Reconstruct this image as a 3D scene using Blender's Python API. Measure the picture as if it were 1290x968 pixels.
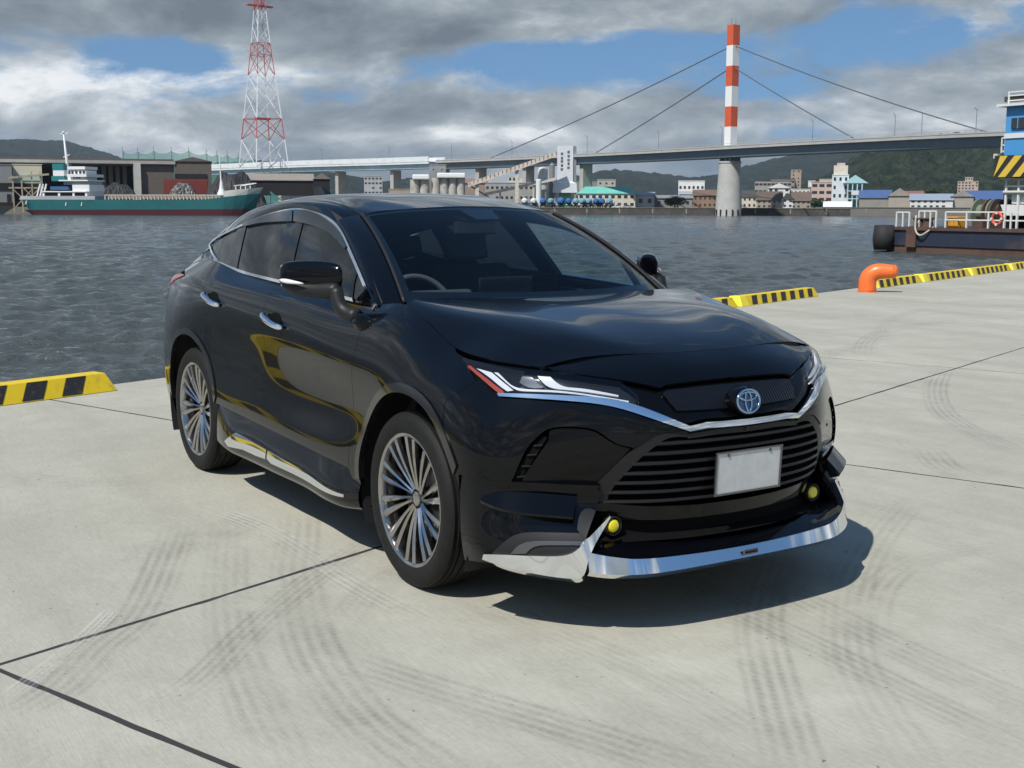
import bpy, bmesh, math, random
import numpy as np
from mathutils import Vector, Matrix
from mathutils.geometry import delaunay_2d_cdt
for _o in list(bpy.data.objects): bpy.data.objects.remove(_o, do_unlink=True)
SC = bpy.context.scene
COL = SC.collection
# ------------------------------------------------------------------ camera
F_PX, PW, PH = 1560.0, 1290.0, 968.0
CAM_POS = np.array([5.736, -3.204, 1.556]); YAW, PITCH, ROLL = 2.574, 0.143, 0.003
_cy, _sy, _cp, _sp = math.cos(YAW), math.sin(YAW), math.cos(PITCH), math.sin(PITCH)
FW = np.array([_cy*_cp, _sy*_cp, -_sp]); RT = np.array([_sy, -_cy, 0.0]); UP = np.cross(RT, FW)
RT, UP = math.cos(ROLL)*RT + math.sin(ROLL)*UP, -math.sin(ROLL)*RT + math.cos(ROLL)*UP
cam_d = bpy.data.cameras.new('camera'); cam = bpy.data.objects.new('camera', cam_d); COL.objects.link(cam)
cam_d.sensor_width = 36.0; cam_d.lens = F_PX/PW*36.0; cam_d.clip_start = 0.1; cam_d.clip_end = 60000
M = Matrix(((RT[0], UP[0], -FW[0], CAM_POS[0]), (RT[1], UP[1], -FW[1], CAM_POS[1]), (RT[2], UP[2], -FW[2], CAM_POS[2]), (0, 0, 0, 1)))
cam.matrix_world = M
SC.camera = cam
SC.view_settings.view_transform = 'Standard'; SC.view_settings.look = 'None'
SC.view_settings.exposure = 0.22; SC.view_settings.gamma = 1.0
# ------------------------------------------------------------------ sun
SUN_DIR = Vector((0.27, -0.70, 1.0)).normalized()      # towards the sun
sun_d = bpy.data.lights.new('sun', 'SUN'); sun_d.energy = 4.3; sun_d.angle = math.radians(0.55); sun_d.color = (1.0, 0.955, 0.89)
sun = bpy.data.objects.new('sun', sun_d); COL.objects.link(sun)
sun.rotation_euler = SUN_DIR.to_track_quat('Z', 'Y').to_euler(); sun.location = (0, 0, 40)
# ------------------------------------------------------------------ world: Nishita sky and drifting cumulus
world = bpy.data.worlds.new('World'); SC.world = world; world.use_nodes = True
def build_world():
    nt = world.node_tree; nt.nodes.clear(); N = nt.nodes.new; L = nt.links.new
    out = N('ShaderNodeOutputWorld')
    sky = N('ShaderNodeTexSky'); sky.sky_type = 'NISHITA'; sky.sun_disc = False
    sky.sun_elevation = math.asin(SUN_DIR.z); sky.sun_rotation = math.atan2(SUN_DIR.x, SUN_DIR.y)
    sky.altitude = 0; sky.air_density = 1.15; sky.dust_density = 0.3; sky.ozone_density = 3.0
    bgs = N('ShaderNodeBackground'); bgs.inputs['Strength'].default_value = 0.10
    tint = N('ShaderNodeMix'); tint.data_type = 'RGBA'; tint.blend_type = 'MULTIPLY'; tint.inputs[0].default_value = 1.0; L(sky.outputs[0], tint.inputs[6]); tint.inputs[7].default_value = (.77, .98, 1.06, 1); L(tint.outputs[2], bgs.inputs['Color'])
    tc = N('ShaderNodeTexCoord'); sep = N('ShaderNodeSeparateXYZ'); L(tc.outputs['Generated'], sep.inputs[0])
    def m_(op, a, b=None, clamp=False):
        n = N('ShaderNodeMath'); n.operation = op; n.use_clamp = clamp
        for i, v in enumerate((a, b)):
            if v is None: continue
            if isinstance(v, (int, float)): n.inputs[i].default_value = v
            else: L(v, n.inputs[i])
        return n.outputs[0]
    el = m_('MAXIMUM', sep.outputs['Z'], 0.0)
    lift = N('ShaderNodeVectorMath'); lift.operation = 'ADD'; L(tc.outputs['Generated'], lift.inputs[0]); lift.inputs[1].default_value = (0, 0, .22)   # clear maritime air: the blue reaches far down
    nz = N('ShaderNodeVectorMath'); nz.operation = 'NORMALIZE'; L(lift.outputs[0], nz.inputs[0]); L(nz.outputs[0], sky.inputs['Vector'])
    def noise(scale, detail, rough, off, zs=2.6, dist=0.0):
        mp = N('ShaderNodeMapping'); mp.inputs['Location'].default_value = off; mp.inputs['Scale'].default_value = (1, 1, zs); L(tc.outputs['Generated'], mp.inputs[0])
        n = N('ShaderNodeTexNoise'); n.inputs['Scale'].default_value = scale; n.inputs['Detail'].default_value = detail
        n.inputs['Roughness'].default_value = rough; n.inputs['Distortion'].default_value = dist
        L(mp.outputs[0], n.inputs['Vector']); return n.outputs['Fac']
    def ramp(v, stops):
        r = N('ShaderNodeValToRGB'); e = r.color_ramp.elements
        e[0].position, e[0].color = stops[0][0], (*stops[0][1], 1); e[1].position, e[1].color = stops[-1][0], (*stops[-1][1], 1)
        for p, c in stops[1:-1]:
            x = e.new(p); x.color = (*c, 1)
        L(v, r.inputs[0]); return r.outputs[0]
    def bump2(px, py, rx, ry, amp):           # a soft opening (or bank) in the cloud deck in a compass direction
        d = FW + RT*(px-PW/2)/F_PX - UP*(py-PH/2)/F_PX; d = d/np.linalg.norm(d)
        dp = N('ShaderNodeVectorMath'); dp.operation = 'SUBTRACT'; L(tc.outputs['Generated'], dp.inputs[0]); dp.inputs[1].default_value = tuple(d)
        s2 = N('ShaderNodeVectorMath'); s2.operation = 'MULTIPLY'; L(dp.outputs[0], s2.inputs[0]); s2.inputs[1].default_value = (1/rx, 1/rx, 1/ry)
        ln = N('ShaderNodeVectorMath'); ln.operation = 'DOT_PRODUCT'; L(s2.outputs[0], ln.inputs[0]); L(s2.outputs[0], ln.inputs[1])
        return m_('MULTIPLY', m_('EXPONENT', m_('MULTIPLY', ln.outputs['Value'], -1.0)), amp)
    # coverage: a broken deck, thick towards the horizon, opening overhead
    base = m_('ADD', m_('MULTIPLY', noise(3.3, 3.0, .5, (4.2, 1.1, .3), 3.0, .2), .62), m_('MULTIPLY', noise(9.0, 9.0, .62, (1.1, 6.3, 2.0), 2.4, .25), .46))
    cover = ramp(el, [(0.0, (.20, .20, .20)), (.10, (.17, .17, .17)), (.30, (.12, .12, .12)), (.42, (.0, .0, .0)), (1.0, (.0, .0, .0))])
    mk = m_('ADD', base, m_('SUBTRACT', cover, m_('MULTIPLY', m_('SUBTRACT', el, .38, True), .45)))
    for b in SKY_OPEN: mk = m_('ADD', mk, bump2(*b))
    mask = ramp(mk, [(0.545, (0, 0, 0)), (0.580, (.35, .35, .35)), (0.615, (.88, .88, .88)), (0.66, (1, 1, 1))])
    sh = m_('ADD', m_('MULTIPLY', noise(5.5, 8.0, .60, (7.7, 3.1, 5.0), 2.6, .3), .8), m_('MULTIPLY', noise(16.0, 7.0, .6, (2.2, 9.1, 1.0), 2.2, .2), .2))
    for b in SKY_DARK: sh = m_('ADD', sh, bump2(*b))
    ccol = ramp(sh, [(0.35, (.140, .172, .206)), (0.45, (.228, .270, .308)), (0.515, (.325, .370, .405)), (0.575, (.50, .54, .57)), (0.64, (.82, .84, .85))])
    bgc = N('ShaderNodeBackground'); L(ccol, bgc.inputs['Color']); bgc.inputs['Strength'].default_value = 1.0
    mix = N('ShaderNodeMixShader'); L(mask, mix.inputs[0]); L(bgs.outputs[0], mix.inputs[1]); L(bgc.outputs[0], mix.inputs[2])
    L(mix.outputs[0], out.inputs['Surface'])
SKY_OPEN = [(225, 68, .045, .014, -.19), (660, 62, .055, .014, -.15), (600, 100, .06, .016, -.12), (740, 95, .07, .022, -.20), (860, 60, .06, .016, -.17), (1050, 70, .07, .022, -.16), (1180, 30, .08, .018, -.13), (960, 110, .07, .014, -.13), (300, 10, .26, .022, .10), (800, 8, .16, .016, .12)]
SKY_DARK = [(380, 14, .24, .024, -.10), (120, 30, .10, .018, -.05), (880, 14, .12, .014, .06), (600, 170, .06, .010, .12), (60, 88, .07, .012, .10), (205, 95, .04, .010, .12), (850, 165, .2, .010, .06), (1180, 120, .12, .02, -.05), (400, 95, .10, .012, .08), (300, 150, .15, .02, -.03)]
build_world()
SC.render.engine = 'CYCLES'
try:
    SC.cycles.max_bounces = 8; SC.cycles.transparent_max_bounces = 16; SC.cycles.glossy_bounces = 5; SC.cycles.caustics_reflective = False; SC.cycles.caustics_refractive = False
except Exception: pass
# ================================================================== helpers
def pix_plane(x, y, ax, v):
    d = FW + RT*(x-PW/2)/F_PX - UP*(y-PH/2)/F_PX
    return CAM_POS + d*((v-CAM_POS[ax])/d[ax])
def pix_ground(x, y, z=0.0): return pix_plane(x, y, 2, z)
def project(P):
    d = np.atleast_2d(P)-CAM_POS; z = d@FW
    return np.stack([PW/2+F_PX*(d@RT)/z, PH/2-F_PX*(d@UP)/z], 1)
def link(o): COL.objects.link(o); return o
def tag(o, label=None, cat=None, group=None, kind=None):
    if label: o['label'] = label
    if cat: o['category'] = cat
    if group: o['group'] = group
    if kind: o['kind'] = kind
    return o
def empty(name, loc=(0, 0, 0), rz=0.0, label=None, cat=None, group=None):
    o = bpy.data.objects.new(name, None); link(o); o.location = loc; o.rotation_euler = (0, 0, rz); o.empty_display_size = 0.2
    return tag(o, label, cat, group)
def mesh_obj(name, verts, faces, mat=None, parent=None, smooth=False, normals=None):
    me = bpy.data.meshes.new(name)
    me.from_pydata([tuple(map(float, v)) for v in verts], [], [tuple(map(int, f)) for f in faces])
    if smooth or normals is not None: me.polygons.foreach_set('use_smooth', [True]*len(me.polygons))
    me.update()
    if normals is not None: me.normals_split_custom_set_from_vertices([tuple(map(float, n)) for n in normals])
    if mat: me.materials.append(mat)
    o = bpy.data.objects.new(name, me); link(o)
    if parent: o.parent = parent
    return o
class MB:
    """collects simple solids into one mesh"""
    def __init__(s): s.v = []; s.f = []
    def add(s, vs, fs):
        b = len(s.v); s.v += [tuple(map(float, v)) for v in vs]; s.f += [tuple(i+b for i in f) for f in fs]; return s
    def box(s, c, d, rz=0.0, taper=1.0):
        cx, cy, cz = c; hx, hy, hz = d[0]/2, d[1]/2, d[2]/2; co, si = math.cos(rz), math.sin(rz); vs = []
        for z, k in ((-hz, 1.0), (hz, taper)):
            for x, y in ((-hx, -hy), (hx, -hy), (hx, hy), (-hx, hy)):
                x *= k; y *= k; vs.append((cx+x*co-y*si, cy+x*si+y*co, cz+z))
        return s.add(vs, [(3, 2, 1, 0), (4, 5, 6, 7), (0, 1, 5, 4), (1, 2, 6, 5), (2, 3, 7, 6), (3, 0, 4, 7)])
    def bar(s, a, b, w, h=None, n=4, up=(0, 0, 1)):
        a, b = Vector(a), Vector(b); d = (b-a).normalized(); u = Vector(up)
        if abs(d.dot(u)) > .98: u = Vector((1, 0, 0))
        r = d.cross(u).normalized(); u = r.cross(d); h = h or w; vs = []
        for p in (a, b):
            if n == 4:
                for i, j in ((-1, -1), (1, -1), (1, 1), (-1, 1)): vs.append(p+r*(i*w/2)+u*(j*h/2))
            else:
                for k in range(n): t = 2*math.pi*k/n; vs.append(p+r*(math.cos(t)*w/2)+u*(math.sin(t)*h/2))
        fs = [tuple(reversed(range(n))), tuple(range(n, 2*n))]+[(k, (k+1) % n, n+(k+1) % n, n+k) for k in range(n)]
        return s.add(vs, fs)
    def tube(s, pts, rad, n=10, caps=True):
        pts = [Vector(p) for p in pts]; m = len(pts); rad = rad if hasattr(rad, '__len__') else [rad]*m
        t0 = (pts[1]-pts[0]).normalized(); u = Vector((0, 0, 1))
        if abs(t0.dot(u)) > .95: u = Vector((1, 0, 0))
        r = t0.cross(u).normalized(); vs = []
        for i, p in enumerate(pts):
            t = (pts[min(i+1, m-1)]-pts[max(i-1, 0)]).normalized(); r = (r-t*r.dot(t)).normalized(); u = t.cross(r)
            for k in range(n): a = 2*math.pi*k/n; vs.append(p+(r*math.cos(a)+u*math.sin(a))*rad[i])
        fs = [(i*n+k, i*n+(k+1) % n, (i+1)*n+(k+1) % n, (i+1)*n+k) for i in range(m-1) for k in range(n)]
        if caps: fs += [tuple(reversed(range(n))), tuple(range((m-1)*n, m*n))]
        return s.add(vs, fs)
    def lathe(s, prof, n=24, c=(0, 0, 0), axis='z', caps=True, arc=(0, 2*math.pi)):
        vs = []; full = abs(arc[1]-arc[0]-2*math.pi) < 1e-6; m = n if full else n+1
        for r, h in prof:
            for k in range(m):
                a = arc[0]+(arc[1]-arc[0])*k/n; x, y = r*math.cos(a), r*math.sin(a)
                p = (x, y, h) if axis == 'z' else (x, h, y) if axis == 'y' else (h, x, y)
                vs.append((p[0]+c[0], p[1]+c[1], p[2]+c[2]))
        fs = []
        for i in range(len(prof)-1):
            for k in range(n if full else n):
                k2 = (k+1) % m; fs.append((i*m+k, i*m+k2, (i+1)*m+k2, (i+1)*m+k))
        if caps and full:
            if prof[0][0] > 1e-6: fs.append(tuple(reversed(range(m))))
            if prof[-1][0] > 1e-6: fs.append(tuple(range((len(prof)-1)*m, len(prof)*m)))
        return s.add(vs, fs)
    def prism(s, poly, a, b, fn):
        """poly in 2D extruded between a and b; fn(u,v,t)->xyz"""
        n = len(poly); vs = [fn(p[0], p[1], a) for p in poly]+[fn(p[0], p[1], b) for p in poly]
        fs = [tuple(range(n)), tuple(reversed(range(n, 2*n)))]+[(k, n+k, n+(k+1) % n, (k+1) % n) for k in range(n)]
        return s.add(vs, fs)
    def build(s, name, mat, parent=None, smooth=False, bevel=0.0, auto=None):
        me = bpy.data.meshes.new(name); me.from_pydata(s.v, [], s.f); me.update()
        bm = bmesh.new(); bm.from_mesh(me); bmesh.ops.remove_doubles(bm, verts=bm.verts, dist=1e-6)
        bmesh.ops.recalc_face_normals(bm, faces=bm.faces)
        if bevel > 0: bmesh.ops.bevel(bm, geom=[e for e in bm.edges if len(e.link_faces) == 2 and e.calc_face_angle(0) > .5], offset=bevel, segments=2, affect='EDGES', profile=.6)
        bm.to_mesh(me); bm.free()
        if smooth or auto:
            me.polygons.foreach_set('use_smooth', [True]*len(me.polygons))
            if auto: me.set_sharp_from_angle(angle=auto)
        if mat: me.materials.append(mat)
        o = bpy.data.objects.new(name, me); link(o)
        if parent: o.parent = parent
        return o
def copy_tree(o, parent=None):
    c = o.copy(); COL.objects.link(c)
    if parent: c.parent = parent
    for ch in list(o.children): copy_tree(ch, c)
    return c
# ------------------------------------------------------------------ materials
MATS = {}
def mat(name, color=(.5, .5, .5), rough=.5, metal=0.0, spec=.5, coat=0.0, noise=None, bump=None, vary=0.0, emit=None, alpha=None, ior=1.5):
    """Principled surface; noise=(scale, colour2, low, high) mottles the colour, bump=(scale, strength, distance)"""
    if name in MATS: return MATS[name]
    m = bpy.data.materials.new(name); m.use_nodes = True; nt = m.node_tree; b = nt.nodes['Principled BSDF']; L = nt.links.new; N = nt.nodes.new
    b.inputs['Base Color'].default_value = (*color, 1); b.inputs['Roughness'].default_value = rough; b.inputs['Metallic'].default_value = metal
    b.inputs['Specular IOR Level'].default_value = spec; b.inputs['Coat Weight'].default_value = coat; b.inputs['Coat Roughness'].default_value = .02; b.inputs['IOR'].default_value = ior
    if noise or bump:
        g = N('ShaderNodeNewGeometry')
    if noise:
        n = N('ShaderNodeTexNoise'); n.inputs['Scale'].default_value = noise[0]; n.inputs['Detail'].default_value = 8; n.inputs['Roughness'].default_value = .65
        L(g.outputs['Position'], n.inputs['Vector'])
        r = N('ShaderNodeValToRGB'); r.color_ramp.elements[0].position = noise[2]; r.color_ramp.elements[1].position = noise[3]
        r.color_ramp.elements[0].color = (*color, 1); r.color_ramp.elements[1].color = (*noise[1], 1)
        L(n.outputs['Fac'], r.inputs[0]); L(r.outputs[0], b.inputs['Base Color'])
    if bump:
        n2 = N('ShaderNodeTexNoise'); n2.inputs['Scale'].default_value = bump[0]; n2.inputs['Detail'].default_value = 6
        L(g.outputs['Position'], n2.inputs['Vector'])
        bp = N('ShaderNodeBump'); bp.inputs['Strength'].default_value = bump[1]; bp.inputs['Distance'].default_value = bump[2]
        L(n2.outputs['Fac'], bp.inputs['Height']); L(bp.outputs[0], b.inputs['Normal'])
    if emit: b.inputs['Emission Color'].default_value = (*emit[:3], 1); b.inputs['Emission Strength'].default_value = emit[3]
    MATS[name] = m; return m
def glass_mat(name, tint, refl=1.0, rough=0.0):
    if name in MATS: return MATS[name]
    m = bpy.data.materials.new(name); m.use_nodes = True; nt = m.node_tree; nt.nodes.clear(); N = nt.nodes.new; L = nt.links.new
    o = N('ShaderNodeOutputMaterial'); t = N('ShaderNodeBsdfTransparent'); t.inputs[0].default_value = (*tint, 1)
    g = N('ShaderNodeBsdfGlossy'); g.inputs['Roughness'].default_value = rough; g.inputs['Color'].default_value = (refl, refl, refl, 1)
    f = N('ShaderNodeFresnel'); gg = N('ShaderNodeNewGeometry'); mr = N('ShaderNodeMapRange'); mr.inputs['To Min'].default_value = 1.52; mr.inputs['To Max'].default_value = 1/1.52; L(gg.outputs['Backfacing'], mr.inputs['Value']); L(mr.outputs[0], f.inputs['IOR'])   # a thin pane reflects alike from both sides
    mx = N('ShaderNodeMixShader'); L(f.outputs[0], mx.inputs[0]); L(t.outputs[0], mx.inputs[1]); L(g.outputs[0], mx.inputs[2]); L(mx.outputs[0], o.inputs[0])
    MATS[name] = m; return m
# ------------------------------------------------------------------ spline surfaces
def nspline_K(k):
    k = np.asarray(k, float); n = len(k); A = np.eye(n); B = np.zeros((n, n)); h = np.diff(k)
    for i in range(1, n-1):
        A[i, i-1] = h[i-1]/6; A[i, i] = (h[i-1]+h[i])/3; A[i, i+1] = h[i]/6
        B[i, i-1] = 1/h[i-1]; B[i, i] = -1/h[i-1]-1/h[i]; B[i, i+1] = 1/h[i]
    return np.linalg.solve(A, B)
def nspline_B(k, K, t):
    k = np.asarray(k, float); t = np.clip(np.atleast_1d(np.asarray(t, float)), k[0], k[-1]); n = len(k)
    i = np.clip(np.searchsorted(k, t, side='right')-1, 0, n-2); h = k[i+1]-k[i]; a = (k[i+1]-t)/h; b = 1-a
    Bm = np.zeros((len(t), n)); r = np.arange(len(t)); Bm[r, i] += a; Bm[r, i+1] += b
    return Bm+((a**3-a)*h*h/6)[:, None]*K[i]+((b**3-b)*h*h/6)[:, None]*K[i+1]
def curve(pts, n=24):
    """smooth open curve through points (any dimension)"""
    p = np.asarray(pts, float)
    if len(p) == 2: return p[0]+(p[1]-p[0])*np.linspace(0, 1, n)[:, None]
    k = np.r_[0, np.cumsum(np.sqrt(np.linalg.norm(np.diff(p, axis=0), axis=1)))]
    return nspline_B(k, nspline_K(k), np.linspace(0, k[-1], n))@p
class Surf:
    """tensor natural-cubic surface through a grid of control points [station][row] = xyz"""
    def __init__(s, G, vsharp=None):
        s.G = np.asarray(G, float)
        du = np.linalg.norm(np.diff(s.G, axis=0), axis=2).mean(1); dv = np.linalg.norm(np.diff(s.G, axis=1), axis=2).mean(0)
        s.uk = np.r_[0, np.cumsum(du)]; s.vk = np.r_[0, np.cumsum(dv)]
        s.Ku = nspline_K(s.uk); s.Kv = nspline_K(s.vk); s.u0, s.u1, s.v0, s.v1 = 0.0, s.uk[-1], 0.0, s.vk[-1]; s._d = None; s.flip = 1.0
    def ev(s, u, v):
        return np.einsum('mi,mj,ijk->mk', nspline_B(s.uk, s.Ku, u), nspline_B(s.vk, s.Kv, v), s.G)
    def nrm(s, u, v):
        e = 1e-3; u = np.clip(u, s.u0+e, s.u1-e); v = np.clip(v, s.v0+e, s.v1-e)
        n = np.cross(s.ev(u+e, v)-s.ev(u-e, v), s.ev(u, v+e)-s.ev(u, v-e)); return s.flip*n/np.maximum(np.linalg.norm(n, axis=1), 1e-12)[:, None]
    def dense(s):
        if s._d is None:
            U, V = np.meshgrid(np.linspace(s.u0, s.u1, 260), np.linspace(s.v0, s.v1, 70), indexing='ij'); U, V = U.ravel(), V.ravel(); s._d = (U, V, s.ev(U, V))
        return s._d
    def solve(s, fn, target, ok=None, it=25):
        U, V, P = s.dense(); Q = fn(P); good = np.ones(len(U), bool) if ok is None else ok(P); out = []
        idx = np.where(good)[0]
        for t in np.atleast_2d(target):
            j = idx[np.argmin(((Q[idx]-t)**2).sum(1))]; x = np.array([U[j], V[j]])
            for _ in range(it):
                e = 1e-4; pu = np.array([x[0], x[0]+e, x[0]]); pv = np.array([x[1], x[1], x[1]+e])
                q = fn(s.ev(pu, pv)); r = q[0]-t; J = np.stack([(q[1]-q[0])/e, (q[2]-q[0])/e], 1)
                d = np.linalg.lstsq(J, -r, rcond=None)[0]; l = np.linalg.norm(d)
                if l > .06: d *= .06/l
                x = np.array([min(max(x[0]+d[0], s.u0), s.u1-2e-4), min(max(x[1]+d[1], s.v0), s.v1-2e-4)])
                if l < 1e-6: break
            out.append(x)
        return np.array(out)
    def at(s, ax, pts, ok=None):              # ax e.g. (0,2): pts are (x,z); right-hand half of the car
        return s.solve(lambda P: P[:, ax], np.asarray(pts, float), ok)
    def px(s, pts, ok=None): return s.solve(project, np.asarray(pts, float), ok)
def inside(poly, P):
    x, y = P[:, 0], P[:, 1]; c = np.zeros(len(P), bool); j = len(poly)-1
    for i in range(len(poly)):
        xi, yi = poly[i]; xj, yj = poly[j]
        k = ((yi > y) != (yj > y)) & (x < (xj-xi)*(y-yi)/(yj-yi+1e-30)+xi); c ^= k; j = i
    return c
def shrink(poly, d):
    P = np.asarray(poly, float); a = np.roll(P, 1, 0); b = np.roll(P, -1, 0); A = 0.5*np.sum(P[:, 0]*b[:, 1]-b[:, 0]*P[:, 1]); sg = 1 if A > 0 else -1
    e1 = P-a; e2 = b-P; e1 /= np.maximum(np.linalg.norm(e1, axis=1), 1e-9)[:, None]; e2 /= np.maximum(np.linalg.norm(e2, axis=1), 1e-9)[:, None]
    n1 = np.stack([-e1[:, 1], e1[:, 0]], 1)*sg; n2 = np.stack([-e2[:, 1], e2[:, 0]], 1)*sg; n = n1+n2; n /= np.maximum((n*n).sum(1), .5)[:, None]/1.0
    return P+n*d
def resample(poly, step):
    P = np.asarray(poly, float); out = []
    for i in range(len(P)):
        a, b = P[i], P[(i+1) % len(P)]; l = np.linalg.norm(b-a)
        if l < 1e-6: continue
        m = max(1, int(math.ceil(l/step))); out += [a+(b-a)*k/m for k in range(m)]
    return np.array(out)
def panel_geo(surf, poly, res=.02, off=0.0, thick=.012, gap=.0025, rim=True):
    poly = np.asarray(poly, float); keep = [0]
    for i in range(1, len(poly)):
        if np.linalg.norm(poly[i]-poly[keep[-1]]) > 8e-4: keep.append(i)
    poly = poly[keep]
    if np.linalg.norm(poly[0]-poly[-1]) < 8e-4: poly = poly[:-1]
    B = resample(shrink(poly, gap), res); n = len(B)
    lo, hi = B.min(0), B.max(0); X, Y = np.meshgrid(np.arange(lo[0], hi[0], res), np.arange(lo[1], hi[1], res)); I = np.stack([X.ravel(), Y.ravel()], 1)
    I = I[inside(B, I)]
    if len(I):
        d = np.min(np.linalg.norm(I[:, None]-B[None], axis=2), axis=1); I = I[d > res*.55]
    P2 = np.r_[B, I] if len(I) else B
    vs, es, fs, ov, oe, of = delaunay_2d_cdt([Vector(p) for p in P2], [(i, (i+1) % n) for i in range(n)], [], 0, 1e-7)
    Q = np.array([tuple(v) for v in vs]); T = [tuple(f) for f in fs]; cen = np.array([Q[list(f)].mean(0) for f in T]); ins = inside(B, cen); T = [t for t, k in zip(T, ins) if k]
    u, v = Q[:, 0], Q[:, 1]; P = surf.ev(u, v); Nn = surf.nrm(u, v); P = P+Nn*off
    # orient outward
    T2 = []
    for t in T:
        g = np.cross(P[t[1]]-P[t[0]], P[t[2]]-P[t[0]]); T2.append(t if g@Nn[t[0]] > 0 else (t[0], t[2], t[1]))
    V = list(P); NN = list(Nn)
    if rim:
        mp = {}
        for newi, ol in enumerate(ov):
            for o_ in ol: mp.setdefault(o_, newi)
        ring = [mp.get(i) for i in range(n)]
        cuv = surf.ev(B[:, 0], B[:, 1]); base = len(V)
        for i in range(n):
            a, b = ring[i], ring[(i+1) % n]
        tang = np.roll(P[ring], -1, 0)-np.roll(P[ring], 1, 0); tang /= np.maximum(np.linalg.norm(tang, axis=1), 1e-9)[:, None]
        outd = np.cross(tang, Nn[ring]); cpt = P[ring].mean(0)
        A = 0.5*np.sum(B[:, 0]*np.roll(B[:, 1], -1)-np.roll(B[:, 0], -1)*B[:, 1])
        du = surf.ev(B[:, 0]+1e-3, B[:, 1])-surf.ev(B[:, 0]-1e-3, B[:, 1]); dv = surf.ev(B[:, 0], B[:, 1]+1e-3)-surf.ev(B[:, 0], B[:, 1]-1e-3)
        hand = np.sign(np.einsum('ij,ij->i', np.cross(du, dv), Nn[ring])); outd *= (np.sign(A)*hand)[:, None]
        for lay, (dep, mixn) in enumerate(((0.0, 1.0), (thick, 1.0))):
            for i in range(n): V.append(P[ring[i]]-Nn[ring[i]]*dep); NN.append(outd[i])
        for i in range(n):
            j = (i+1) % n; f = (base+i, base+n+i, base+n+j, base+j)
            g = np.cross(V[f[1]]-V[f[0]], V[f[3]]-V[f[0]]); T2.append(f if g@outd[i] > 0 else tuple(reversed(f)))
    return V, T2, NN
def panel(name, surf, poly, m, parent, mirror=True, **kw):
    V, T, Nn = panel_geo(surf, poly, **kw)
    o = mesh_obj(name, V, T, m, parent[0] if isinstance(parent, (list, tuple)) else parent, normals=Nn); out = [o]
    if mirror:
        V2 = [(a[0], -a[1], a[2]) for a in V]; N2 = [(a[0], -a[1], a[2]) for a in Nn]
        out.append(mesh_obj(name, V2, [tuple(reversed(t)) for t in T], m, parent[1] if isinstance(parent, (list, tuple)) else parent, normals=N2))
    return out
def mirror_obj(o, parent=None):
    me = o.data.copy(); n = len(me.vertices); co = np.empty(n*3); me.vertices.foreach_get('co', co); co = co.reshape(-1, 3); co[:, 1] *= -1
    V = [tuple(c) for c in co]; Fc = [tuple(reversed(p.vertices)) for p in me.polygons]; sm = len(me.polygons) and me.polygons[0].use_smooth
    m = me.materials[0] if me.materials else None; bpy.data.meshes.remove(me)
    c = mesh_obj(o.name.split('.')[0], V, Fc, m, parent or o.parent, smooth=sm)
    if sm: c.data.set_sharp_from_angle(angle=.7)
    return c
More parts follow.
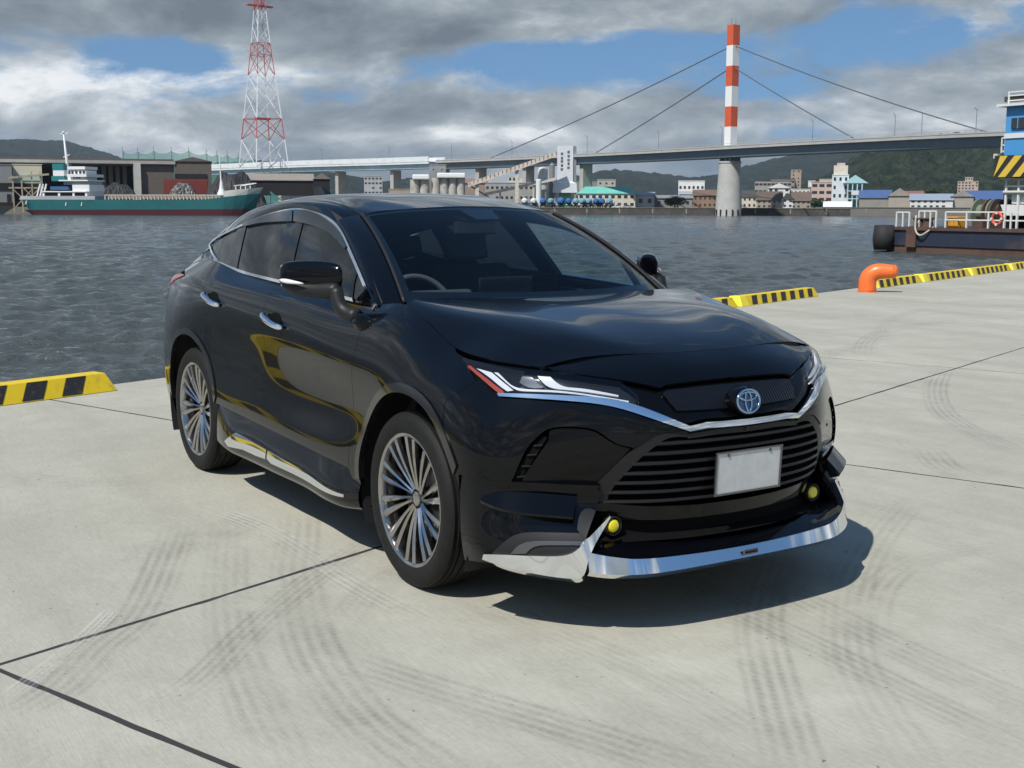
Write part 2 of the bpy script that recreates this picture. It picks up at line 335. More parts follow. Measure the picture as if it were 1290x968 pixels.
# ================================================================== the setting
EQ = np.array([-.342, .940, 0.0]); EQ /= np.linalg.norm(EQ); NQ = np.array([EQ[1], -EQ[0], 0.0])      # along the quay edge / inland
WZ = -2.0                                                                                        # water level
def q2w(s, t, z=0.0): p = EQ*s+NQ*t; return (p[0], p[1], z)
RNG = random.Random(11)
def concrete_mat(name, c1, c2, scale=1.0, streak=True, specks=True):
    m = bpy.data.materials.new(name); m.use_nodes = True; nt = m.node_tree; b = nt.nodes['Principled BSDF']; N = nt.nodes.new; L = nt.links.new
    g = N('ShaderNodeNewGeometry')
    def noise(sc, det, ro, rot=0.0, stretch=(1, 1, 1)):
        mp = N('ShaderNodeMapping'); mp.inputs['Rotation'].default_value = (0, 0, rot); mp.inputs['Scale'].default_value = stretch; L(g.outputs['Position'], mp.inputs[0])
        n = N('ShaderNodeTexNoise'); n.inputs['Scale'].default_value = sc*scale; n.inputs['Detail'].default_value = det; n.inputs['Roughness'].default_value = ro; L(mp.outputs[0], n.inputs['Vector']); return n.outputs['Fac']
    def mixc(fac, a, bb, typ='MIX'):
        n = N('ShaderNodeMix'); n.data_type = 'RGBA'; n.blend_type = typ; n.clamp_factor = True
        if isinstance(fac, (int, float)): n.inputs[0].default_value = fac
        else: L(fac, n.inputs[0])
        for i, v in ((6, a), (7, bb)):
            if isinstance(v, tuple): n.inputs[i].default_value = (*v, 1)
            else: L(v, n.inputs[i])
        return n.outputs[2]
    def ramp(v, p0, p1, c0=(0, 0, 0), c1_=(1, 1, 1)):
        r = N('ShaderNodeValToRGB'); r.color_ramp.elements[0].position = p0; r.color_ramp.elements[1].position = p1; r.color_ramp.elements[0].color = (*c0, 1); r.color_ramp.elements[1].color = (*c1_, 1); L(v, r.inputs[0]); return r.outputs[0]
    col = mixc(ramp(noise(.55, 9, .62), .33, .68), c1, c2)
    col = mixc(ramp(noise(2.3, 8, .68), .40, .75, (0, 0, 0), (.55, .55, .55)), col, tuple(.80*x for x in c1))
    ang = math.atan2(EQ[1], EQ[0])
    col = mixc(ramp(noise(1.6, 6, .6, -ang, (.14, 1.6, 1)), .50, .74, (0, 0, 0), (.5, .5, .5)), col, tuple(.76*x for x in c1))      # long broom sweeps
    col = mixc(ramp(noise(1.1, 7, .7, -ang+1.1, (.3, 1.3, 1)), .56, .72, (0, 0, 0), (.38, .38, .38)), col, tuple(.74*x for x in c1))
    col = mixc(ramp(noise(40, 4, .7), .35, .8, (0, 0, 0), (.35, .35, .35)), col, tuple(min(1, 1.22*x) for x in c2))
    if streak: col = mixc(ramp(noise(150, 3, .6, -ang, (.06, 1, 1)), .42, .7, (0, 0, 0), (.32, .32, .32)), col, tuple(.70*x for x in c1))
    if specks: col = mixc(ramp(noise(26, 2, .5), .735, .76, (0, 0, 0), (.75, .75, .75)), col, (.10, .09, .08))
    L(col, b.inputs['Base Color']); b.inputs['Roughness'].default_value = .82; b.inputs['Specular IOR Level'].default_value = .25
    bp = N('ShaderNodeBump'); bp.inputs['Strength'].default_value = .35; bp.inputs['Distance'].default_value = .004; L(noise(90, 6, .7), bp.inputs['Height']); L(bp.outputs[0], b.inputs['Normal'])
    return m
CONC = concrete_mat('quay_concrete', (.326, .319, .264), (.442, .433, .362))
def quay():
    V = [q2w(-400, -4.97, -.0012), q2w(500, -4.97, -.0012), q2w(500, 400, -.0012), q2w(-400, 400, -.0012)]
    base = mesh_obj('quay', V, [(0, 3, 2, 1)], mat('joint_filler', (.030, .029, .028), .85)); tag(base, 'concrete quay apron of large cast slabs with dark joints', None, None, 'structure')
    rows = [(-5.0, .445, [-30, -21, -13, -6.2, .58, 7.18, 15.35, 18.5, 25, 31.5, 38, 45, 52, 60, 70, 85, 100]),
            (.445, 5.45, [-27.85, -22.85, -17.85, -12.85, -7.85, -2.85, 2.15, 7.18, 12.2, 17.2, 22.2, 27.2, 34, 42, 52, 66, 85, 100]),
            (5.45, 10.5, [-27.85, -22.85, -17.85, -12.85, -7.85, -2.85, 2.15, 7.18, 12.2, 17.2, 22.2, 30, 40, 55, 75, 100])]
    def slab(s0, s1, t0, t1):
        g = .0115; near = s0 > -14 and s1 < 26 and t1 < 6      # near slabs get slightly crumbled edges
        cs = [(s0+g, t0+g), (s1-g, t0+g), (s1-g, t1-g), (s0+g, t1-g)]; R_ = []
        for i in range(4):
            a, b = np.array(cs[i]), np.array(cs[(i+1) % 4]); l = np.linalg.norm(b-a); k = max(1, int(l/.11)) if near else 1; d = (b-a)/l; nn = np.array([-d[1], d[0]]); w = 0.0
            for j in range(k):
                if j: w = .72*w+RNG.gauss(0, .0016)
                chip = RNG.random() < .02 and j
                R_.append(tuple(a+(b-a)*j/k+nn*(w+(RNG.uniform(.004, .010) if chip else 0))))
        n = len(R_); V = [q2w(p[0], p[1], 0.0) for p in R_]+[q2w(p[0], p[1], -.30) for p in R_]
        return mesh_obj('slab', V, [tuple(range(n))]+[(i, n+i, n+(i+1) % n, (i+1) % n) for i in range(n)], CONC, base)
    for t0, t1, js in rows:
        for a, b in zip(js[:-1], js[1:]): slab(a, b, t0, t1)
    slab(-400, -30, -5.0, 10.5) if False else None
    for s0, s1, t0, t1 in ((-400, -30, -5, .445), (-400, -27.85, .445, 10.5), (100, 500, -5, 10.5), (-400, 500, 10.5, 400)): slab(s0, s1, t0, t1)
    w = MB(); w.add([q2w(-400, -5.0, -.31), q2w(500, -5.0, -.31), q2w(500, -5.0, -6), q2w(-400, -5.0, -6)], [(0, 1, 2, 3)]); w.build('quay_wall', mat('wall_conc', (.16, .155, .14), .9, noise=(.8, (.07, .07, .06), .35, .7)), base)
    return base
QUAY = quay()
# tyre tracks: thin skins of rubber dust on the slabs
def tyre_mat(name, dark, amount):
    m = bpy.data.materials.new(name); m.use_nodes = True; nt = m.node_tree; nt.nodes.clear(); N = nt.nodes.new; L = nt.links.new
    o = N('ShaderNodeOutputMaterial'); d = N('ShaderNodeBsdfDiffuse'); d.inputs[0].default_value = (*dark, 1); t = N('ShaderNodeBsdfTransparent'); mx = N('ShaderNodeMixShader')
    uv = N('ShaderNodeUVMap'); sp = N('ShaderNodeSeparateXYZ'); L(uv.outputs[0], sp.inputs[0])
    def m_(op, a, b=None, clamp=False):
        n = N('ShaderNodeMath'); n.operation = op; n.use_clamp = clamp
        for i, v in enumerate((a, b)):
            if v is None: continue
            if isinstance(v, (int, float)): n.inputs[i].default_value = v
            else: L(v, n.inputs[i])
        return n.outputs[0]
    u, v = sp.outputs[0], sp.outputs[1]
    edge = m_('MULTIPLY', m_('MULTIPLY', m_('MULTIPLY', v, m_('SUBTRACT', 1.0, v)), 9.0, True), 1.0)
    groove = m_('ADD', m_('MULTIPLY', m_('SINE', m_('MULTIPLY', v, 31.4)), .5), .5)
    ch = m_('ADD', m_('MULTIPLY', m_('SINE', m_('ADD', m_('MULTIPLY', u, 175.0), m_('MULTIPLY', m_('ABSOLUTE', m_('SUBTRACT', v, .5)), 9.0))), .5), .5)
    g = N('ShaderNodeNewGeometry'); ns = N('ShaderNodeTexNoise'); ns.inputs['Scale'].default_value = 3.0; ns.inputs['Detail'].default_value = 9; ns.inputs['Roughness'].default_value = .74; L(g.outputs['Position'], ns.inputs['Vector'])
    pat = m_('SUBTRACT', m_('MULTIPLY', ns.outputs['Fac'], 3.4), 1.15, True)
    f = m_('MULTIPLY', m_('ADD', m_('ADD', m_('MULTIPLY', groove, .50), m_('MULTIPLY', m_('MULTIPLY', groove, ch), .35)), .12), m_('MULTIPLY', pat, edge)); f = m_('MULTIPLY', f, amount, True)
    at = N('ShaderNodeAttribute'); at.attribute_name = 'fade'; f = m_('MULTIPLY', f, at.outputs['Fac'])
    L(f, mx.inputs[0]); L(t.outputs[0], mx.inputs[1]); L(d.outputs[0], mx.inputs[2]); L(mx.outputs[0], o.inputs[0]); return m
TM = [tyre_mat('tyre_dust', (.15, .148, .14), .27), tyre_mat('tyre_dust_faint', (.17, .168, .16), .18), tyre_mat('tyre_chalk', (.62, .61, .58), .4)]
def tyre_mark(px, width, k, z):
    P = np.array([pix_ground(*p)[:2] for p in px]); P = curve(P, 60); t = np.gradient(P, axis=0); t /= np.linalg.norm(t, axis=1)[:, None]; n = np.stack([-t[:, 1], t[:, 0]], 1)
    arc = np.r_[0, np.cumsum(np.linalg.norm(np.diff(P, axis=0), axis=1))]; V = []; F_ = []
    for p, nn in zip(P, n): V += [(*(p-nn*width/2), z), (*(p+nn*width/2), z)]
    for i in range(len(P)-1): F_.append((2*i, 2*i+1, 2*i+3, 2*i+2))
    o = mesh_obj('tyre_mark', V, F_, TM[k], QUAY); me = o.data; uv = me.uv_layers.new(name='UVMap')
    for l in me.loops: vi = l.vertex_index; uv.data[l.index].uv = (arc[vi//2], vi % 2)
    at = me.attributes.new('fade', 'FLOAT', 'POINT'); T = np.linspace(0, 1, len(P)); fd_ = np.clip(np.minimum(T, 1-T)*6, 0, 1)
    at.data.foreach_set('value', np.repeat(fd_, 2).astype(np.float32))
for i, (px, w, k) in enumerate([([(0, 911), (77, 865), (128, 814), (163, 787), (201, 721), (226, 660)], .21, 0), ([(190, 892), (240, 865), (302, 807), (364, 752), (411, 717), (470, 680)], .17, 0),
        ([(376, 735), (391, 803), (419, 857), (457, 903), (496, 935), (590, 1000)], .24, 0), ([(291, 663), (287, 717), (291, 795), (310, 857), (341, 927), (370, 990)], .22, 1), ([(380, 640), (376, 690), (372, 720), (385, 760)], .24, 1),
        ([(985, 690), (965, 744), (959, 793), (972, 854), (990, 916), (1015, 1000)], .22, 0), ([(1150, 630), (1118, 664), (1082, 720), (1070, 775), (1076, 836), (1112, 903), (1170, 985)], .22, 1), ([(850, 725), (916, 762), (1033, 818), (1143, 873), (1310, 950)], .20, 0),
        ([(960, 730), (1008, 756), (1082, 793), (1174, 836), (1310, 895)], .22, 0), ([(430, 830), (500, 854), (622, 891), (745, 928), (900, 980)], .22, 0), ([(1192, 462), (1180, 485), (1180, 503), (1191, 522), (1227, 545), (1310, 582)], .24, 0),
        ([(1166, 566), (1178, 578), (1192, 590), (1230, 606)], .26, 0), ([(1105, 424), (1112, 412), (1130, 400), (1175, 388)], .24, 1), ([(1018, 505), (1026, 470), (1050, 445), (1120, 428)], .26, 1), ([(1088, 450), (1092, 432), (1130, 415), (1230, 402)], .3, 1),
        ([(600, 760), (700, 800), (820, 850), (1000, 960)], .2, 1), ([(1290, 690), (1180, 700), (1110, 735), (1090, 800)], .22, 1), ([(250, 640), (330, 668), (430, 730), (560, 800)], .16, 2), ([(0, 890), (60, 845), (120, 795), (150, 765)], .10, 2), ([(430, 790), (470, 745), (560, 690)], .2, 1),
        ([(0, 600), (100, 610), (230, 600)], .3, 1), ([(120, 700), (220, 690), (330, 650)], .34, 1)]):
    tyre_mark(px, w, k, .0022+.00045*i)
# ------------------------------------------------------------------ water
def water():
    m = bpy.data.materials.new('sea_water'); m.use_nodes = True; nt = m.node_tree; b = nt.nodes['Principled BSDF']; N = nt.nodes.new; L = nt.links.new
    b.inputs['Base Color'].default_value = (.056, .066, .062, 1); b.inputs['Roughness'].default_value = .09; b.inputs['IOR'].default_value = 1.33; b.inputs['Specular IOR Level'].default_value = .5
    g = N('ShaderNodeNewGeometry'); hs = None
    for sc, st_, w in ((.9, (1, .55, 1), .45), (2.6, (1, .6, 1), .36), (7.5, (1, .7, 1), .17)):
        mp = N('ShaderNodeMapping'); mp.inputs['Rotation'].default_value = (0, 0, -.9); mp.inputs['Scale'].default_value = st_; L(g.outputs['Position'], mp.inputs[0])
        n = N('ShaderNodeTexNoise'); n.inputs['Scale'].default_value = sc; n.inputs['Detail'].default_value = 5; n.inputs['Roughness'].default_value = .6; n.inputs['Distortion'].default_value = .4; L(mp.outputs[0], n.inputs['Vector'])
        mm = N('ShaderNodeMath'); mm.operation = 'MULTIPLY'; mm.inputs[1].default_value = w; L(n.outputs['Fac'], mm.inputs[0])
        if hs is None: hs = mm.outputs[0]
        else:
            a = N('ShaderNodeMath'); a.operation = 'ADD'; L(hs, a.inputs[0]); L(mm.outputs[0], a.inputs[1]); hs = a.outputs[0]
    bp = N('ShaderNodeBump'); bp.inputs['Strength'].default_value = 1.0; bp.inputs['Distance'].default_value = .34; L(hs, bp.inputs['Height']); L(bp.outputs[0], b.inputs['Normal'])
    # chop near the quay is real geometry: a fan of rings round the camera side
    az0 = math.atan2(FW[1], FW[0]); wd = math.atan2(EQ[1], EQ[0])+.75
    def fan(rs, az, stp, rmax, fade):
        R, A = np.meshgrid(rs, az, indexing='ij'); X = CAM_POS[0]+R*np.cos(A); Y = CAM_POS[1]+R*np.sin(A)
        X0, Y0 = X.copy(), Y.copy(); rn = np.random.default_rng(5); Z = np.zeros_like(X); step = R*stp
        for i in range(70):
            lam = .22*1.058**i if i < 50 else (rn.uniform(.4, 1.6) if i < 58 else rn.uniform(2.5, 6.0)); th = wd+rn.normal(0, .62); k = 2*math.pi/lam; ph = rn.uniform(0, 6.28); am = .0175*lam**.95/(1+.14*lam*lam)
            att = np.clip((lam-2.2*step)/(2.5*step), 0, 1); mod = .65+.35*np.sin(X0*rn.uniform(.2, .9)+Y0*rn.uniform(.2, .9)+ph)
            fz_ = k*(X0*math.cos(th)+Y0*math.sin(th))+ph; Z += att*mod*am*np.sin(fz_); hc = att*mod*am*.8*np.cos(fz_); X = X+hc*math.cos(th); Y = Y+hc*math.sin(th)
        Z *= np.clip((rmax-R)/fade, 0, 1); Z = np.where(Z > 0, Z*1.1, Z*.95); n1, n2 = X.shape; keep = (X0*NQ[0]+Y0*NQ[1]) < -4.7
        idx = np.arange(n1*n2).reshape(n1, n2); f = np.stack([idx[:-1, :-1], idx[1:, :-1], idx[1:, 1:], idx[:-1, 1:]], -1).reshape(-1, 4); kf = keep.ravel()[f].any(1); f = f[kf]
        used = np.unique(f); mp_ = -np.ones(n1*n2, int); mp_[used] = np.arange(len(used)); co = np.stack([X.ravel(), Y.ravel(), WZ+Z.ravel()], 1)[used]; f = mp_[f]
        me = bpy.data.meshes.new('water'); me.vertices.add(len(co)); me.vertices.foreach_set('co', co.ravel().astype(np.float32)); me.loops.add(f.size); me.loops.foreach_set('vertex_index', f.ravel().astype(np.int32)); me.polygons.add(len(f)); me.polygons.foreach_set('loop_start', np.arange(0, f.size, 4, dtype=np.int32)); me.update(calc_edges=True)
        me.polygons.foreach_set('use_smooth', [True]*len(f)); me.materials.append(m); o = bpy.data.objects.new('water', me); link(o); return o
    o = fan(np.geomspace(8.5, 480, 1090), np.linspace(az0-.50, az0+.46, 500), .0037, 480, 40); tag(o, 'grey green harbour water with small choppy waves', None, None, 'structure')
    o2 = fan(np.geomspace(8.5, 240, 480), np.linspace(az0+.46, az0+1.25, 300), .0070, 240, 30); o2.name = 'water_side'; o2.parent = o
    # open water beyond: the chop is finer than a pixel there, so it is roughness
    m2 = m.copy(); m2.name = 'sea_water_far'; b2 = m2.node_tree.nodes['Principled BSDF']; b2.inputs['Roughness'].default_value = .16
    for nd in m2.node_tree.nodes:
        if nd.bl_idname == 'ShaderNodeBump': nd.inputs['Distance'].default_value = .22
    fl = mesh_obj('water_far', [(-9000, -9000, WZ-.12), (9000, -9000, WZ-.12), (9000, 9000, WZ-.12), (-9000, 9000, WZ-.12)], [(0, 1, 2, 3)], m2, o)
    return o
water()
# ------------------------------------------------------------------ kerbs and bollard on the quay edge
YEL = mat('kerb_yellow', (.68, .49, .012), .5, noise=(11, (.36, .25, .045), .52, .80), bump=(60, .3, .003)); YEL2 = mat('kerb_bright_yellow', (.80, .66, .02), .4); BLK = mat('kerb_black', (.018, .018, .018), .55, noise=(22, (.14, .11, .05), .56, .74))
def kerb(s0, s1, label, cap=True, phase=0.0):
    root = empty('wheel_stop_kerb', q2w((s0+s1)/2, -4.82, 0), 0, label, 'kerb', 'striped kerbs along the quay edge'); o0 = np.array(root.location)
    P = lambda s, t, z: tuple(np.array(q2w(s, t, z))-o0)
    prof = [(-4.645, .004), (-4.725, .148), (-4.735, .155), (-4.885, .155), (-4.895, .148), (-4.97, .004)]
    V = []; m = len(prof)
    for s, k in ((s0, 0), (s0+.055, 1), (s1-.055, 1), (s1, 0)):
        for t, z in prof: tt = -4.80+(t+4.80)*1.0; V.append(P(s if (k or z < .1) else (s0+.052 if s == s0 else s1-.052), tt, z))
    # sloped ends: lower ring at the end, upper ring inset
    V = [P(s0, -4.645, .004), P(s0+.06, -4.725, .152), P(s0+.06, -4.89, .152), P(s0, -4.97, .004), P(s1, -4.645, .004), P(s1-.06, -4.725, .152), P(s1-.06, -4.89, .152), P(s1, -4.97, .004)]
    F_ = [(0, 1, 2, 3), (7, 6, 5, 4), (0, 4, 5, 1), (1, 5, 6, 2), (2, 6, 7, 3)]
    MB().add(V, F_).build('kerb_body', YEL, root, bevel=.008)
    def face(sa, sb, lo, hi, nm, mt):
        q = lambda s, h, sl: P(s+sl, -4.645-.080*(h-.004)/.148+.003, h+.0015)
        V = [q(sa, lo, -.045), q(sb, lo, -.045), q(sb, hi, .045), q(sa, hi, .045)]; mesh_obj(nm, V, [(0, 1, 2, 3)], mt, root)
    s = s0+(.42 if cap else .10)+phase
    while s+.17 < s1-.05:
        face(s, s+.185, .012, .146, 'black_stripe', BLK); s += .352
    if cap:
        MB().add([P(s0-.005, -4.640, .003), P(s0+.056, -4.720, .156), P(s0+.056, -4.894, .156), P(s0-.005, -4.975, .003), P(s0+.26, -4.640, .003), P(s0+.26, -4.720, .156), P(s0+.26, -4.894, .156), P(s0+.26, -4.975, .003)], F_).build('end_cap', YEL2, root, bevel=.006)
    return root
kerb(-1.95, 1.21, 'yellow kerb with black stripes left of the car rear wheel', cap=False, phase=.118)
kerb(-5.1, -2.06, 'striped yellow kerb left of the frame, mirrored in the car door', cap=False)
kerb(9.45, 12.48, 'striped yellow kerb showing just past the car bonnet', cap=False)
kerb(12.60, 15.52, 'striped kerb with bright yellow end between the car and the orange bollard')
kerb(18.35, 20.75, 'striped yellow kerb right behind the orange bollard', cap=False)
kerb(20.85, 23.95, 'striped kerb with bright yellow end, first beyond the bollard')
kerb(24.05, 27.10, 'striped kerb with bright yellow end, second beyond the bollard')
kerb(27.22, 30.2, 'farthest striped kerb with bright yellow end at the right frame edge')
def bollard():
    root = empty('mooring_bollard', q2w(17.15, -4.42, 0), 0, 'orange bent-neck mooring bollard at the quay edge', 'bollard')
    d = NQ*.80+EQ*.30; d /= np.linalg.norm(d); pts = curve([(0, 0, .0), (0, 0, .20), (d[0]*.04, d[1]*.04, .30), (d[0]*.15, d[1]*.15, .375), (d[0]*.30, d[1]*.30, .385), (d[0]*.46, d[1]*.46, .385)], 22)
    rad = np.interp(np.linspace(0, 1, 22), [0, .3, .6, .85, 1], [.165, .160, .150, .132, .122])
    mb = MB(); mb.tube([tuple(p) for p in pts], list(rad), 20); e = pts[-1]
    OR = mat('orange_paint', (.80, .16, .025), .38, noise=(9, (.62, .12, .03), .5, .8), coat=.2)
    mb.build('bollard_post', OR, root, smooth=True)
    # rounded nose
    mb = MB(); n = 20; V = []; dd = Vector((d[0], d[1], 0)); r_ = dd.cross(Vector((0, 0, 1))).normalized()
    for i in range(6):
        a = i/6*math.pi/2; rr = .122*math.cos(a); c = Vector(e)+dd*(.075*math.sin(a))
        for k in range(n): th = 2*math.pi*k/n; V.append(c+r_*(rr*math.cos(th))+Vector((0, 0, 1))*(rr*math.sin(th)))
    V.append(Vector(e)+dd*.075); F_ = [(i*n+k, i*n+(k+1) % n, (i+1)*n+(k+1) % n, (i+1)*n+k) for i in range(5) for k in range(n)]+[(5*n+k, 5*n+(k+1) % n, 6*n) for k in range(n)]
    mb.add(V, F_).build('bollard_nose', OR, root, smooth=True)
    MB().lathe([(.185, 0.003), (.182, .012), (.16, .014)], 24, caps=False).build('base_plate', OR, root, auto=.5)
bollard()
# ================================================================== the far shore
def gdir(px):
    d = FW + RT*(px-PW/2)/F_PX - UP*(260-PH/2)/F_PX; h = d[:2]/np.linalg.norm(d[:2]); return h
def fp(px, dist): return CAM_POS[:2]+gdir(px)*dist            # plan position on a bearing at a real distance
def fz(px, py, dist):                                         # height of a bearing/elevation at that distance
    d = FW + RT*(px-PW/2)/F_PX - UP*(py-PH/2)/F_PX; return CAM_POS[2]+d[2]/np.linalg.norm(d[:2])*dist
def frot(px): h = gdir(px); return math.atan2(h[1], h[0])-math.pi/2      # local x = across the view, local y = away
def site(name, px, dist, z, label, cat, group=None, turn=0.0):
    p = fp(px, dist); return empty(name, (p[0], p[1], z), frot(px)+turn, label, cat, group)
def span(x0, x1, dist): return float(np.linalg.norm(fp(x1, dist)-fp(x0, dist)))
def hgt(px, y0, y1, dist): return fz(px, y0, dist)-fz(px, y1, dist)
WALLS = {}
def wm(name, c, r=.8): return mat(name, c, r, noise=(.35, tuple(.8*x for x in c), .35, .75))
CREAM = wm('cream_render', (.60, .56, .46)); WHITEW = wm('white_render', (.66, .67, .66)); GREYW = wm('grey_cladding', (.25, .26, .26)); PINKW = wm('pink_render', (.52, .40, .36)); BROWNW = wm('brown_cladding', (.125, .108, .092)); TAN = wm('tan_tile', (.36, .29, .23)); DKROOF = wm('dark_roof_tile', (.07, .066, .064)); BRROOF = wm('brown_roof_tile', (.16, .105, .075)); BLUEROOF = mat('blue_sheet_roof', (.065, .115, .25), .5); TEALROOF = mat('teal_sheet_roof', (.12, .46, .38), .5, noise=(.3, (.20, .52, .44), .4, .7)); GREYROOF = mat('grey_sheet_roof', (.30, .33, .36), .55); WINM = mat('far_window', (.03, .036, .042), .15); DARKIN = mat('dark_interior', (.012, .012, .013), .9); RUST = mat('rust', (.20, .085, .045), .8, noise=(.6, (.10, .05, .035), .4, .7)); LBLUE = wm('pale_blue_steel', (.42, .58, .68)); CONCF = wm('far_concrete', (.40, .39, .36)); SEAW = mat('seawall_dark', (.055, .052, .047), .9, noise=(.5, (.11, .10, .085), .45, .75))
def house(name, label, cat, x0, x1, y0, y1, dist, depth, wallm, roof='flat', roofm=None, rh=0.0, cols=0, rows=0, group=None, turn=0.0, ww=.55, wh=.5, ground=None):
    cx = (x0+x1)/2; z0 = fz(cx, y1, dist) if ground is None else ground; root = site(name, cx, dist, z0, label, cat, group, turn); w = span(x0, x1, dist); h = fz(cx, y0, dist)-z0-rh; d = depth
    MB().box((0, d/2, h/2), (w, d, h)).build('wall', wallm, root)
    if roof == 'flat':
        MB().box((0, d/2, h+.15), (w+.3, d+.3, .3)).build('roof', roofm or wallm, root)
    elif roof == 'gable':      # ridge across the view
        MB().add([(-w/2-.4, -.5, h-.2), (w/2+.4, -.5, h-.2), (w/2+.4, d/2, h+rh), (-w/2-.4, d/2, h+rh), (w/2+.4, d+.5, h-.2), (-w/2-.4, d+.5, h-.2)], [(0, 1, 2, 3), (3, 2, 4, 5), (0, 3, 5), (1, 4, 2), (0, 5, 4, 1)]).build('roof', roofm, root)
    elif roof == 'front':      # gable end towards the water
        MB().add([(-w/2-.4, -.5, h-.2), (w/2+.4, -.5, h-.2), (0, -.5, h+rh), (-w/2-.4, d+.5, h-.2), (w/2+.4, d+.5, h-.2), (0, d+.5, h+rh)], [(0, 1, 2), (3, 5, 4), (0, 2, 5, 3), (1, 4, 5, 2), (0, 3, 4, 1)]).build('roof', roofm, root)
    elif roof == 'hip':
        MB().add([(-w/2-.5, -.5, h-.15), (w/2+.5, -.5, h-.15), (w/2+.5, d+.5, h-.15), (-w/2-.5, d+.5, h-.15), (-w*.38, d/2, h+rh), (w*.38, d/2, h+rh)], [(0, 1, 5, 4), (1, 2, 5), (2, 3, 4, 5), (3, 0, 4), (0, 3, 2, 1)]).build('roof', roofm, root)
    if cols:
        cw, chh = w/cols, h/rows
        for i in range(cols):
            for j in range(rows):
                if RNG.random() < .12: continue
                MB().box((-w/2+cw*(i+.5), -.03, chh*(j+.55)), (cw*ww, .12, chh*wh)).build('window', WINM, root)
    return root, w, h
def far_land():
    # the built-up banks across the harbour
    def bank(name, pts, z, m, label):
        P = [fp(*p) for p in pts]; n = len(P); V = [(p[0], p[1], z) for p in P]+[(p[0], p[1], WZ-1.5) for p in P]
        o = mesh_obj(name, V, [tuple(range(n))]+[(i, (i+1) % n, n+(i+1) % n, n+i) for i in range(n)], m); tag(o, label, None, None, 'structure')
    bank('far_bank_ground', [(-160, 620), (-40, 505), (58, 498), (330, 470), (430, 520), (520, 545), (700, 560), (1078, 520), (1300, 500), (1700, 470), (2300, 2200), (1300, 3500), (200, 3500), (-700, 2200)], .6, mat('bank_earth', (.20, .19, .165), .9, noise=(.03, (.12, .13, .09), .4, .65)), 'flat built-up far bank of the harbour')
far_land()
def ridge(name, label, pts, dist, back, m, seed, rough, amp):
    """a wooded hill: crest heights follow the listed bearings; slopes fall towards the viewer and behind"""
    rn = np.random.default_rng(seed); xs = np.array([p[0] for p in pts], float); nx, ny = 170, 40; X = np.linspace(xs[0], xs[-1], nx); Yp = np.interp(X, xs, [p[1] for p in pts]); V = []
    ph = rn.uniform(0, 6.28, (24, 2)); fr = 2.0**np.linspace(0, 5.2, 24)*.9
    for i, x in enumerate(X):
        for j in range(ny):
            t = j/(ny-1)*1.35; dd = dist+back*(t-1.0); base = .3; crest = fz(x, Yp[i], dist); prof = math.sin(min(t, 1.0)*math.pi/2)**1.15 if t <= 1 else 1-(t-1)**1.2*.9
            p = fp(x, dd); nn = 0.0
            for q in range(24): nn += math.sin(fr[q]*(x/95.0)+ph[q, 0])*math.sin(fr[q]*(t*3.1)+ph[q, 1])/fr[q]**.85
            wob = amp*nn*(crest-base)*(max(0, 1-abs(2*min(t/.86, 1)-1)**2) if t < .86 else .0)+rn.normal(0, rough)*(1 if 0 < j else 0)
            V.append((p[0], p[1], base+(crest-base)*prof+wob))
    F_ = [(i*ny+j, (i+1)*ny+j, (i+1)*ny+j+1, i*ny+j+1) for i in range(nx-1) for j in range(ny-1)]
    o = mesh_obj(name, V, F_, m, smooth=True); tag(o, label, None, None, 'structure')
FOREST = mat('forest', (.010, .019, .011), .95, noise=(.045, (.036, .048, .027), .42, .62), bump=(.09, 1.0, 12.0), spec=.1); FOREST2 = mat('forest_far', (.011, .019, .015), .95, noise=(.022, (.025, .036, .026), .40, .64), bump=(.045, 1.0, 18.0), spec=.1)
def hills():
    ridge('far_mountain_hill', 'hazy blue mountain ridge far behind the left warehouses', [(-260, 215), (-120, 186), (-20, 178), (40, 177), (80, 180), (120, 190), (160, 202), (230, 214), (330, 222), (420, 232)], 6000, 1700, FOREST2, 1, 2, .10)
    ridge('low_hill', 'low dark hills on the horizon behind the left warehouses', [(-260, 205), (-40, 199), (10, 192), (30, 198), (60, 203), (90, 199), (120, 203), (170, 206), (300, 212), (420, 218), (480, 230), (520, 226), (600, 230)], 4200, 1200, FOREST2, 2, 2, .12)
    ridge('middle_hill', 'bluish ridge behind the silo tower and the bridge pier', [(660, 232), (730, 224), (760, 216), (790, 217), (830, 221), (870, 226), (905, 222), (960, 206), (1000, 197), (1050, 190), (1110, 186), (1180, 185), (1260, 184), (1340, 185), (1500, 205)], 5200, 2000, FOREST2, 3, 3, .14)
    ridge('green_hill', 'green wooded hill beyond the right bank town', [(900, 256), (960, 248), (1000, 238), (1040, 222), (1075, 208), (1110, 200), (1150, 198), (1200, 197), (1260, 195), (1330, 193), (1420, 205), (1550, 235)], 2300, 900, FOREST, 4, 2.2, .22)
hills()
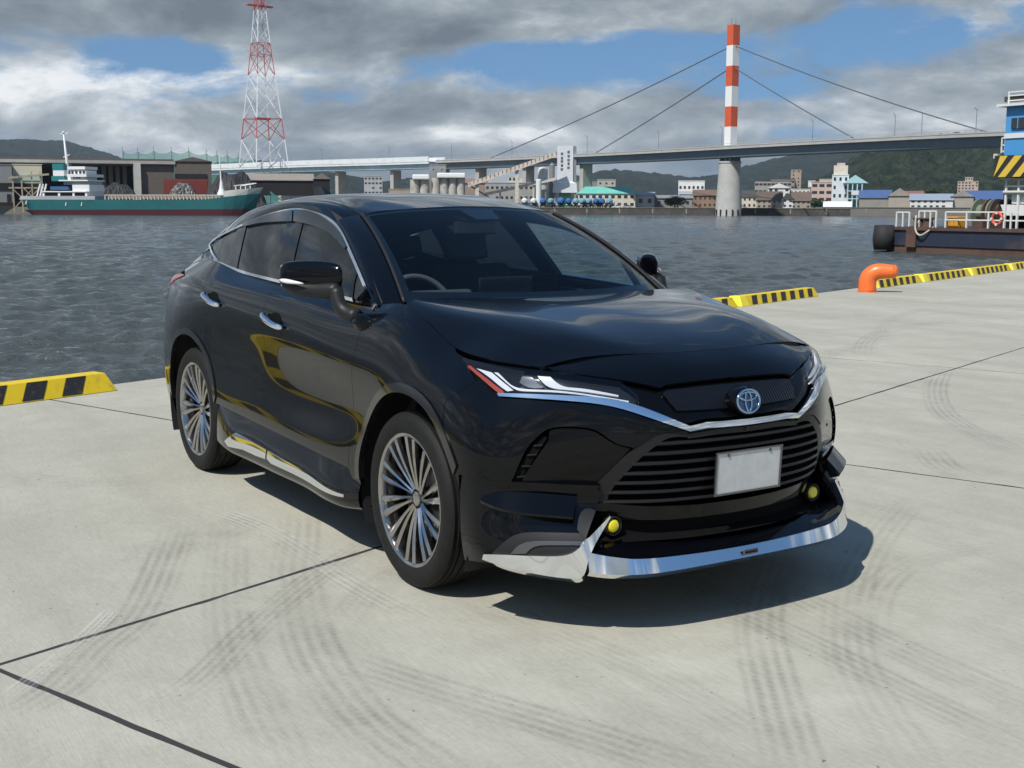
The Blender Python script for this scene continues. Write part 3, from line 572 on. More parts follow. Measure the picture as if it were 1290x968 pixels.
# ------------------------------------------------------------------ cable-stayed bridge
def bridge():
    root = empty('cable_stayed_bridge', (*fp(918, 500), WZ), 0, 'long grey road bridge hung from a red and white striped pylon', 'bridge'); o0 = np.array([*fp(918, 500), WZ])
    pts = [(262, 745, 213.5), (330, 712, 210.8), (400, 680, 208.2), (480, 648, 206.0), (556, 622, 203.5), (640, 596, 200.3), (740, 563, 195.6), (830, 530, 191.0), (918, 500, 186.0), (1000, 478, 181.3), (1090, 456, 176.6), (1170, 438, 172.6), (1250, 420, 169.0), (1340, 402, 165.5), (1470, 380, 160.5)]
    C3 = curve([(*fp(p[0], p[1]), fz(p[0], p[2], p[1])) for p in pts], 120)-o0; PXS = project(C3+o0)[:, 0]
    t = np.gradient(C3, axis=0); t[:, 2] = 0; t /= np.linalg.norm(t, axis=1)[:, None]; n = np.stack([-t[:, 1], t[:, 0], 0*t[:, 0]], 1)
    def sweep(nm, prof, a, b, m):
        V = []; F_ = []; k = len(prof); I = [i for i in range(120) if a <= PXS[i] <= b]
        for i in I:
            for (u, v) in prof: V.append(C3[i]+n[i]*u+np.array([0, 0, v]))
        for q in range(len(I)-1):
            for j in range(k): F_.append((q*k+j, q*k+(j+1) % k, (q+1)*k+(j+1) % k, (q+1)*k+j))
        F_ += [tuple(range(k)), tuple(reversed(range((len(I)-1)*k, len(I)*k)))]
        return MB().add(V, F_).build(nm, m, root)
    GIRD = wm('girder_grey_blue', (.17, .22, .26)); DECK = wm('deck_concrete', (.42, .42, .40)); WPAR = wm('white_parapet', (.66, .70, .72))
    W2 = 6.5
    sweep('deck_slab', [(-W2, -1.0), (W2, -1.0), (W2, 0), (-W2, 0)], 555, 1500, DECK)
    sweep('girder', [(-W2+.9, -1.05), (-W2+2.0, -4.0), (W2-2.0, -4.0), (W2-.9, -1.05)], 555, 1500, GIRD)
    for sg in (-1, 1):
        sweep('parapet', [(sg*W2-.12, .02), (sg*W2+.12, .02), (sg*W2+.12, .45), (sg*W2-.12, .45)], 555, 1500, DECK)
        sweep('hand_rail', [(sg*W2-.06, 1.05), (sg*W2+.06, 1.05), (sg*W2+.06, 1.2), (sg*W2-.06, 1.2)], 555, 1500, DECK)
        sweep('approach_parapet', [(sg*W2-.15, -.2), (sg*W2+.15, -.2), (sg*W2+.15, 2.3), (sg*W2-.15, 2.3)], 255, 557, WPAR)
    sweep('approach_deck', [(-W2, -1.2), (W2, -1.2), (W2, -.15), (-W2, -.15)], 255, 557, WPAR)
    sweep('approach_girder', [(-W2+1.2, -1.25), (-W2+1.5, -3.4), (W2-1.5, -3.4), (W2-1.2, -1.25)], 255, 557, LBLUE)
    for i in range(0, 120, 2):
        if PXS[i] > 565:
            for sg in (-1, 1): MB().box(tuple(C3[i]+n[i]*sg*W2+np.array([0, 0, .8])), (.14, .14, .7)).build('rail_post', DECK, root)
    # pier and pylon
    pz = C3[int(np.argmin(abs(PXS-918)))][2]
    MB().lathe([(5.3, -1.5), (5.2, 1.2), (4.25, pz-7.5), (4.25, pz-6.2), (4.5, pz-6.0), (4.5, pz-5.4)], 36).build('pier', wm('pier_concrete', (.46, .46, .44)), root, auto=.6)
    mb = MB()
    for k in range(14): a = 2*math.pi*k/14; MB().box((5.35*math.cos(a), 5.35*math.sin(a), 1.0), (.5, .5, 2.6), a).build('fender_post', DARKIN, root)
    for k in (-2.6, 0, 2.6): MB().box((k, 0, pz-4.8), (1.3, 5.0, 1.6)).build('bearing', GIRD, root)
    tz = fz(918, 32, 500)-WZ; b0 = pz+.2; nb = 6; RED = mat('aviation_orange', (.62, .10, .035), .5, noise=(.2, (.52, .09, .035), .4, .7)); WH = mat('pylon_white', (.74, .75, .74), .5)
    rz = math.atan2(t[60][1], t[60][0])
    for k in range(nb):
        za, zb = b0+(tz-b0)*k/nb, b0+(tz-b0)*(k+1)/nb; ta = 1.85
        MB().box((0, 0, (za+zb)/2), (3.3, 3.7, zb-za), rz).build('pylon_section', WH if k % 2 == 0 else RED, root)
    for sg in (-1, 1): MB().bar((sg*1.2, 0, tz), (sg*1.2, 0, tz+2.6), .12).build('lightning_rod', GIRD, root)
    CAB = mat('cable_grey', (.10, .12, .14), .5)
    def at_px(x): i = int(np.argmin(abs(PXS-x))); return C3[i]
    for ztop, xs in ((fz(918, 57, 500)-WZ, (612, 1252)), (fz(918, 84, 500)-WZ, (752, 1078))):
        for x in xs:
            e = at_px(x)+np.array([0, 0, .4]); s_ = np.array([0, 0, ztop]); P = []
            for q in np.linspace(0, 1, 14): p = s_+(e-s_)*q; p[2] -= (1.4 if abs(x-918) > 250 else .5)*4*q*(1-q); P.append(tuple(p))
            MB().tube(P, .23, 6).build('stay_cable', CAB, root, smooth=True)
    for px_ in (396, 480, 560, 640, 727, 818, 897, 1006, 1107, 1141, 1209): 
        i = int(np.argmin(abs(PXS-px_))); b = C3[i]+n[i]*W2*.9; MB().tube([tuple(b), tuple(b+np.array([0, 0, 8.2])), tuple(b+np.array([0, 0, 9.0])-n[i]*1.2)], [.14, .10, .08], 6).build('lamp_post', GIRD, root)
    # approach piers
    for px_ in (300, 355, 432, 500, 556, 610, 668, 735):
        i = int(np.argmin(abs(PXS-px_))); c = C3[i]; MB().box((c[0], c[1], (c[2]-4)/2+1), (2.2, 6.0, c[2]-5.5), math.atan2(t[i][1], t[i][0])).build('approach_pier', CONCF, root)
bridge()
# ------------------------------------------------------------------ lattice power tower
def power_tower():
    D = 690; root = site('transmission_tower', 333.5, D, .6, 'tall red and white lattice power tower behind the bridge approach', 'tower'); g = .6
    RED = mat('tower_red', (.42, .085, .07), .6); WH = mat('tower_white', (.66, .68, .70), .6); H = lambda y: fz(333, y, D)-g
    levels = [(212, 25.5), (176, 22.0), (150, 19.3), (118, 16.0), (95, 13.6), (70, 11.0), (55, 9.6), (34, 7.8), (14, 6.0), (-8, 4.6), (-30, 3.6), (-60, 2.8)]
    cols_ = [WH, RED, WH, WH, RED, RED, WH, WH, RED, WH, RED]; prev = None
    for k in range(len(levels)-1):
        (ya, wa), (yb, wb) = levels[k], levels[k+1]; za, zb = H(ya), H(yb); wa, wb = wa*.76, wb*.76; th = .44 if k < 3 else .34; cor = [(-1, -1), (1, -1), (1, 1), (-1, 1)]; m = cols_[k]; mb = MB(); ang = .5
        R_ = lambda x, y, z: (x*math.cos(ang)-y*math.sin(ang), x*math.sin(ang)+y*math.cos(ang), z)
        for i, (a, b) in enumerate(cor):
            a2, b2 = cor[(i+1) % 4]; p0, p1 = R_(a*wa/2, b*wa/2, za), R_(a*wb/2, b*wb/2, zb); q0, q1 = R_(a2*wa/2, b2*wa/2, za), R_(a2*wb/2, b2*wb/2, zb)
            mb.bar(p0, p1, th*1.25); mb.bar(p0, q1, th*.62); mb.bar(q0, p1, th*.62)
            if k in (1, 4, 5, 7, 8): mb.bar(p1, q1, th*.7)
        mb.build('lattice_section', m, root)
    for y in (150, 8, -30):
        MB().box((0, 0, H(y)), (9 if y == 150 else 15, 2.2, .8), .5).build('platform' if y == 150 else 'cross_arm', RED, root)
power_tower()
# ------------------------------------------------------------------ left bank: sheds, heaps, net
def left_bank():
    Z = .6
    r, w, h = house('grey_storehouse', 'plain grey storehouse at the far left edge with a dark opening', 'storehouse', -30, 17.5, 208, 255, 500, 20, GREYW)
    MB().box((w*.1, -.1, h*.42), (w*.75, .3, h*.20)).build('opening', DARKIN, r); MB().box((w*.38, -.1, h*.12), (w*.1, .3, h*.2)).build('opening', DARKIN, r)
    r, w, h = house('cream_shed', 'small cream walled shed left of the ship superstructure', 'shed', 18.5, 55, 208, 255, 505, 14, mat('cream_sheet', (.62, .58, .44), .7)); MB().box((0, -.1, h*.26), (w*.98, .3, h*.5)).build('opening', DARKIN, r); MB().box((0, -.16, h*.66), (w*.9, .2, h*.16)).build('green_sheet', mat('pale_green', (.42, .56, .46), .7), r)
    # conveyor trestle in front of it
    root = site('conveyor_trestle', 38, 492, WZ, 'rusty cream conveyor trestle on the quay behind the ship stern', 'conveyor'); m = mat('trestle_cream', (.44, .38, .26), .7, noise=(.5, (.24, .17, .10), .45, .7)); b0 = fz(38, 268, 492)-WZ
    for x in (-5.5, -2.5, 1.0, 4.0):
        MB().bar((x, 0, b0), (x, 0, hgt(38, 214+6*(x < 0), 268, 492)), .5).build('post', m, root)
    for a, b in (((-5.5, 2), (1, 9)), ((1, 2), (-5.5, 9)), ((-2.5, 3), (4, 10)), ((4, 3), (-2.5, 10))): MB().bar((a[0], 0, a[1]), (b[0], 0, b[1]), .35).build('brace', m, root)
    MB().bar((-7, 0, 13), (7, 0, 14.5), 1.1, .7).build('belt', m, root); MB().bar((-7, .2, 9.5), (6, .2, 9.5), .5, .5).build('beam', m, root)
    # long brown shed with open bays
    D = 520; root = site('cargo_shed', 150, D, Z, 'long brown open-fronted cargo shed behind the ship', 'shed'); w = span(56, 221, D); xs = lambda px: (px-138.5)/(221-56)*w-( -(150-138.5)/(165)*w )*0
    X = lambda px: span(min(px, 150), max(px, 150), D)*(1 if px >= 150 else -1); Hh = lambda y: fz(150, y, D)-Z
    MB().box(((X(-20)+X(221))/2, 12, (Hh(200)+Hh(208))/2), (X(221)-X(-20), 24, Hh(200)-Hh(208))).build('roof', BROWNW, root)
    MB().box(((X(-20)+X(221))/2, -.6, Hh(204.5)), (X(221)-X(-20)+1, .6, 1.2)).build('eave', wm('eave_grey', (.38, .37, .35)), root)
    MB().box(((X(179)+X(221))/2, 6, Hh(208)/2), (X(221)-X(179), 11, Hh(208))).build('wall', BROWNW, root)
    MB().box(((X(170)+X(179))/2, -.5, Hh(206)/2), (X(179)-X(170), 2, Hh(206))).build('pillar', wm('pillar_grey', (.50, .49, .46)), root)
    MB().box(((X(-20)+X(170))/2, 22, Hh(208)/2), (X(170)-X(-20), 2, Hh(208))).build('back_wall', DARKIN, root)
    for px_ in (92, 132, 141, 150, 159): MB().box((X(px_), 15, Hh(208)/2), (.9 if px_ < 130 else 1.6, .6, Hh(208))).build('column', wm('col_grey', (.20, .20, .20)), root)
    r, w, h = house('gabled_brown_shed', 'brown sheet shed with low gable and dark slot window right of the cargo shed', 'shed', 221.5, 268, 198, 246, D, 30, BROWNW, 'front', BROWNW, 1.6); MB().box((-w*.06, -.2, h*.52), (w*.86, .4, h*.20)).build('slot_window', DARKIN, r)
    root = site('red_cargo_container', 235, 505, Z, 'long red cargo container behind the ship hold', 'container'); w = span(207, 263, 505); h = fz(235, 226, 505)-Z
    RC = mat('container_red', (.22, .038, .026), .6, noise=(.4, (.16, .034, .026), .4, .7)); MB().box((0, 3, h/2), (w, 6, h)).build('container_body', RC, root)
    for k in range(18): MB().box((-w/2+w*(k+.5)/18, -.06, h/2), (w/18*.42, .14, h*.9)).build('corrugation', RC, root)
    root = site('white_barrier', 194, 503, Z, 'low row of cream blocks in front of the cargo shed', 'barrier'); 
    for k in range(3): MB().box((-5+k*5, 0, 1.1), (4.4, 1.2, 2.2)).build('block', CREAM, root)
    def heap(name, label, x0, x1, ytop, ybase, dist, depth, m, seed):
        rn = np.random.default_rng(seed); cx = (x0+x1)/2; root = site(name, cx, dist, fz(cx, ybase, dist), label, 'scrap heap'); w = span(x0, x1, dist); h = hgt(cx, ytop, ybase, dist); n, k = 46, 16; V = []; F_ = []
        for i in range(n+1):
            for j in range(k+1):
                u = i/n*2-1; v = j/k*2-1; e = max(0, 1-u*u*.92-.6*abs(u)**5*.1)*max(0, 1-v*v); V.append((u*w/2+rn.normal(0, .12), depth/2+v*depth/2+rn.normal(0, .12), h*e**.75*(1+.10*math.sin(u*9+seed)*math.cos(v*5))+rn.normal(0, .16)*(e > .02)))
        for i in range(n):
            for j in range(k): a = i*(k+1)+j; F_.append((a, a+k+1, a+k+2, a+1))
        MB().add(V, F_).build('heap_pile', m, root)
    SCR = mat('scrap_metal', (.014, .0135, .013), .7, noise=(1.2, (.045, .042, .040), .45, .7)); SCRL = mat('scrap_light', (.07, .068, .068), .5, metal=.3, noise=(1.0, (.34, .33, .32), .5, .66))
    heap('dark_scrap_heap', 'dark scrap heap inside the open bay of the cargo shed', 126, 172, 231, 246, 500, 10, SCR, 3)
    heap('pale_scrap_heap', 'pale grey scrap heap in front of the red container', 214, 248, 230.5, 246, 498, 8, SCRL, 4)
    heap('black_scrap_heap', 'large black scrap heap beside the ship bow', 252, 338, 216, 262, 490, 30, SCR, 5)
    # golf-range net on poles
    D = 830; root = site('driving_range_net', 265, D, Z, 'green golf driving range net hung between tall poles', 'net'); NET = mat('green_net', (.10, .30, .25), .8); mm = NET.node_tree; bs = mm.nodes['Principled BSDF']; bs.inputs['Alpha'].default_value = .62
    X = lambda px: span(min(px, 265), max(px, 265), D)*(1 if px >= 265 else -1); Hh = lambda px, y: fz(px, y, D)-Z; poles = [(157, 186), (176, 187), (196, 186), (218, 186), (240, 186), (262, 189), (275, 190), (288, 191), (302, 193), (322, 196), (340, 199), (362, 204)]
    for (a, ya), (b, yb) in zip(poles[:-1], poles[1:]):
        V = [(X(a), 0, 0), (X(b), 0, 0)]
        for q in np.linspace(1, 0, 7): V.append((X(a)+(X(b)-X(a))*q, 0, Hh(a, ya+4+(yb-ya)*q)-1.8*4*q*(1-q)))
        MB().add(V, [tuple(range(len(V)))]).build('net_panel', NET, root)
    for a, ya in poles: MB().tube([(X(a), -.4, 0), (X(a), -.4, Hh(a, ya-1))], .22, 6).build('net_pole', mat('net_pole', (.20, .30, .29), .6), root)
    # small shed with an excavator
    r, w, h = house('brown_roofed_shed', 'low shed with long weathered brown roof below the bridge approach', 'shed', 300, 396, 218, 246, 505, 22, DARKIN, 'gable', wm('weathered_roof', (.27, .235, .20)), 2.8)
    r, w, h = house('dark_gabled_shed', 'small dark gabled shed end just left of the bridge pier', 'shed', 396, 416, 218, 246, 500, 20, DARKIN, 'front', wm('weathered_roof2', (.20, .18, .16)), 2.2)
    root = site('excavator', 347, 488, Z, 'teal excavator with raised arm in front of the brown roofed shed', 'excavator'); TE = mat('machine_teal', (.05, .20, .19), .5)
    MB().box((0, 0, 1.5), (3.0, 2.6, 1.6)).build('body', TE, root, bevel=.2); MB().box((0, 0, .45), (3.8, 2.8, .9)).build('track', DARKIN, root, bevel=.2); MB().bar((.6, 0, 2.0), (-1.8, 0, 6.0), .55).build('boom', TE, root); MB().bar((-1.8, 0, 6.0), (3.0, 0, 2.2), .4).build('arm', TE, root); MB().box((3.1, 0, 1.6), (1.0, 1.2, .9)).build('bucket', DARKIN, root)
    house('grey_apartment_block', 'grey apartment block seen under the bridge approach', 'apartment block', 459, 482, 222.5, 246, 640, 12, wm('apt_grey', (.40, .42, .43)), cols=5, rows=4, ww=.6, wh=.35)
    house('low_tan_wall', 'low tan building left of the concrete silos', 'building', 490, 518, 239, 247, 560, 8, TAN)
left_bank()
# ------------------------------------------------------------------ coaster alongside the left bank
def ship():
    xa, xb = 42.5, 318.0; DA, DB = 470, 430; A, B = fp(xa, DA), fp(xb, DB); Lh = float(np.linalg.norm(B-A)); rz = math.atan2(*(B-A)[::-1])
    root = empty('cargo_ship', (*((A+B)/2), WZ), rz, 'teal hulled coastal cargo ship with white bridge and mast', 'ship'); pxm = lambda px: (px-(xa+xb)/2)/(xb-xa)*Lh
    k = 450/1560.0; HH = lambda y: (268.5-y)*k; TEALH = mat('hull_teal', (.006, .105, .112), .5, noise=(.15, (.006, .075, .082), .45, .7)); MAR = mat('hull_maroon', (.070, .010, .020), .6, noise=(.2, (.050, .012, .020), .4, .7)); WHS = mat('ship_white', (.70, .71, .71), .5); GRS = wm('ship_grey', (.36, .38, .39)); bw = 6.0
    st_ = []; n = 30
    for i in range(n+1):
        u = i/n; x = -Lh/2+Lh*u; fl = 1.0
        if u > .86: fl = math.cos((u-.86)/.14*math.pi/2)**.7
        if u < .05: fl = .82+.18*u/.05
        st_.append((x, bw*max(fl, .03), u))
    def hull(nm, za, zb, m, ra=0.0, rb=0.0, u0=0, u1=1):
        V = []; F_ = []; q = 0
        for x, b, u in st_:
            if u < u0 or u > u1: continue
            A_, B_ = za(u), zb(u); xo = 1.0 if u > .86 else 0.0; rake = (u-.86)/.14*2.6 if u > .86 else (-(.06-u)/.06*1.6 if u < .06 else 0)
            xb_ = x+rake*(A_/6.0 if A_ < 6 else 1); xt_ = x+rake*(B_/6.0)
            if u < .06: xb_ += 3.0*(1-A_/4.0)*(.06-u)/.06
            V += [(xb_, -b*(.93 if nm == 'hull_bottom' else 1), A_), (xt_, -b, B_), (xt_, b, B_), (xb_, b*(.93 if nm == 'hull_bottom' else 1), A_)]; q += 1
        for i in range(q-1):
            for j in range(4): F_.append((4*i+j, 4*i+(j+1) % 4, 4*(i+1)+(j+1) % 4, 4*(i+1)+j))
        F_ += [(0, 1, 2, 3), (4*q-1, 4*q-2, 4*q-3, 4*q-4)]
        return MB().add(V, F_).build(nm, m, root)
    sheer = lambda u: HH(250.5)+(.0 if u < .82 else (u-.82)/.18*2.2)
    wl = lambda u: HH(262.8)+(HH(261)-HH(262.8))*u
    hull('hull_bottom', lambda u: -1.0, wl, MAR); hull('hull', wl, sheer, TEALH)
    hull('poop_bulwark', lambda u: sheer(u)-.05, lambda u: HH(246.3), GRS, u0=0, u1=.36); hull('forecastle', lambda u: sheer(u)-.05, lambda u: sheer(u)+2.0, wm('bulwark_cream', (.60, .62, .56)), u0=.88, u1=1.0)
    MB().box(((pxm(148)+pxm(285))/2, 0, (sheer(.5)+HH(245.5))/2+.3), (pxm(285)-pxm(148), 8.4, HH(245.5)-sheer(.5))).build('hatch_coaming', wm('coaming_brown', (.30, .25, .20)), root)
    for i in range(34): x = pxm(146)+(pxm(292)-pxm(146))*i/33; MB().box((x, -5.2, sheer(.5)+.75), (.35, .5, 1.5)).build('stanchion', wm('stanchion_cream', (.55, .50, .42)), root)
    MB().bar((pxm(146), -5.5, sheer(.5)+1.55), (pxm(292), -5.5, sheer(.5)+1.55), .28).build('rail', wm('rail_pale', (.50, .48, .44)), root)
    # superstructure
    def blk(nm, x0, x1, y0, y1, d, m, yo=0): return MB().box(((pxm(x0)+pxm(x1))/2, yo, (HH(y0)+HH(y1))/2), (pxm(x1)-pxm(x0), d, HH(y0)-HH(y1))).build(nm, m, root)
    blk('deckhouse', 104, 125.5, 233, 241, 9.6, WHS); blk('deckhouse_upper', 92, 124, 228.5, 233, 8.6, GRS); blk('deck_edge', 88, 125, 227.3, 228.8, 10.8, WHS); blk('bridge_house', 96, 119, 216, 227.5, 7.0, WHS); blk('bridge_wing', 99, 124, 220.5, 223.8, 11.0, WHS); blk('bridge_top', 97, 119.5, 211.5, 215, 8.0, WHS)
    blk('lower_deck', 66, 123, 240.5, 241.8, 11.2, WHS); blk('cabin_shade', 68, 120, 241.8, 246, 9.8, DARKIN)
    for px_ in (67.5, 87.5, 106, 122): blk('deck_pillar', px_-1.3, px_+1.3, 241, 247, 10.6, WHS)
    for px_ in (98.5, 102.5, 107.5, 112.5, 117): blk('bridge_window', px_-1.4, px_+1.2, 217, 220.2, 7.3, WINM)
    for px_ in (104, 108, 111): blk('port_hole', px_-.8, px_+.8, 223.5, 225.5, 7.4, WINM)
    blk('funnel', 74.5, 89, 208, 215.5, 5.0, mat('funnel_teal', (.01, .17, .17), .5)); blk('funnel_band', 75, 89, 215.5, 222.5, 4.8, WHS); blk('funnel_base', 73, 89.5, 222.5, 228.5, 5.2, mat('funnel_teal', (.01, .17, .17), .5)); blk('life_raft', 76, 99, 235, 239, 10.0, mat('tarp_blue', (.03, .10, .26), .6))
    x = pxm(89.5); MB().tube([(x, 0, HH(228)), (x-.3, 0, HH(205)), (x-1.1, 0, HH(172))], [.62, .50, .22], 8).build('mast', WHS, root, smooth=True); MB().bar((x-2.6, 0, HH(172.5)), (x+.8, 0, HH(171.5)), .28).build('mast_yard', WHS, root); MB().lathe([(.0, HH(169)), (.5, HH(170)), (.5, HH(171.5)), (0, HH(172.5))], 10, (x-1.1, 0, 0)).build('radar_dome', WHS, root); MB().bar((x-1.6, 0, HH(200)), (x+1.0, 0, HH(197)), .25).build('mast_spar', WHS, root)
    MB().tube([(pxm(281), 0, sheer(.87)+1), (pxm(280), 0, HH(199))], [.35, .16], 8).build('foremast', WHS, root); MB().lathe([(1.7, sheer(.87)+.8), (.8, HH(238)), (.35, HH(228))], 10, (pxm(281), 0, 0)).build('mast_foot', WHS, root)
    for y_ in (-1, 1): MB().bar((pxm(300), y_*2.5, sheer(.95)+3.1), (pxm(318)+1.5, y_*.5, sheer(1)+3.4), .22).build('bow_rail', WHS, root)
    for px_ in (302, 307, 312, 317): MB().bar((pxm(px_), -2.2+(px_-302)*.1, sheer(.95)+1.6), (pxm(px_), -2.2+(px_-302)*.1, sheer(.95)+3.2), .22).build('rail_stanchion', WHS, root)
    for px_, y in ((47, 252), (98, 254), (118, 254)): MB().bar((pxm(px_), -6.05, HH(y)), (pxm(px_)-.3, -6.05, HH(y+4)), .3).build('draught_mark', WHS, root)
    for px_ in (54, 58, 62): MB().bar((pxm(px_), -3, HH(247)), (pxm(px_)+1.5, -3, HH(232)), .4).build('stern_davit', WHS, root)
ship()
# ------------------------------------------------------------------ silos, conveyor and tower
def silo_works():
    Z = .6; D = 560
    SW = mat('silo_weathered', (.44, .425, .385), .85, noise=(.45, (.27, .235, .19), .48, .70)); CAPW = mat('silo_cap_white', (.78, .79, .78), .5)
    for lab, x0, x1, y0, c0, c1 in (('pair of weathered concrete silos with white cap, left of the grey plant house', 517, 541, 226.5, 520, 541), ('row of weathered concrete silos with long white cap above the car roof', 544, 586, 224.5, 551, 586)):
        root = site('concrete_silo_block', (x0+x1)/2, D, Z, lab, 'silo', 'concrete silo blocks'); w = span(x0, x1, D); h = fz((x0+x1)/2, y0, D)-Z; n = 2 if x1-x0 < 30 else 4
        for k in range(n):
            MB().lathe([(w/n/2*1.02, 0), (w/n/2*1.02, h)], 22, (-w/2+w/n*(k+.5), 0, 0)).build('silo_cell', SW, root, auto=.5)
        MB().box((0, 1.5, h/2), (w*.96, 3, h*.99)).build('silo_core', SW, root)
        hc = 2.2; cw = span(c0, c1, D); MB().box(((span(x0, c0, D)+span(x0, c1, D))/2-w/2, 0, h+hc/2), (cw, 7, hc)).build('white_cap', CAPW, root, bevel=.5)
    house('grey_plant_house', 'dark grey plant house between the two concrete silo blocks', 'plant house', 541, 562, 208, 247, D+8, 9, wm('plant_grey', (.27, .28, .285)), cols=2, rows=3, ww=.15, wh=.12)
    # conveyors
    CV = mat('conveyor_cream', (.58, .53, .46), .7, noise=(.6, (.40, .30, .22), .5, .7))
    root = site('inclined_conveyor', 645, D-8, Z, 'long inclined conveyor gallery rising to the white tower', 'conveyor'); X = lambda px: span(min(px, 645), max(px, 645), D-8)*(1 if px >= 645 else -1); Hh = lambda px, y: fz(px, y, D-8)-Z
    MB().bar((X(590), 0, Hh(590, 233)), (X(702), 0, Hh(702, 193)), 2.2, 1.6).build('gallery', CV, root); MB().bar((X(590), -1.2, Hh(590, 235.5)), (X(702), -1.2, Hh(702, 196)), .3, .5).build('lower_chord', CV, root)
    for px_ in (601, 651): MB().bar((X(px_), 0, 0), (X(px_), 0, Hh(px_, 234-(px_-590)*.357)), 1.0, 1.6).build('support_leg', CV, root)
    for k in range(22): a = X(592)+(X(700)-X(592))*k/21; px_ = 592+(700-592)*k/21; MB().box((a, -1.15, Hh(px_, 233-(px_-590)*.357)), (.3, .1, 1.5)).build('gallery_rib', RUST, root)
    MB().bar((X(590), 0, Hh(590, 233)), (X(618), 0, Hh(618, 250)), .6, .6).build('chute', DARKIN, root)
    root = site('lower_conveyor', 655, D-4, Z, 'shorter lower conveyor running under the inclined gallery', 'conveyor'); X2 = lambda px: span(min(px, 655), max(px, 655), D-4)*(1 if px >= 655 else -1)
    MB().bar((X2(611), 0, fz(611, 245, D-4)-Z), (X2(700), 0, fz(700, 225.5, D-4)-Z), 1.6, 1.3).build('gallery', CV, root)
    for px_ in (630, 672): MB().bar((X2(px_), 0, 0), (X2(px_), 0, fz(px_, 245-(px_-611)*.22, D-4)-Z), .6, .8).build('support_leg', CV, root)
    # tower
    root = site('batching_tower', 711.5, D, Z, 'white sheet batching tower with two columns of small dark characters', 'tower'); TW = mat('tower_sheet', (.66, .67, .70), .6, noise=(.5, (.58, .60, .63), .4, .7)); Hh = lambda y: fz(711, y, D)-Z; w = span(700, 720, D)
    MB().box((0, 3.6, (Hh(184)+Hh(229))/2), (w, 7.2, Hh(184)-Hh(229))).build('tower_shaft', TW, root); MB().box((w/2+.75, 3.6, (Hh(184)+Hh(229))/2), (1.4, 6.0, Hh(184)-Hh(229))).build('stair_shaft', wm('stair_grey', (.24, .25, .25)), root)
    MB().add([(-w/2-2.0, -.8, Hh(243)), (w/2+1.9, -.8, Hh(243)), (w/2+1.9, 8, Hh(243)), (-w/2-2.0, 8, Hh(243)), (-w/2-1.6, -.8, Hh(231)), (w/2+1.6, -.8, Hh(231)), (w/2+1.6, 8, Hh(231)), (-w/2-1.6, 8, Hh(231)), (-w/2, 0, Hh(229)), (w/2, 0, Hh(229)), (w/2, 7.2, Hh(229)), (-w/2, 7.2, Hh(229))], [(3, 2, 1, 0), (0, 1, 5, 4), (1, 2, 6, 5), (2, 3, 7, 6), (3, 0, 4, 7), (4, 5, 9, 8), (5, 6, 10, 9), (6, 7, 11, 10), (7, 4, 8, 11)]).build('hopper_house', TW, root)
    for sx, sy in ((-1, 0), (1, 0), (-1, 1), (1, 1)): MB().box((sx*(w/2+1.0), sy*7, Hh(243)/2), (.8, .8, Hh(243))).build('leg', GREYW, root)
    MB().box((0, 2.5, Hh(243)/2), (w*.75, .4, Hh(243)*.98)).build('green_door', mat('door_green', (.10, .33, .17), .6), root)
    INK = mat('sign_ink', (.05, .05, .06), .7)
    for cx, ys in ((-1.45, (194, 199.5, 203.5, 208.7, 213.5)), (1.5, (191.8, 197, 202, 206.5, 211.5))):
        for q, y in enumerate(ys):      # small square characters, too far to read: strokes only
            z = Hh(y); s_ = .52
            for a, b in (((-s_, .42), (s_, .42)), ((-s_, 0), (s_, 0)), ((-s_*.8, -.45), (s_*.9, -.45)), ((-.2 if q % 2 else -.45, .5), (-.2 if q % 2 else -.45, -.5)), ((.3, .5), (.35 if q % 3 else .1, -.5))): MB().bar((cx+a[0], -.06, z+a[1]), (cx+b[0], -.06, z+b[1]), .06, .2).build('character_stroke', INK, root)
    # cylinders
    root = site('cement_silo', 683.5, D-2, Z, 'pale steel cement silo standing just left of the white tower', 'silo'); r = span(677, 690, D)/2; Hh = lambda y: fz(683, y, D)-Z
    MB().lathe([(.4, Hh(246)), (r, Hh(239)), (r, Hh(214)), (r*.8, Hh(211.5)), (.3, Hh(210.5))], 20).build('silo_shell', mat('silo_steel', (.55, .55, .53), .5, noise=(.5, (.42, .41, .38), .4, .7)), root, auto=.5)
    for a in range(4): MB().bar((r*.8*math.cos(a*1.57+.78), r*.8*math.sin(a*1.57+.78), 0), (r*.8*math.cos(a*1.57+.78), r*.8*math.sin(a*1.57+.78), Hh(238)), .4).build('leg', GREYW, root)
    root = site('small_silo', 695, D+3, Z, 'thin dark steel silo squeezed between cement silo and tower', 'silo'); r = span(691, 698, D)/2; MB().lathe([(r, 0), (r, fz(695, 208, D)-Z), (.2, fz(695, 205, D)-Z)], 14).build('silo_shell', wm('dark_steel', (.22, .22, .22)), root, auto=.5)
    root = site('white_standpipe', 678.5, D-12, Z, 'white vertical pipe stack in front of the cement silo', 'pipe'); r = span(675, 682, D)/2; MB().lathe([(r, 0), (r, fz(678, 227, D-12)-Z), (r*.6, fz(678, 226, D-12)-Z)], 14).build('pipe_shell', mat('pipe_white', (.68, .68, .66), .5), root, auto=.5)
    house('grey_works_building', 'long grey works building behind the conveyors', 'building', 611, 672, 231, 256, D+25, 12, wm('works_grey', (.33, .33, .315)), cols=10, rows=2, ww=.5, wh=.25)
    house('rusty_roof_house', 'rust roofed low building left of the grey works building', 'building', 586, 614, 225, 247, D+40, 12, wm('rusty_wall', (.30, .24, .20)), 'gable', wm('rust_roof', (.24, .16, .13)), 2.0)
    house('white_office', 'small white office block showing above the works building', 'office', 640, 670, 223, 236, D+60, 12, WHITEW, cols=6, rows=2)
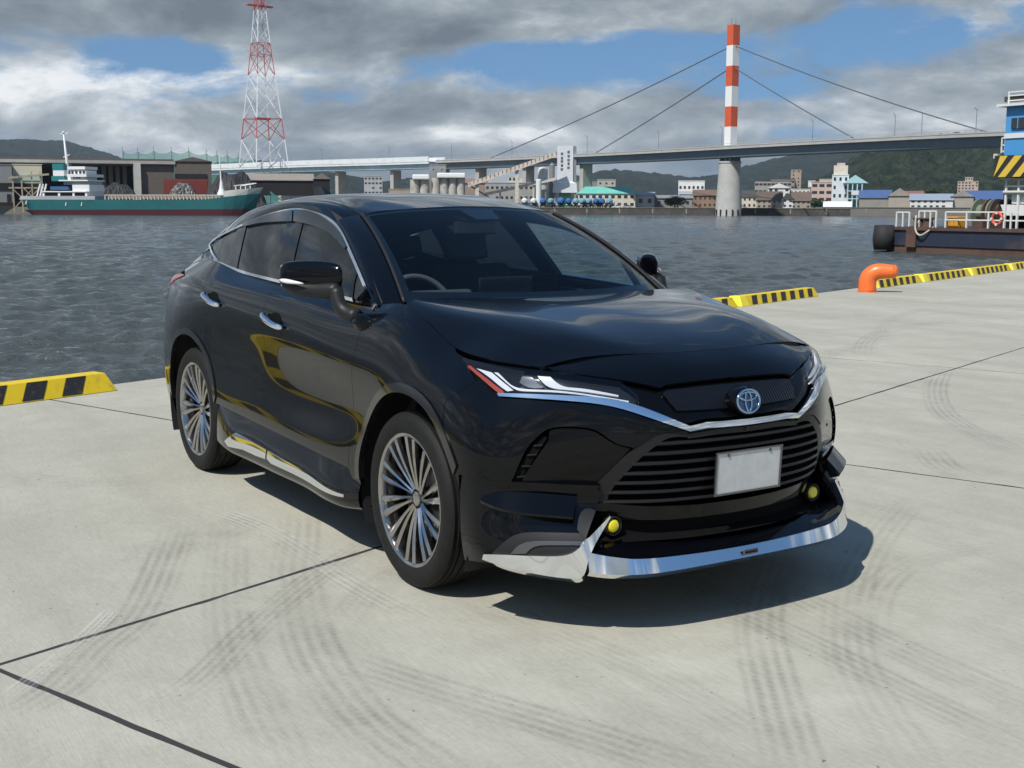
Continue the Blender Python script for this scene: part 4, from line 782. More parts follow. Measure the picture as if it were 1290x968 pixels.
    # mixer trucks in a row behind the sea wall
    BLU = mat('drum_blue', (.03, .13, .34), .4); LBL = mat('drum_pale_blue', (.16, .34, .42), .45); WHD = mat('drum_white', (.62, .64, .65), .45)
    for k, (px_, m) in enumerate(((661, WHD), (672, WHD), (684, BLU), (694, LBL), (706, BLU), (716, BLU), (725, LBL), (734, LBL), (742, LBL), (751, BLU), (758, BLU), (768, LBL))):
        ordn = ('first', 'second', 'third', 'fourth', 'fifth', 'sixth', 'seventh', 'eighth', 'ninth', 'tenth', 'eleventh', 'last')[k]; cn = 'white' if m is WHD else 'deep blue' if m is BLU else 'pale blue'
        t_ = site('mixer_truck', px_, 546, .6, f'cement mixer truck with {cn} drum, {ordn} from the left', 'truck', 'mixer trucks parked behind the sea wall', math.pi+RNG.uniform(-.3, .3)); s_ = 1.25 if px_ == 706 else 1.0
        MB().lathe([(.5, -2.4), (1.0*s_, -1.6), (1.45*s_, -.2), (1.45*s_, .5), (.9, 2.0), (.6, 2.3)], 16, (0, 0, 2.9), 'y').build('drum', m, t_, auto=.7); MB().box((0, 0, 1.0), (2.3, 6.5, .5)).build('chassis', DARKIN, t_); MB().box((0, -3.4, 1.9), (2.3, 1.6, 2.0)).build('cab', WHD if m is not WHD else LBL, t_, bevel=.2); MB().box((0, -4.22, 2.3), (1.9, .08, .8)).build('windscreen', WINM, t_)
        for sx in (-1, 1):
            for yy in (-3.2, 1.6, 2.8): MB().lathe([(.5, -.15), (.5, .15)], 12, (sx*1.0, yy, .5), 'x').build('wheel', DARKIN, t_)
silo_works()
# ------------------------------------------------------------------ right bank: sea wall and town
def right_bank():
    def wall(name, label, x0, d0, x1, d1, ytop, m):
        A, B = fp(x0, d0), fp(x1, d1); rz = math.atan2(*(B-A)[::-1]); c = (A+B)/2; l = float(np.linalg.norm(B-A)); zt = fz((x0+x1)/2, ytop, (d0+d1)/2); root = empty(name, (c[0], c[1], WZ), rz, label, 'sea wall'); h = zt-WZ
        MB().box((0, 0, h/2-.5), (l, 1.6, h+1)).build('wall_face', m, root); MB().box((0, 0, h+.1), (l, 2.0, .3)).build('coping', wm('coping_grey', (.15, .145, .13)), root)
        for k in range(int(l/14)): MB().box((-l/2+7+k*14, -.85, h*.55), (.5, .2, h*.7)).build('wall_joint', wm('joint_pale', (.26, .25, .22)), root)
    wall('dark_sea_wall', 'long dark stone sea wall below the mixer trucks and houses', 640, 538, 1073, 515, 262.5, SEAW)
    wall('pale_sea_wall', 'paler low sea wall in front of the blue roofed warehouses', 1073, 514, 1400, 470, 262.5, wm('seawall_pale', (.17, .165, .15)))
    G = 'houses along the right bank'
    H_ = house
    H_('teal_roofed_office', 'cream two-storey office with bright teal roof right of the tower', 'office', 728, 800, 235, 263, 552, 16, CREAM, 'hip', TEALROOF, 3.0, 9, 2, G, ww=.55, wh=.38)
    H_('pale_block', 'pale concrete block rising behind the teal roof', 'building', 752, 775, 227, 245, 590, 12, wm('pale_conc', (.45, .44, .41)), cols=3, rows=2, ww=.3, wh=.25)
    H_('grey_tank_house', 'low grey flat roofed house behind the teal roof office', 'house', 724, 752, 229, 246, 600, 12, GREYW)
    H_('small_grey_warehouse', 'light grey warehouse just right of the teal roofed office', 'warehouse', 801, 824, 242, 263, 556, 14, wm('light_grey_w', (.48, .49, .49)), 'gable', GREYROOF, 1.2, 2, 1, G, ww=.4, wh=.3)
    H_('dark_grey_warehouse', 'darker grey warehouse behind the round dark tree', 'warehouse', 824, 872, 246, 263, 562, 14, GREYW, 'gable', wm('mid_roof', (.26, .26, .26)), 1.2, 4, 1, G, ww=.3, wh=.3)
    H_('white_hall', 'long white hall standing behind the other houses left of the pier', 'hall', 854, 887, 228.5, 246, 640, 14, wm('bright_white', (.74, .74, .73)), cols=6, rows=1, ww=.5, wh=.2)
    H_('white_cottage', 'small white house left of the brown house', 'house', 855, 873, 241, 258, 572, 9, WHITEW, 'gable', GREYROOF, 1.2, 3, 2, G)
    H_('brown_house', 'brown walled house with brown roof just left of the pier', 'house', 873, 903, 239, 263, 552, 12, wm('brown_wall', (.27, .18, .13)), 'gable', BRROOF, 2.4, 5, 2, G, ww=.35, wh=.35)
    H_('cream_house', 'cream house with dark roof first right of the pier', 'house', 929, 953, 240, 263, 542, 12, CREAM, 'hip', DKROOF, 2.6, 4, 2, G, ww=.4, wh=.4)
    H_('dark_roof_house', 'grey house with steep dark brown roof second right of the pier', 'house', 953, 985, 241, 263, 540, 12, wm('dusk_wall', (.34, .29, .25)), 'gable', wm('choc_roof', (.11, .082, .066)), 3.6, 5, 2, G, ww=.4, wh=.42)
    H_('white_gable_house', 'white gabled house between the dark roofed and brown roofed houses', 'house', 985, 999, 243, 263, 541, 11, WHITEW, 'front', DKROOF, 2.4, 2, 2, G, ww=.45, wh=.4)
    H_('brown_roof_house', 'house with wide brown roof left of the pink building', 'house', 997, 1021, 242, 263, 541, 12, wm('pale_brown_wall', (.33, .28, .24)), 'gable', wm('umber_roof', (.13, .095, .075)), 3.6, 4, 2, G, ww=.45, wh=.42)
    H_('white_villa', 'white villa above the dark roofed houses', 'house', 967, 994, 231, 249, 580, 12, WHITEW, 'front', WHITEW, 2.0, 4, 2, G)
    H_('white_terrace', 'low white terrace behind the brown roofed house', 'house', 994, 1020, 239, 250, 585, 10, wm('terrace_white', (.62, .62, .60)), cols=5, rows=1, group=G)
    H_('long_flat_block', 'long dark flat roofed block behind the white villa', 'apartment block', 950, 996, 228.5, 246, 690, 16, wm('block_grey', (.30, .29, .27)), 'flat', DKROOF, cols=9, rows=2, ww=.8, wh=.3)
    H_('upper_flat_block', 'upper dark flat roofed block stepping up to the brown tower', 'apartment block', 970, 1000, 226, 240, 720, 14, wm('block_brown', (.27, .24, .21)), 'flat', DKROOF, cols=6, rows=2, ww=.8, wh=.3)
    H_('brown_apartment_tower', 'tall plain brown apartment tower', 'apartment block', 995, 1008, 214.5, 240, 730, 14, TAN, cols=2, rows=6, ww=.25, wh=.4)
    H_('small_white_box', 'tiny white box house on the slope behind the pink building', 'house', 1017, 1026, 228.5, 236, 700, 8, wm('box_white', (.68, .68, .66)), group=G)
    H_('pink_building', 'pink three-storey building with dark balconies', 'building', 1021, 1048, 230, 256, 556, 14, PINKW, cols=3, rows=3, ww=.7, wh=.4)
    H_('cream_upper_block', 'cream block behind the pink building', 'building', 1031, 1048, 226.5, 240, 575, 12, wm('upper_cream', (.56, .52, .46)), cols=3, rows=1, ww=.5, wh=.3)
    r, w, h = H_('white_tower_house', 'tall white building with cream top and pale blue steel frame', 'building', 1047, 1068, 221, 263, 548, 14, wm('tower_house_white', (.62, .67, .69)), cols=3, rows=4, ww=.4, wh=.4)
    MB().box((0, 6, h+2.2), (w*.85, 8, 3.9)).build('penthouse', CREAM, r); MB().box((0, 6, h+4.7), (w*.5, 4, 1.1)).build('water_tank', PINKW, r)
    root = site('steel_frame_canopy', 1076, 545, .6, 'pale blue steel canopy frame with gable beside the white tower house', 'canopy'); w = span(1066, 1084, 545); h = fz(1076, 231, 545)-.6
    for sx in (-1, -.33, .33, 1):
        for y in (0, 7): MB().bar((sx*w/2, y, 0), (sx*w/2, y, h), .45).build('post', LBLUE, root)
    for q in (.4, .7, 1.0): MB().bar((-w/2, 0, h*q), (w/2, 0, h*q), .35).build('beam', LBLUE, root)
    MB().add([(-w/2-2, -.5, h), (w/2+2.5, -.5, h), (0, -.5, h+3.4), (-w/2-2, 8, h), (w/2+2.5, 8, h), (0, 8, h+3.4)], [(0, 2, 5, 3), (1, 4, 5, 2), (0, 1, 2), (3, 5, 4)]).build('gable_roof', mat('canopy_teal', (.34, .55, .57), .5), root); MB().box((1.0, -.3, h*.62), (w*.8, .3, h*.16)).build('white_panel', WHITEW, root)
    H_('white_shed', 'low white shed at the water edge below the canopy', 'shed', 1038, 1072, 254, 263, 530, 10, wm('shed_white', (.68, .70, .71)), 'gable', mat('shed_roof_white', (.70, .74, .76), .5), 2.0)
    H_('blue_roofed_warehouse', 'warehouse with long blue roof right of the steel canopy', 'warehouse', 1082, 1122, 239, 263, 535, 20, wm('grey_brown_wall', (.26, .25, .23)), 'gable', BLUEROOF, 3.2)
    H_('tan_gable_warehouse', 'tan gable ended warehouse between blue roof and white building', 'warehouse', 1119, 1146, 237, 263, 530, 20, wm('tan_wall', (.36, .33, .28)), 'front', wm('tan_roof', (.30, .27, .24)), 3.0)
    H_('rust_roof_shed', 'small rust red roof peeping behind the tan warehouse', 'shed', 1136, 1166, 240.5, 258, 590, 12, wm('rust_wall', (.33, .27, .23)), 'gable', wm('rust_red_roof', (.24, .11, .08)), 1.6)
    H_('white_two_bay_building', 'white two-storey building with blue grey roof and dark windows', 'building', 1146, 1200, 244, 263, 518, 14, WHITEW, 'gable', mat('slate_blue_roof', (.25, .30, .36), .5), 2.4, 7, 2, None, ww=.5, wh=.34)
    H_('tan_end_warehouse', 'tan blank walled warehouse right of the white two-storey building', 'warehouse', 1198, 1226, 240, 263, 520, 18, wm('blank_tan', (.33, .31, .27)), 'front', wm('blank_roof', (.28, .27, .25)), 2.2)
    H_('blue_roofed_hall', 'second blue roofed hall half hidden by the barge rigging', 'warehouse', 1215, 1262, 240, 263, 525, 20, wm('hall_wall', (.34, .33, .30)), 'gable', BLUEROOF, 3.4)
    H_('stepped_apartment_block', 'stepped tan apartment block on the hillside', 'apartment block', 1205, 1231, 229, 243, 900, 18, wm('apt_tan', (.44, .36, .30)), cols=6, rows=4, ww=.5, wh=.5)
    r, w, h = H_('apartment_top', 'taller middle part of the stepped hillside apartment block', 'apartment block', 1214, 1224, 224, 243, 905, 16, wm('apt_tan2', (.46, .39, .33)), cols=3, rows=5, ww=.5, wh=.5)
    # lone trees among the houses
    def tree(name, label, px, dist, y0, y1, wpx, seed):
        rn = np.random.default_rng(seed); z0 = fz(px, y1, dist); root = site(name, px, dist, z0, label, 'tree'); h = hgt(px, y0, y1, dist); w = span(px-wpx/2, px+wpx/2, dist)
        MB().tube([(0, 0, 0), (.1, 0, h*.3), (0, .1, h*.6)], [.45, .3, .14], 7).build('trunk', mat('bark', (.08, .06, .045), .9), root)
        V = []; F_ = []
        lobes = [(rn.uniform(-.34, .34)*w, rn.uniform(-.3, .3)*w, h*rn.uniform(.38, .74), rn.uniform(.16, .27)*w) for _ in range(11)]
        for lx, ly, lz, lr in lobes:
            for _ in range(150):
                d = rn.normal(size=3); d /= np.linalg.norm(d); r = lr*rn.uniform(.6, 1.05); c = np.array([lx, ly, lz])+d*r*np.array([1, 1, .8]); s_ = rn.uniform(.16, .34); a = rn.normal(size=3); a /= np.linalg.norm(a); b = np.cross(a, d); b /= np.linalg.norm(b)+1e-9; q = len(V); V += [c+a*s_, c+b*s_, c-a*s_, c-b*s_]; F_.append((q, q+1, q+2, q+3))
        mesh_obj('crown', V, F_, mat('leaf_dark', (.022, .042, .016), .8, noise=(.6, (.045, .072, .026), .4, .65)), root)
    tree('round_tree', 'round dark tree in front of the dark grey warehouse', 850, 545, 246.5, 263, 30, 1); tree('leafy_tree', 'dark leafy tree above the white two-storey building', 1172, 560, 231.5, 262, 26, 2); tree('small_tree', 'smaller dark tree right of the leafy tree', 1189, 565, 236, 262, 15, 3); tree('pier_bush_tree', 'low dark tree beside the brown roofed house', 1026, 536, 250, 263, 18, 4); tree('canopy_tree', 'small dark tree right of the pink building', 1040, 540, 252, 263, 14, 5)
    # parked cars in front of the teal office
    for k, px_ in enumerate((778, 790)):
        c = site('parked_car', px_, 545, .6, ('white car parked left in front of the teal roofed office', 'silver car parked right in front of the teal roofed office')[k], 'car'); m = mat('car_white' if k == 0 else 'car_silver', ((.66, .66, .66), (.40, .41, .42))[k], .3)
        MB().prism([(-2.1, .3), (-2.1, .85), (-1.3, .95), (-.7, 1.45), (.9, 1.45), (1.5, .95), (2.1, .8), (2.1, .3)], -.8, .8, lambda u, v, t: (u, t, v)).build('body', m, c); MB().prism([(-1.1, .97), (-.6, 1.38), (.8, 1.38), (1.25, .97)], -.83, .83, lambda u, v, t: (u, t, v)).build('window', WINM, c)
        for x in (-1.3, 1.3): MB().lathe([(.32, -.85), (.32, .85)], 12, (x, 0, .32), 'y').build('wheel', DARKIN, c)
right_bank()
# ------------------------------------------------------------------ work barge moored on the right
def barge():
    D = 100.0; A = fp(1117, 104.5); B = fp(1420, 92.0); Lb = float(np.linalg.norm(B-A)); rz = math.atan2(*(B-A)[::-1]); root = empty('work_barge', (A[0], A[1], WZ), rz, 'rusty dark blue work barge with white rails and tyre fender', 'barge')
    k = 102/1560.0; pxm = lambda px: (px-1117)/(1420-1117)*Lb; HH = lambda y: (318-y)*k
    HB = mat('barge_hull', (.018, .026, .048), .6, noise=(.55, (.075, .052, .042), .50, .70)); RB = mat('barge_rust', (.115, .062, .045), .8, noise=(.8, (.06, .038, .032), .4, .7)); WR = mat('barge_rail', (.66, .67, .65), .5); dk = HH(287.5)
    MB().add([(0, 0, .55), (Lb, 0, .55), (Lb, 0, dk), (-.3, 0, dk), (0, 14, .55), (Lb, 14, .55), (Lb, 14, dk), (-.3, 14, dk)], [(0, 1, 2, 3), (7, 6, 5, 4), (3, 2, 6, 7), (0, 3, 7, 4), (1, 5, 6, 2), (0, 4, 5, 1)]).build('hull', HB, root)
    MB().box((Lb/2+.1, 7, .05), (Lb, 13.8, 1.0)).build('boot_top', RB, root); MB().box((Lb/2, -.06, dk-.12), (Lb, .16, .24)).build('rubbing_strake', RB, root); MB().box((pxm(1157), -.10, dk*.62), (pxm(1166)-pxm(1152), .14, dk*.8)).build('rust_plate', RB, root)
    MB().tube([(pxm(1119), -.35, .15), (pxm(1119), -.35, dk*.5), (pxm(1119), -.35, dk+.12)], [.72, .85, .74], 16).build('fender', mat('fender_rubber', (.014, .014, .014), .75), root, smooth=True); MB().tube([(pxm(1124), -.2, .5), (pxm(1124), -.2, dk)], .55, 12).build('fender', mat('fender_rubber', (.014, .014, .014), .75), root, smooth=True)
    # rails
    def rail(x0, x1, y, h, n, bars=(1.0, .5)):
        for i in range(n+1): x = pxm(x0)+(pxm(x1)-pxm(x0))*i/n; MB().bar((x, y, dk), (x, y, dk+h), .11).build('rail_post', WR, root)
        for b in bars: MB().bar((pxm(x0), y, dk+h*b), (pxm(x1), y, dk+h*b), .10).build('rail_bar', WR, root)
    rail(1130.5, 1149.5, .2, 1.15, 2, (1.0,)); rail(1161, 1185.5, .4, 1.25, 3, (1.0,)); rail(1200, 1400, .3, 1.2, 7)
    # bitts, rope, crate, winch
    for px_ in (1157, 1170): MB().lathe([(.42, dk), (.36, dk+.55), (.5, dk+.62), (.5, dk+.72)], 14, (pxm(px_), .7, 0)).build('bitt', RB, root, auto=.5)
    MB().tube([tuple(p) for p in curve([(pxm(1163), -.1, dk+.9), (pxm(1165), -.25, dk-.25), (pxm(1172), -.3, dk-.62), (pxm(1179), -.25, dk-.45), (pxm(1186), .1, dk+.02)], 20)], .075, 8).build('mooring_rope', mat('rope', (.46, .42, .33), .9), root, smooth=True)
    OR = mat('crate_orange', (.66, .30, .02), .6)
    for px_ in (1198, 1203.5, 1209): MB().box((pxm(px_), 1.2, dk+.42), (pxm(5.0)-pxm(0), 1.0, .84)).build('orange_box', OR, root, bevel=.05)
    for i, (px_, m) in enumerate(((1212, mat('winch_green', (.16, .19, .13), .6)), (1226, RB), (1236, mat('winch_dark', (.07, .06, .055), .7)), (1246, RB))):
        MB().lathe([(1.05, -.75), (1.05, -.6), (.62, -.6), (.62, .6), (1.05, .6), (1.05, .75)], 18, (pxm(px_), 4.0, dk+1.15), 'x').build('winch_drum', m, root, auto=.5); MB().box((pxm(px_), 4, dk+.3), (1.4, 1.6, .6)).build('winch_bed', RB, root)
    # life ring
    t = np.linspace(0, 2*math.pi, 25); MB().tube([(pxm(1270)+.42*math.cos(a), .15, dk+.72+.42*math.sin(a)) for a in t], .11, 8, caps=False).build('life_ring', mat('ring_red', (.55, .10, .05), .5), root, smooth=True)
    for a in (0, 1.57, 3.14, 4.71): MB().box((pxm(1270)+.42*math.cos(a), .13, dk+.72+.42*math.sin(a)), (.16, .24, .16)).build('ring_band', WR, root)
    # white launch and gear under the house
    MB().prism([(-2.0, .0), (-1.6, -.8), (1.8, -.8), (2.6, .0)], -.7, .7, lambda u, v, t_: (pxm(1276)+u, 3.2+t_, dk+1.75+v)).build('launch', WR, root); MB().box((pxm(1274), 3.2, dk+2.3), (2.2, 1.0, 1.0)).build('launch_cabin', WR, root, bevel=.1)
    for px_, y in ((1254, 2.4), (1259, 4.5), (1270, 2.4)): MB().bar((pxm(px_), y, dk), (pxm(px_), y, HH(232)), .14).build('stair_post', WR, root)
    for z in (232, 240, 248): MB().bar((pxm(1252), 2.4, HH(z)), (pxm(1283), 2.4, HH(z)), .11).build('stair_rail', WR, root)
    MB().box((pxm(1268), 3.2, HH(246)), (pxm(1284)-pxm(1252), 2.0, .14)).build('walkway', WR, root)
    # crane house
    HH0 = HH; HH = lambda y: HH0(y)*.905
    BL = mat('house_blue', (.075, .30, .62), .45, noise=(.4, (.065, .27, .56), .4, .7)); x0, x1 = pxm(1247), pxm(1247)+9.5; c = (x0+x1)/2; w = x1-x0
    MB().box((c+.7, 6, (dk+HH(222))/2), (w*.78, 5.5, HH(222)-dk)).build('tub_frame', mat('frame_dark', (.012, .012, .013), .7), root)
    MB().box((c, 6, (HH(194)+HH(133))/2), (w, 7, HH(133)-HH(194))).build('crane_house', BL, root, bevel=.05); MB().box((c, 5.8, (HH(221)+HH(194))/2), (w+.5, 8, HH(194)-HH(221))).build('hazard_skirt', mat('hazard_black', (.025, .024, .022), .6), root)
    zt, zb = HH(194.5), HH(220.5)
    for i in range(7):
        xa = x0-.2+i*1.25-.9; V = [(xa, 1.76, zb), (xa+.66, 1.76, zb), (xa+.66+1.35, 1.76, zt), (xa+1.35, 1.76, zt)]
        V = [(max(v[0], x0-.24), v[1], v[2]) for v in V]; MB().add(V+[(v[0], 1.79, v[2]) for v in V], [(0, 1, 2, 3), (7, 6, 5, 4), (0, 4, 5, 1), (1, 5, 6, 2), (2, 6, 7, 3), (3, 7, 4, 0)]).build('hazard_stripe', mat('hazard_yellow', (.66, .46, .06), .6), root)
    MB().box((c, 2.46, HH(169.5)), (w+.02, .1, .36)).build('white_band', WR, root); MB().box((x0+1.15, 2.44, HH(154.5)), (1.12, .16, .78)).build('house_window', WINM, root, bevel=.02); MB().box((x0+1.15, 2.40, HH(154.5)), (.07, .1, .78)).build('window_mullion', BL, root)
    MB().box((c-.2, 6, HH(131.8)), (w+.6, 8, .18)).build('roof_deck', WR, root); MB().bar((x0-.5, 3, HH(123.5)), (x0+2.5, 3, HH(123.5)), .3, .4).build('roof_beam', mat('beam_dark', (.06, .055, .05), .7), root)
    for i in range(5):
        x = x0+.1+i*1.5; MB().bar((x, 2.6, HH(131)), (x, 2.6, HH(115)), .10).build('roof_post', WR, root)
    for z in (115.5, 120, 126): MB().bar((x0, 2.6, HH(z)), (x1, 2.6, HH(z)), .08).build('roof_rail', WR, root)
    for z in (171, 180, 188): MB().bar((x0-.6, 3, HH(z)), (x0, 3, HH(z)), .1).build('ladder_rail', WR, root)
    for dx_ in (.6, .3): MB().bar((x0-dx_, 3, HH(171)), (x0-dx_, 3, HH(190)), .1).build('ladder_post', WR, root)
    MB().box((x0-1.0, 3, HH(193.5)), (.35, .35, .35)).build('flood_lamp', CREAM, root)
barge()

# ------------------------------------------------------------------ sea air between the camera and the hills
def haze():
    V = [(-8200, -1500, -3.2), (2500, -1500, -3.2), (2500, 8200, -3.2), (-8200, 8200, -3.2), (-8200, -1500, 350), (2500, -1500, 350), (2500, 8200, 350), (-8200, 8200, 350)]
    o = mesh_obj('haze', V, [(3, 2, 1, 0), (4, 5, 6, 7), (0, 1, 5, 4), (1, 2, 6, 5), (2, 3, 7, 6), (3, 0, 4, 7)])
    m = bpy.data.materials.new('sea_air'); m.use_nodes = True; nt = m.node_tree; nt.nodes.clear(); out = nt.nodes.new('ShaderNodeOutputMaterial'); v = nt.nodes.new('ShaderNodeVolumePrincipled')
    v.inputs['Color'].default_value = (.74, .86, 1.0, 1); v.inputs['Density'].default_value = 4.6e-5; v.inputs['Anisotropy'].default_value = .2; nt.links.new(v.outputs[0], out.inputs['Volume'])
    o.data.materials.append(m); tag(o, 'thin blue sea haze over the harbour', None, None, 'stuff')
haze()
# ================================================================== the car
PAINT = mat('black_paint', (.0016, .0019, .0030), .2, spec=.03, coat=1.0); PAINT.node_tree.nodes['Principled BSDF'].inputs['Coat IOR'].default_value = 1.34
GLOSSK = mat('piano_black', (.002, .002, .0025), .2, spec=.03, coat=.9); GLOSSK.node_tree.nodes['Principled BSDF'].inputs['Coat IOR'].default_value = 1.34
MATTEK = mat('black_plastic', (.013, .013, .014), .5, spec=.35)
TRIMK = mat('satin_plastic', (.010, .010, .011), .42, spec=.35)
CHROME = mat('chrome', (.86, .87, .89), .05, metal=1.0)
SATIN = mat('dark_silver', (.17, .17, .18), .3, metal=.9)
VOID = mat('dark_void', (.004, .004, .004), .8, spec=.1)
GLASS_F = glass_mat('windscreen_glass', (.72, .80, .80), .62); GLASS_S = glass_mat('side_glass', (.66, .74, .74)); GLASS_R = glass_mat('privacy_glass', (.10, .105, .115))
LENS = glass_mat('lamp_lens', (.86, .87, .88))
car = empty('suv_car', (0, 0, 0), 0, 'black glossy SUV with chrome lip and trim parked on the concrete quay', 'car')
RW = .3645; XF, XR = 1.345, -1.345
# ---- body wrap: stations from the nose centre round the right side to the tail centre, rows sill -> belt / bonnet line
def st(rows): return [(x, -w, z) for x, w, z in rows]
S = []
S.append(st([(2.26, 0, .24), (2.305, 0, .38), (2.34, 0, .53), (2.36, 0, .67), (2.345, 0, .80), (2.262, 0, .905), (2.20, 0, .958), (2.11, 0, 1.003)]))
S.append(st([(2.235, .26, .24), (2.28, .26, .38), (2.318, .26, .53), (2.34, .26, .67), (2.327, .26, .80), (2.248, .26, .905), (2.185, .26, .957), (2.095, .26, 1.004)]))
S.append(st([(2.165, .44, .24), (2.215, .445, .38), (2.258, .45, .53), (2.285, .45, .67), (2.277, .44, .80), (2.215, .43, .905), (2.135, .45, .955), (2.032, .47, 1.000)]))
S.append(st([(2.03, .62, .24), (2.085, .64, .38), (2.128, .66, .53), (2.155, .655, .67), (2.175, .60, .81), (2.150, .575, .905), (2.095, .58, .948), (2.012, .585, .983)]))
S.append(st([(1.93, .80, .24), (1.975, .83, .38), (1.998, .85, .53), (2.005, .845, .67), (2.02, .775, .83), (2.025, .725, .912), (2.018, .708, .945), (1.995, .685, .970)]))
S.append(st([(1.80, .895, .24), (1.81, .915, .38), (1.82, .926, .53), (1.83, .930, .68), (1.83, .890, .82), (1.835, .838, .915), (1.825, .818, .952), (1.80, .79, .984)]))
S.append(st([(1.58, .915, .24), (1.58, .925, .38), (1.58, .933, .53), (1.58, .938, .69), (1.58, .925, .83), (1.58, .883, .930), (1.583, .852, .974), (1.585, .818, 1.008)]))
S.append(st([(1.345, .915, .24), (1.345, .925, .38), (1.345, .932, .54), (1.345, .938, .70), (1.345, .935, .84), (1.345, .905, .95), (1.345, .860, 1.035), (1.345, .805, 1.087)]))
S.append(st([(1.12, .908, .24), (1.12, .923, .38), (1.12, .927, .53), (1.12, .925, .69), (1.12, .928, .835), (1.12, .918, .945), (1.12, .868, 1.06), (1.12, .79, 1.145)]))
S.append(st([(.87, .90, .24), (.87, .922, .37), (.87, .926, .50), (.87, .907, .67), (.87, .921, .82), (.87, .925, .935), (.87, .882, 1.045), (.90, .806, 1.130)]))
S.append(st([(.30, .895, .24), (.30, .920, .37), (.30, .927, .48), (.30, .900, .65), (.30, .9175, .84), (.30, .925, .980), (.30, .885, 1.070), (.30, .814, 1.146)]))
S.append(st([(-.25, .895, .24), (-.25, .920, .38), (-.25, .930, .49), (-.25, .914, .66), (-.25, .9170, .86), (-.25, .926, 1.010), (-.25, .888, 1.095), (-.25, .817, 1.166)]))
S.append(st([(-.80, .895, .24), (-.80, .920, .38), (-.80, .932, .50), (-.80, .919, .67), (-.80, .9215, .87), (-.80, .926, 1.050), (-.80, .882, 1.125), (-.80, .806, 1.190)]))
S.append(st([(-1.345, .905, .24), (-1.345, .925, .38), (-1.345, .932, .53), (-1.345, .938, .69), (-1.345, .938, .87), (-1.345, .915, 1.080), (-1.345, .858, 1.155), (-1.345, .776, 1.235)]))
S.append(st([(-1.80, .875, .26), (-1.80, .898, .38), (-1.80, .910, .53), (-1.80, .915, .69), (-1.80, .908, .87), (-1.80, .868, 1.085), (-1.80, .812, 1.140), (-1.80, .735, 1.195)]))
S.append(st([(-2.14, .76, .27), (-2.19, .785, .38), (-2.21, .795, .53), (-2.21, .79, .69), (-2.17, .775, .88), (-2.08, .765, 1.085), (-2.04, .73, 1.125), (-1.98, .69, 1.165)]))
S.append(st([(-2.29, .5, .27), (-2.35, .51, .38), (-2.37, .52, .53), (-2.37, .52, .69), (-2.32, .50, .88), (-2.22, .49, 1.09), (-2.18, .48, 1.14), (-2.12, .46, 1.175)]))
S.append(st([(-2.33, 0, .27), (-2.40, 0, .38), (-2.42, 0, .53), (-2.42, 0, .69), (-2.37, 0, .88), (-2.27, 0, 1.10), (-2.23, 0, 1.15), (-2.17, 0, 1.185)]))
S = np.array(S)
def body_grid(S):
    mir = S.copy(); mir[:, :, 1] *= -1
    A = np.concatenate([mir[3:0:-1], S, mir[-2:-5:-1]], 0)
    R5a = A[:, 5]+(A[:, 4]-A[:, 5])*.16; R5c = A[:, 5]+(A[:, 6]-A[:, 5])*.22
    return np.concatenate([A[:, :5], R5a[:, None], R5c[:, None], A[:, 6:]], 1)
BODY = Surf(body_grid(S))
_uq, _vq = BODY.at((0, 2), [(0.3, .6)], lambda P: P[:, 1] < 0)[0]
if BODY.nrm(np.array([_uq]), np.array([_vq]))[0][1] > 0: BODY.flip = -1.0
U_C = BODY.uk[3]                                    # nose centre line
RIGHT = lambda P: P[:, 1] < .002
FRONT = lambda P: (P[:, 0] > .95) & (P[:, 1] < .05)
SIDE = lambda P: (P[:, 1] < -.55)
sxz = lambda pts: BODY.at((0, 2), pts, SIDE)
fwz = lambda pts: BODY.at((1, 2), [(-w, z) for w, z in pts], lambda P: (P[:, 0] > 1.9))
bpx = lambda pts: BODY.px(pts, FRONT)
VTOP = BODY.v1
def uvline(a, b, n=12): return a+(b-a)*np.linspace(0, 1, n)[:, None]
def edge_top(ua, ub, n=16): return np.stack([np.linspace(ua, ub, n), np.full(n, VTOP-2e-4)], 1)
def u_at_top(x):                                    # parameter on the belt row where it reaches x (right side)
    us = np.linspace(U_C, BODY.uk[-4], 1500); P = BODY.ev(us, np.full(len(us), VTOP)); return us[np.argmin(np.abs(P[:, 0]-x)+(P[:, 1] > -.3)*9)]
def arch(c, r, a0, a1, n=26):
    t = np.radians(np.linspace(a0, a1, n)); return [(c[0]+r*math.cos(k), c[1]+r*math.sin(k)) for k in t]
AF, AR, RA = (1.372, .375), (-1.345, .37), .442
L_FD = curve([(.905, 1.128), (.897, 1.01), (.895, .93), (.850, .80), (.832, .60), (.825, .405)], 20)
L_DD = curve([(-.20, 1.163), (-.175, 1.0), (-.180, .80), (-.205, .60), (-.20, .435)], 16)
L_RD = curve([(-1.215, 1.222), (-1.12, 1.13), (-1.045, .95), (-1.005, .80), (-.993, .638)], 16)
BOT = lambda x: .405+(.84-x)*.033
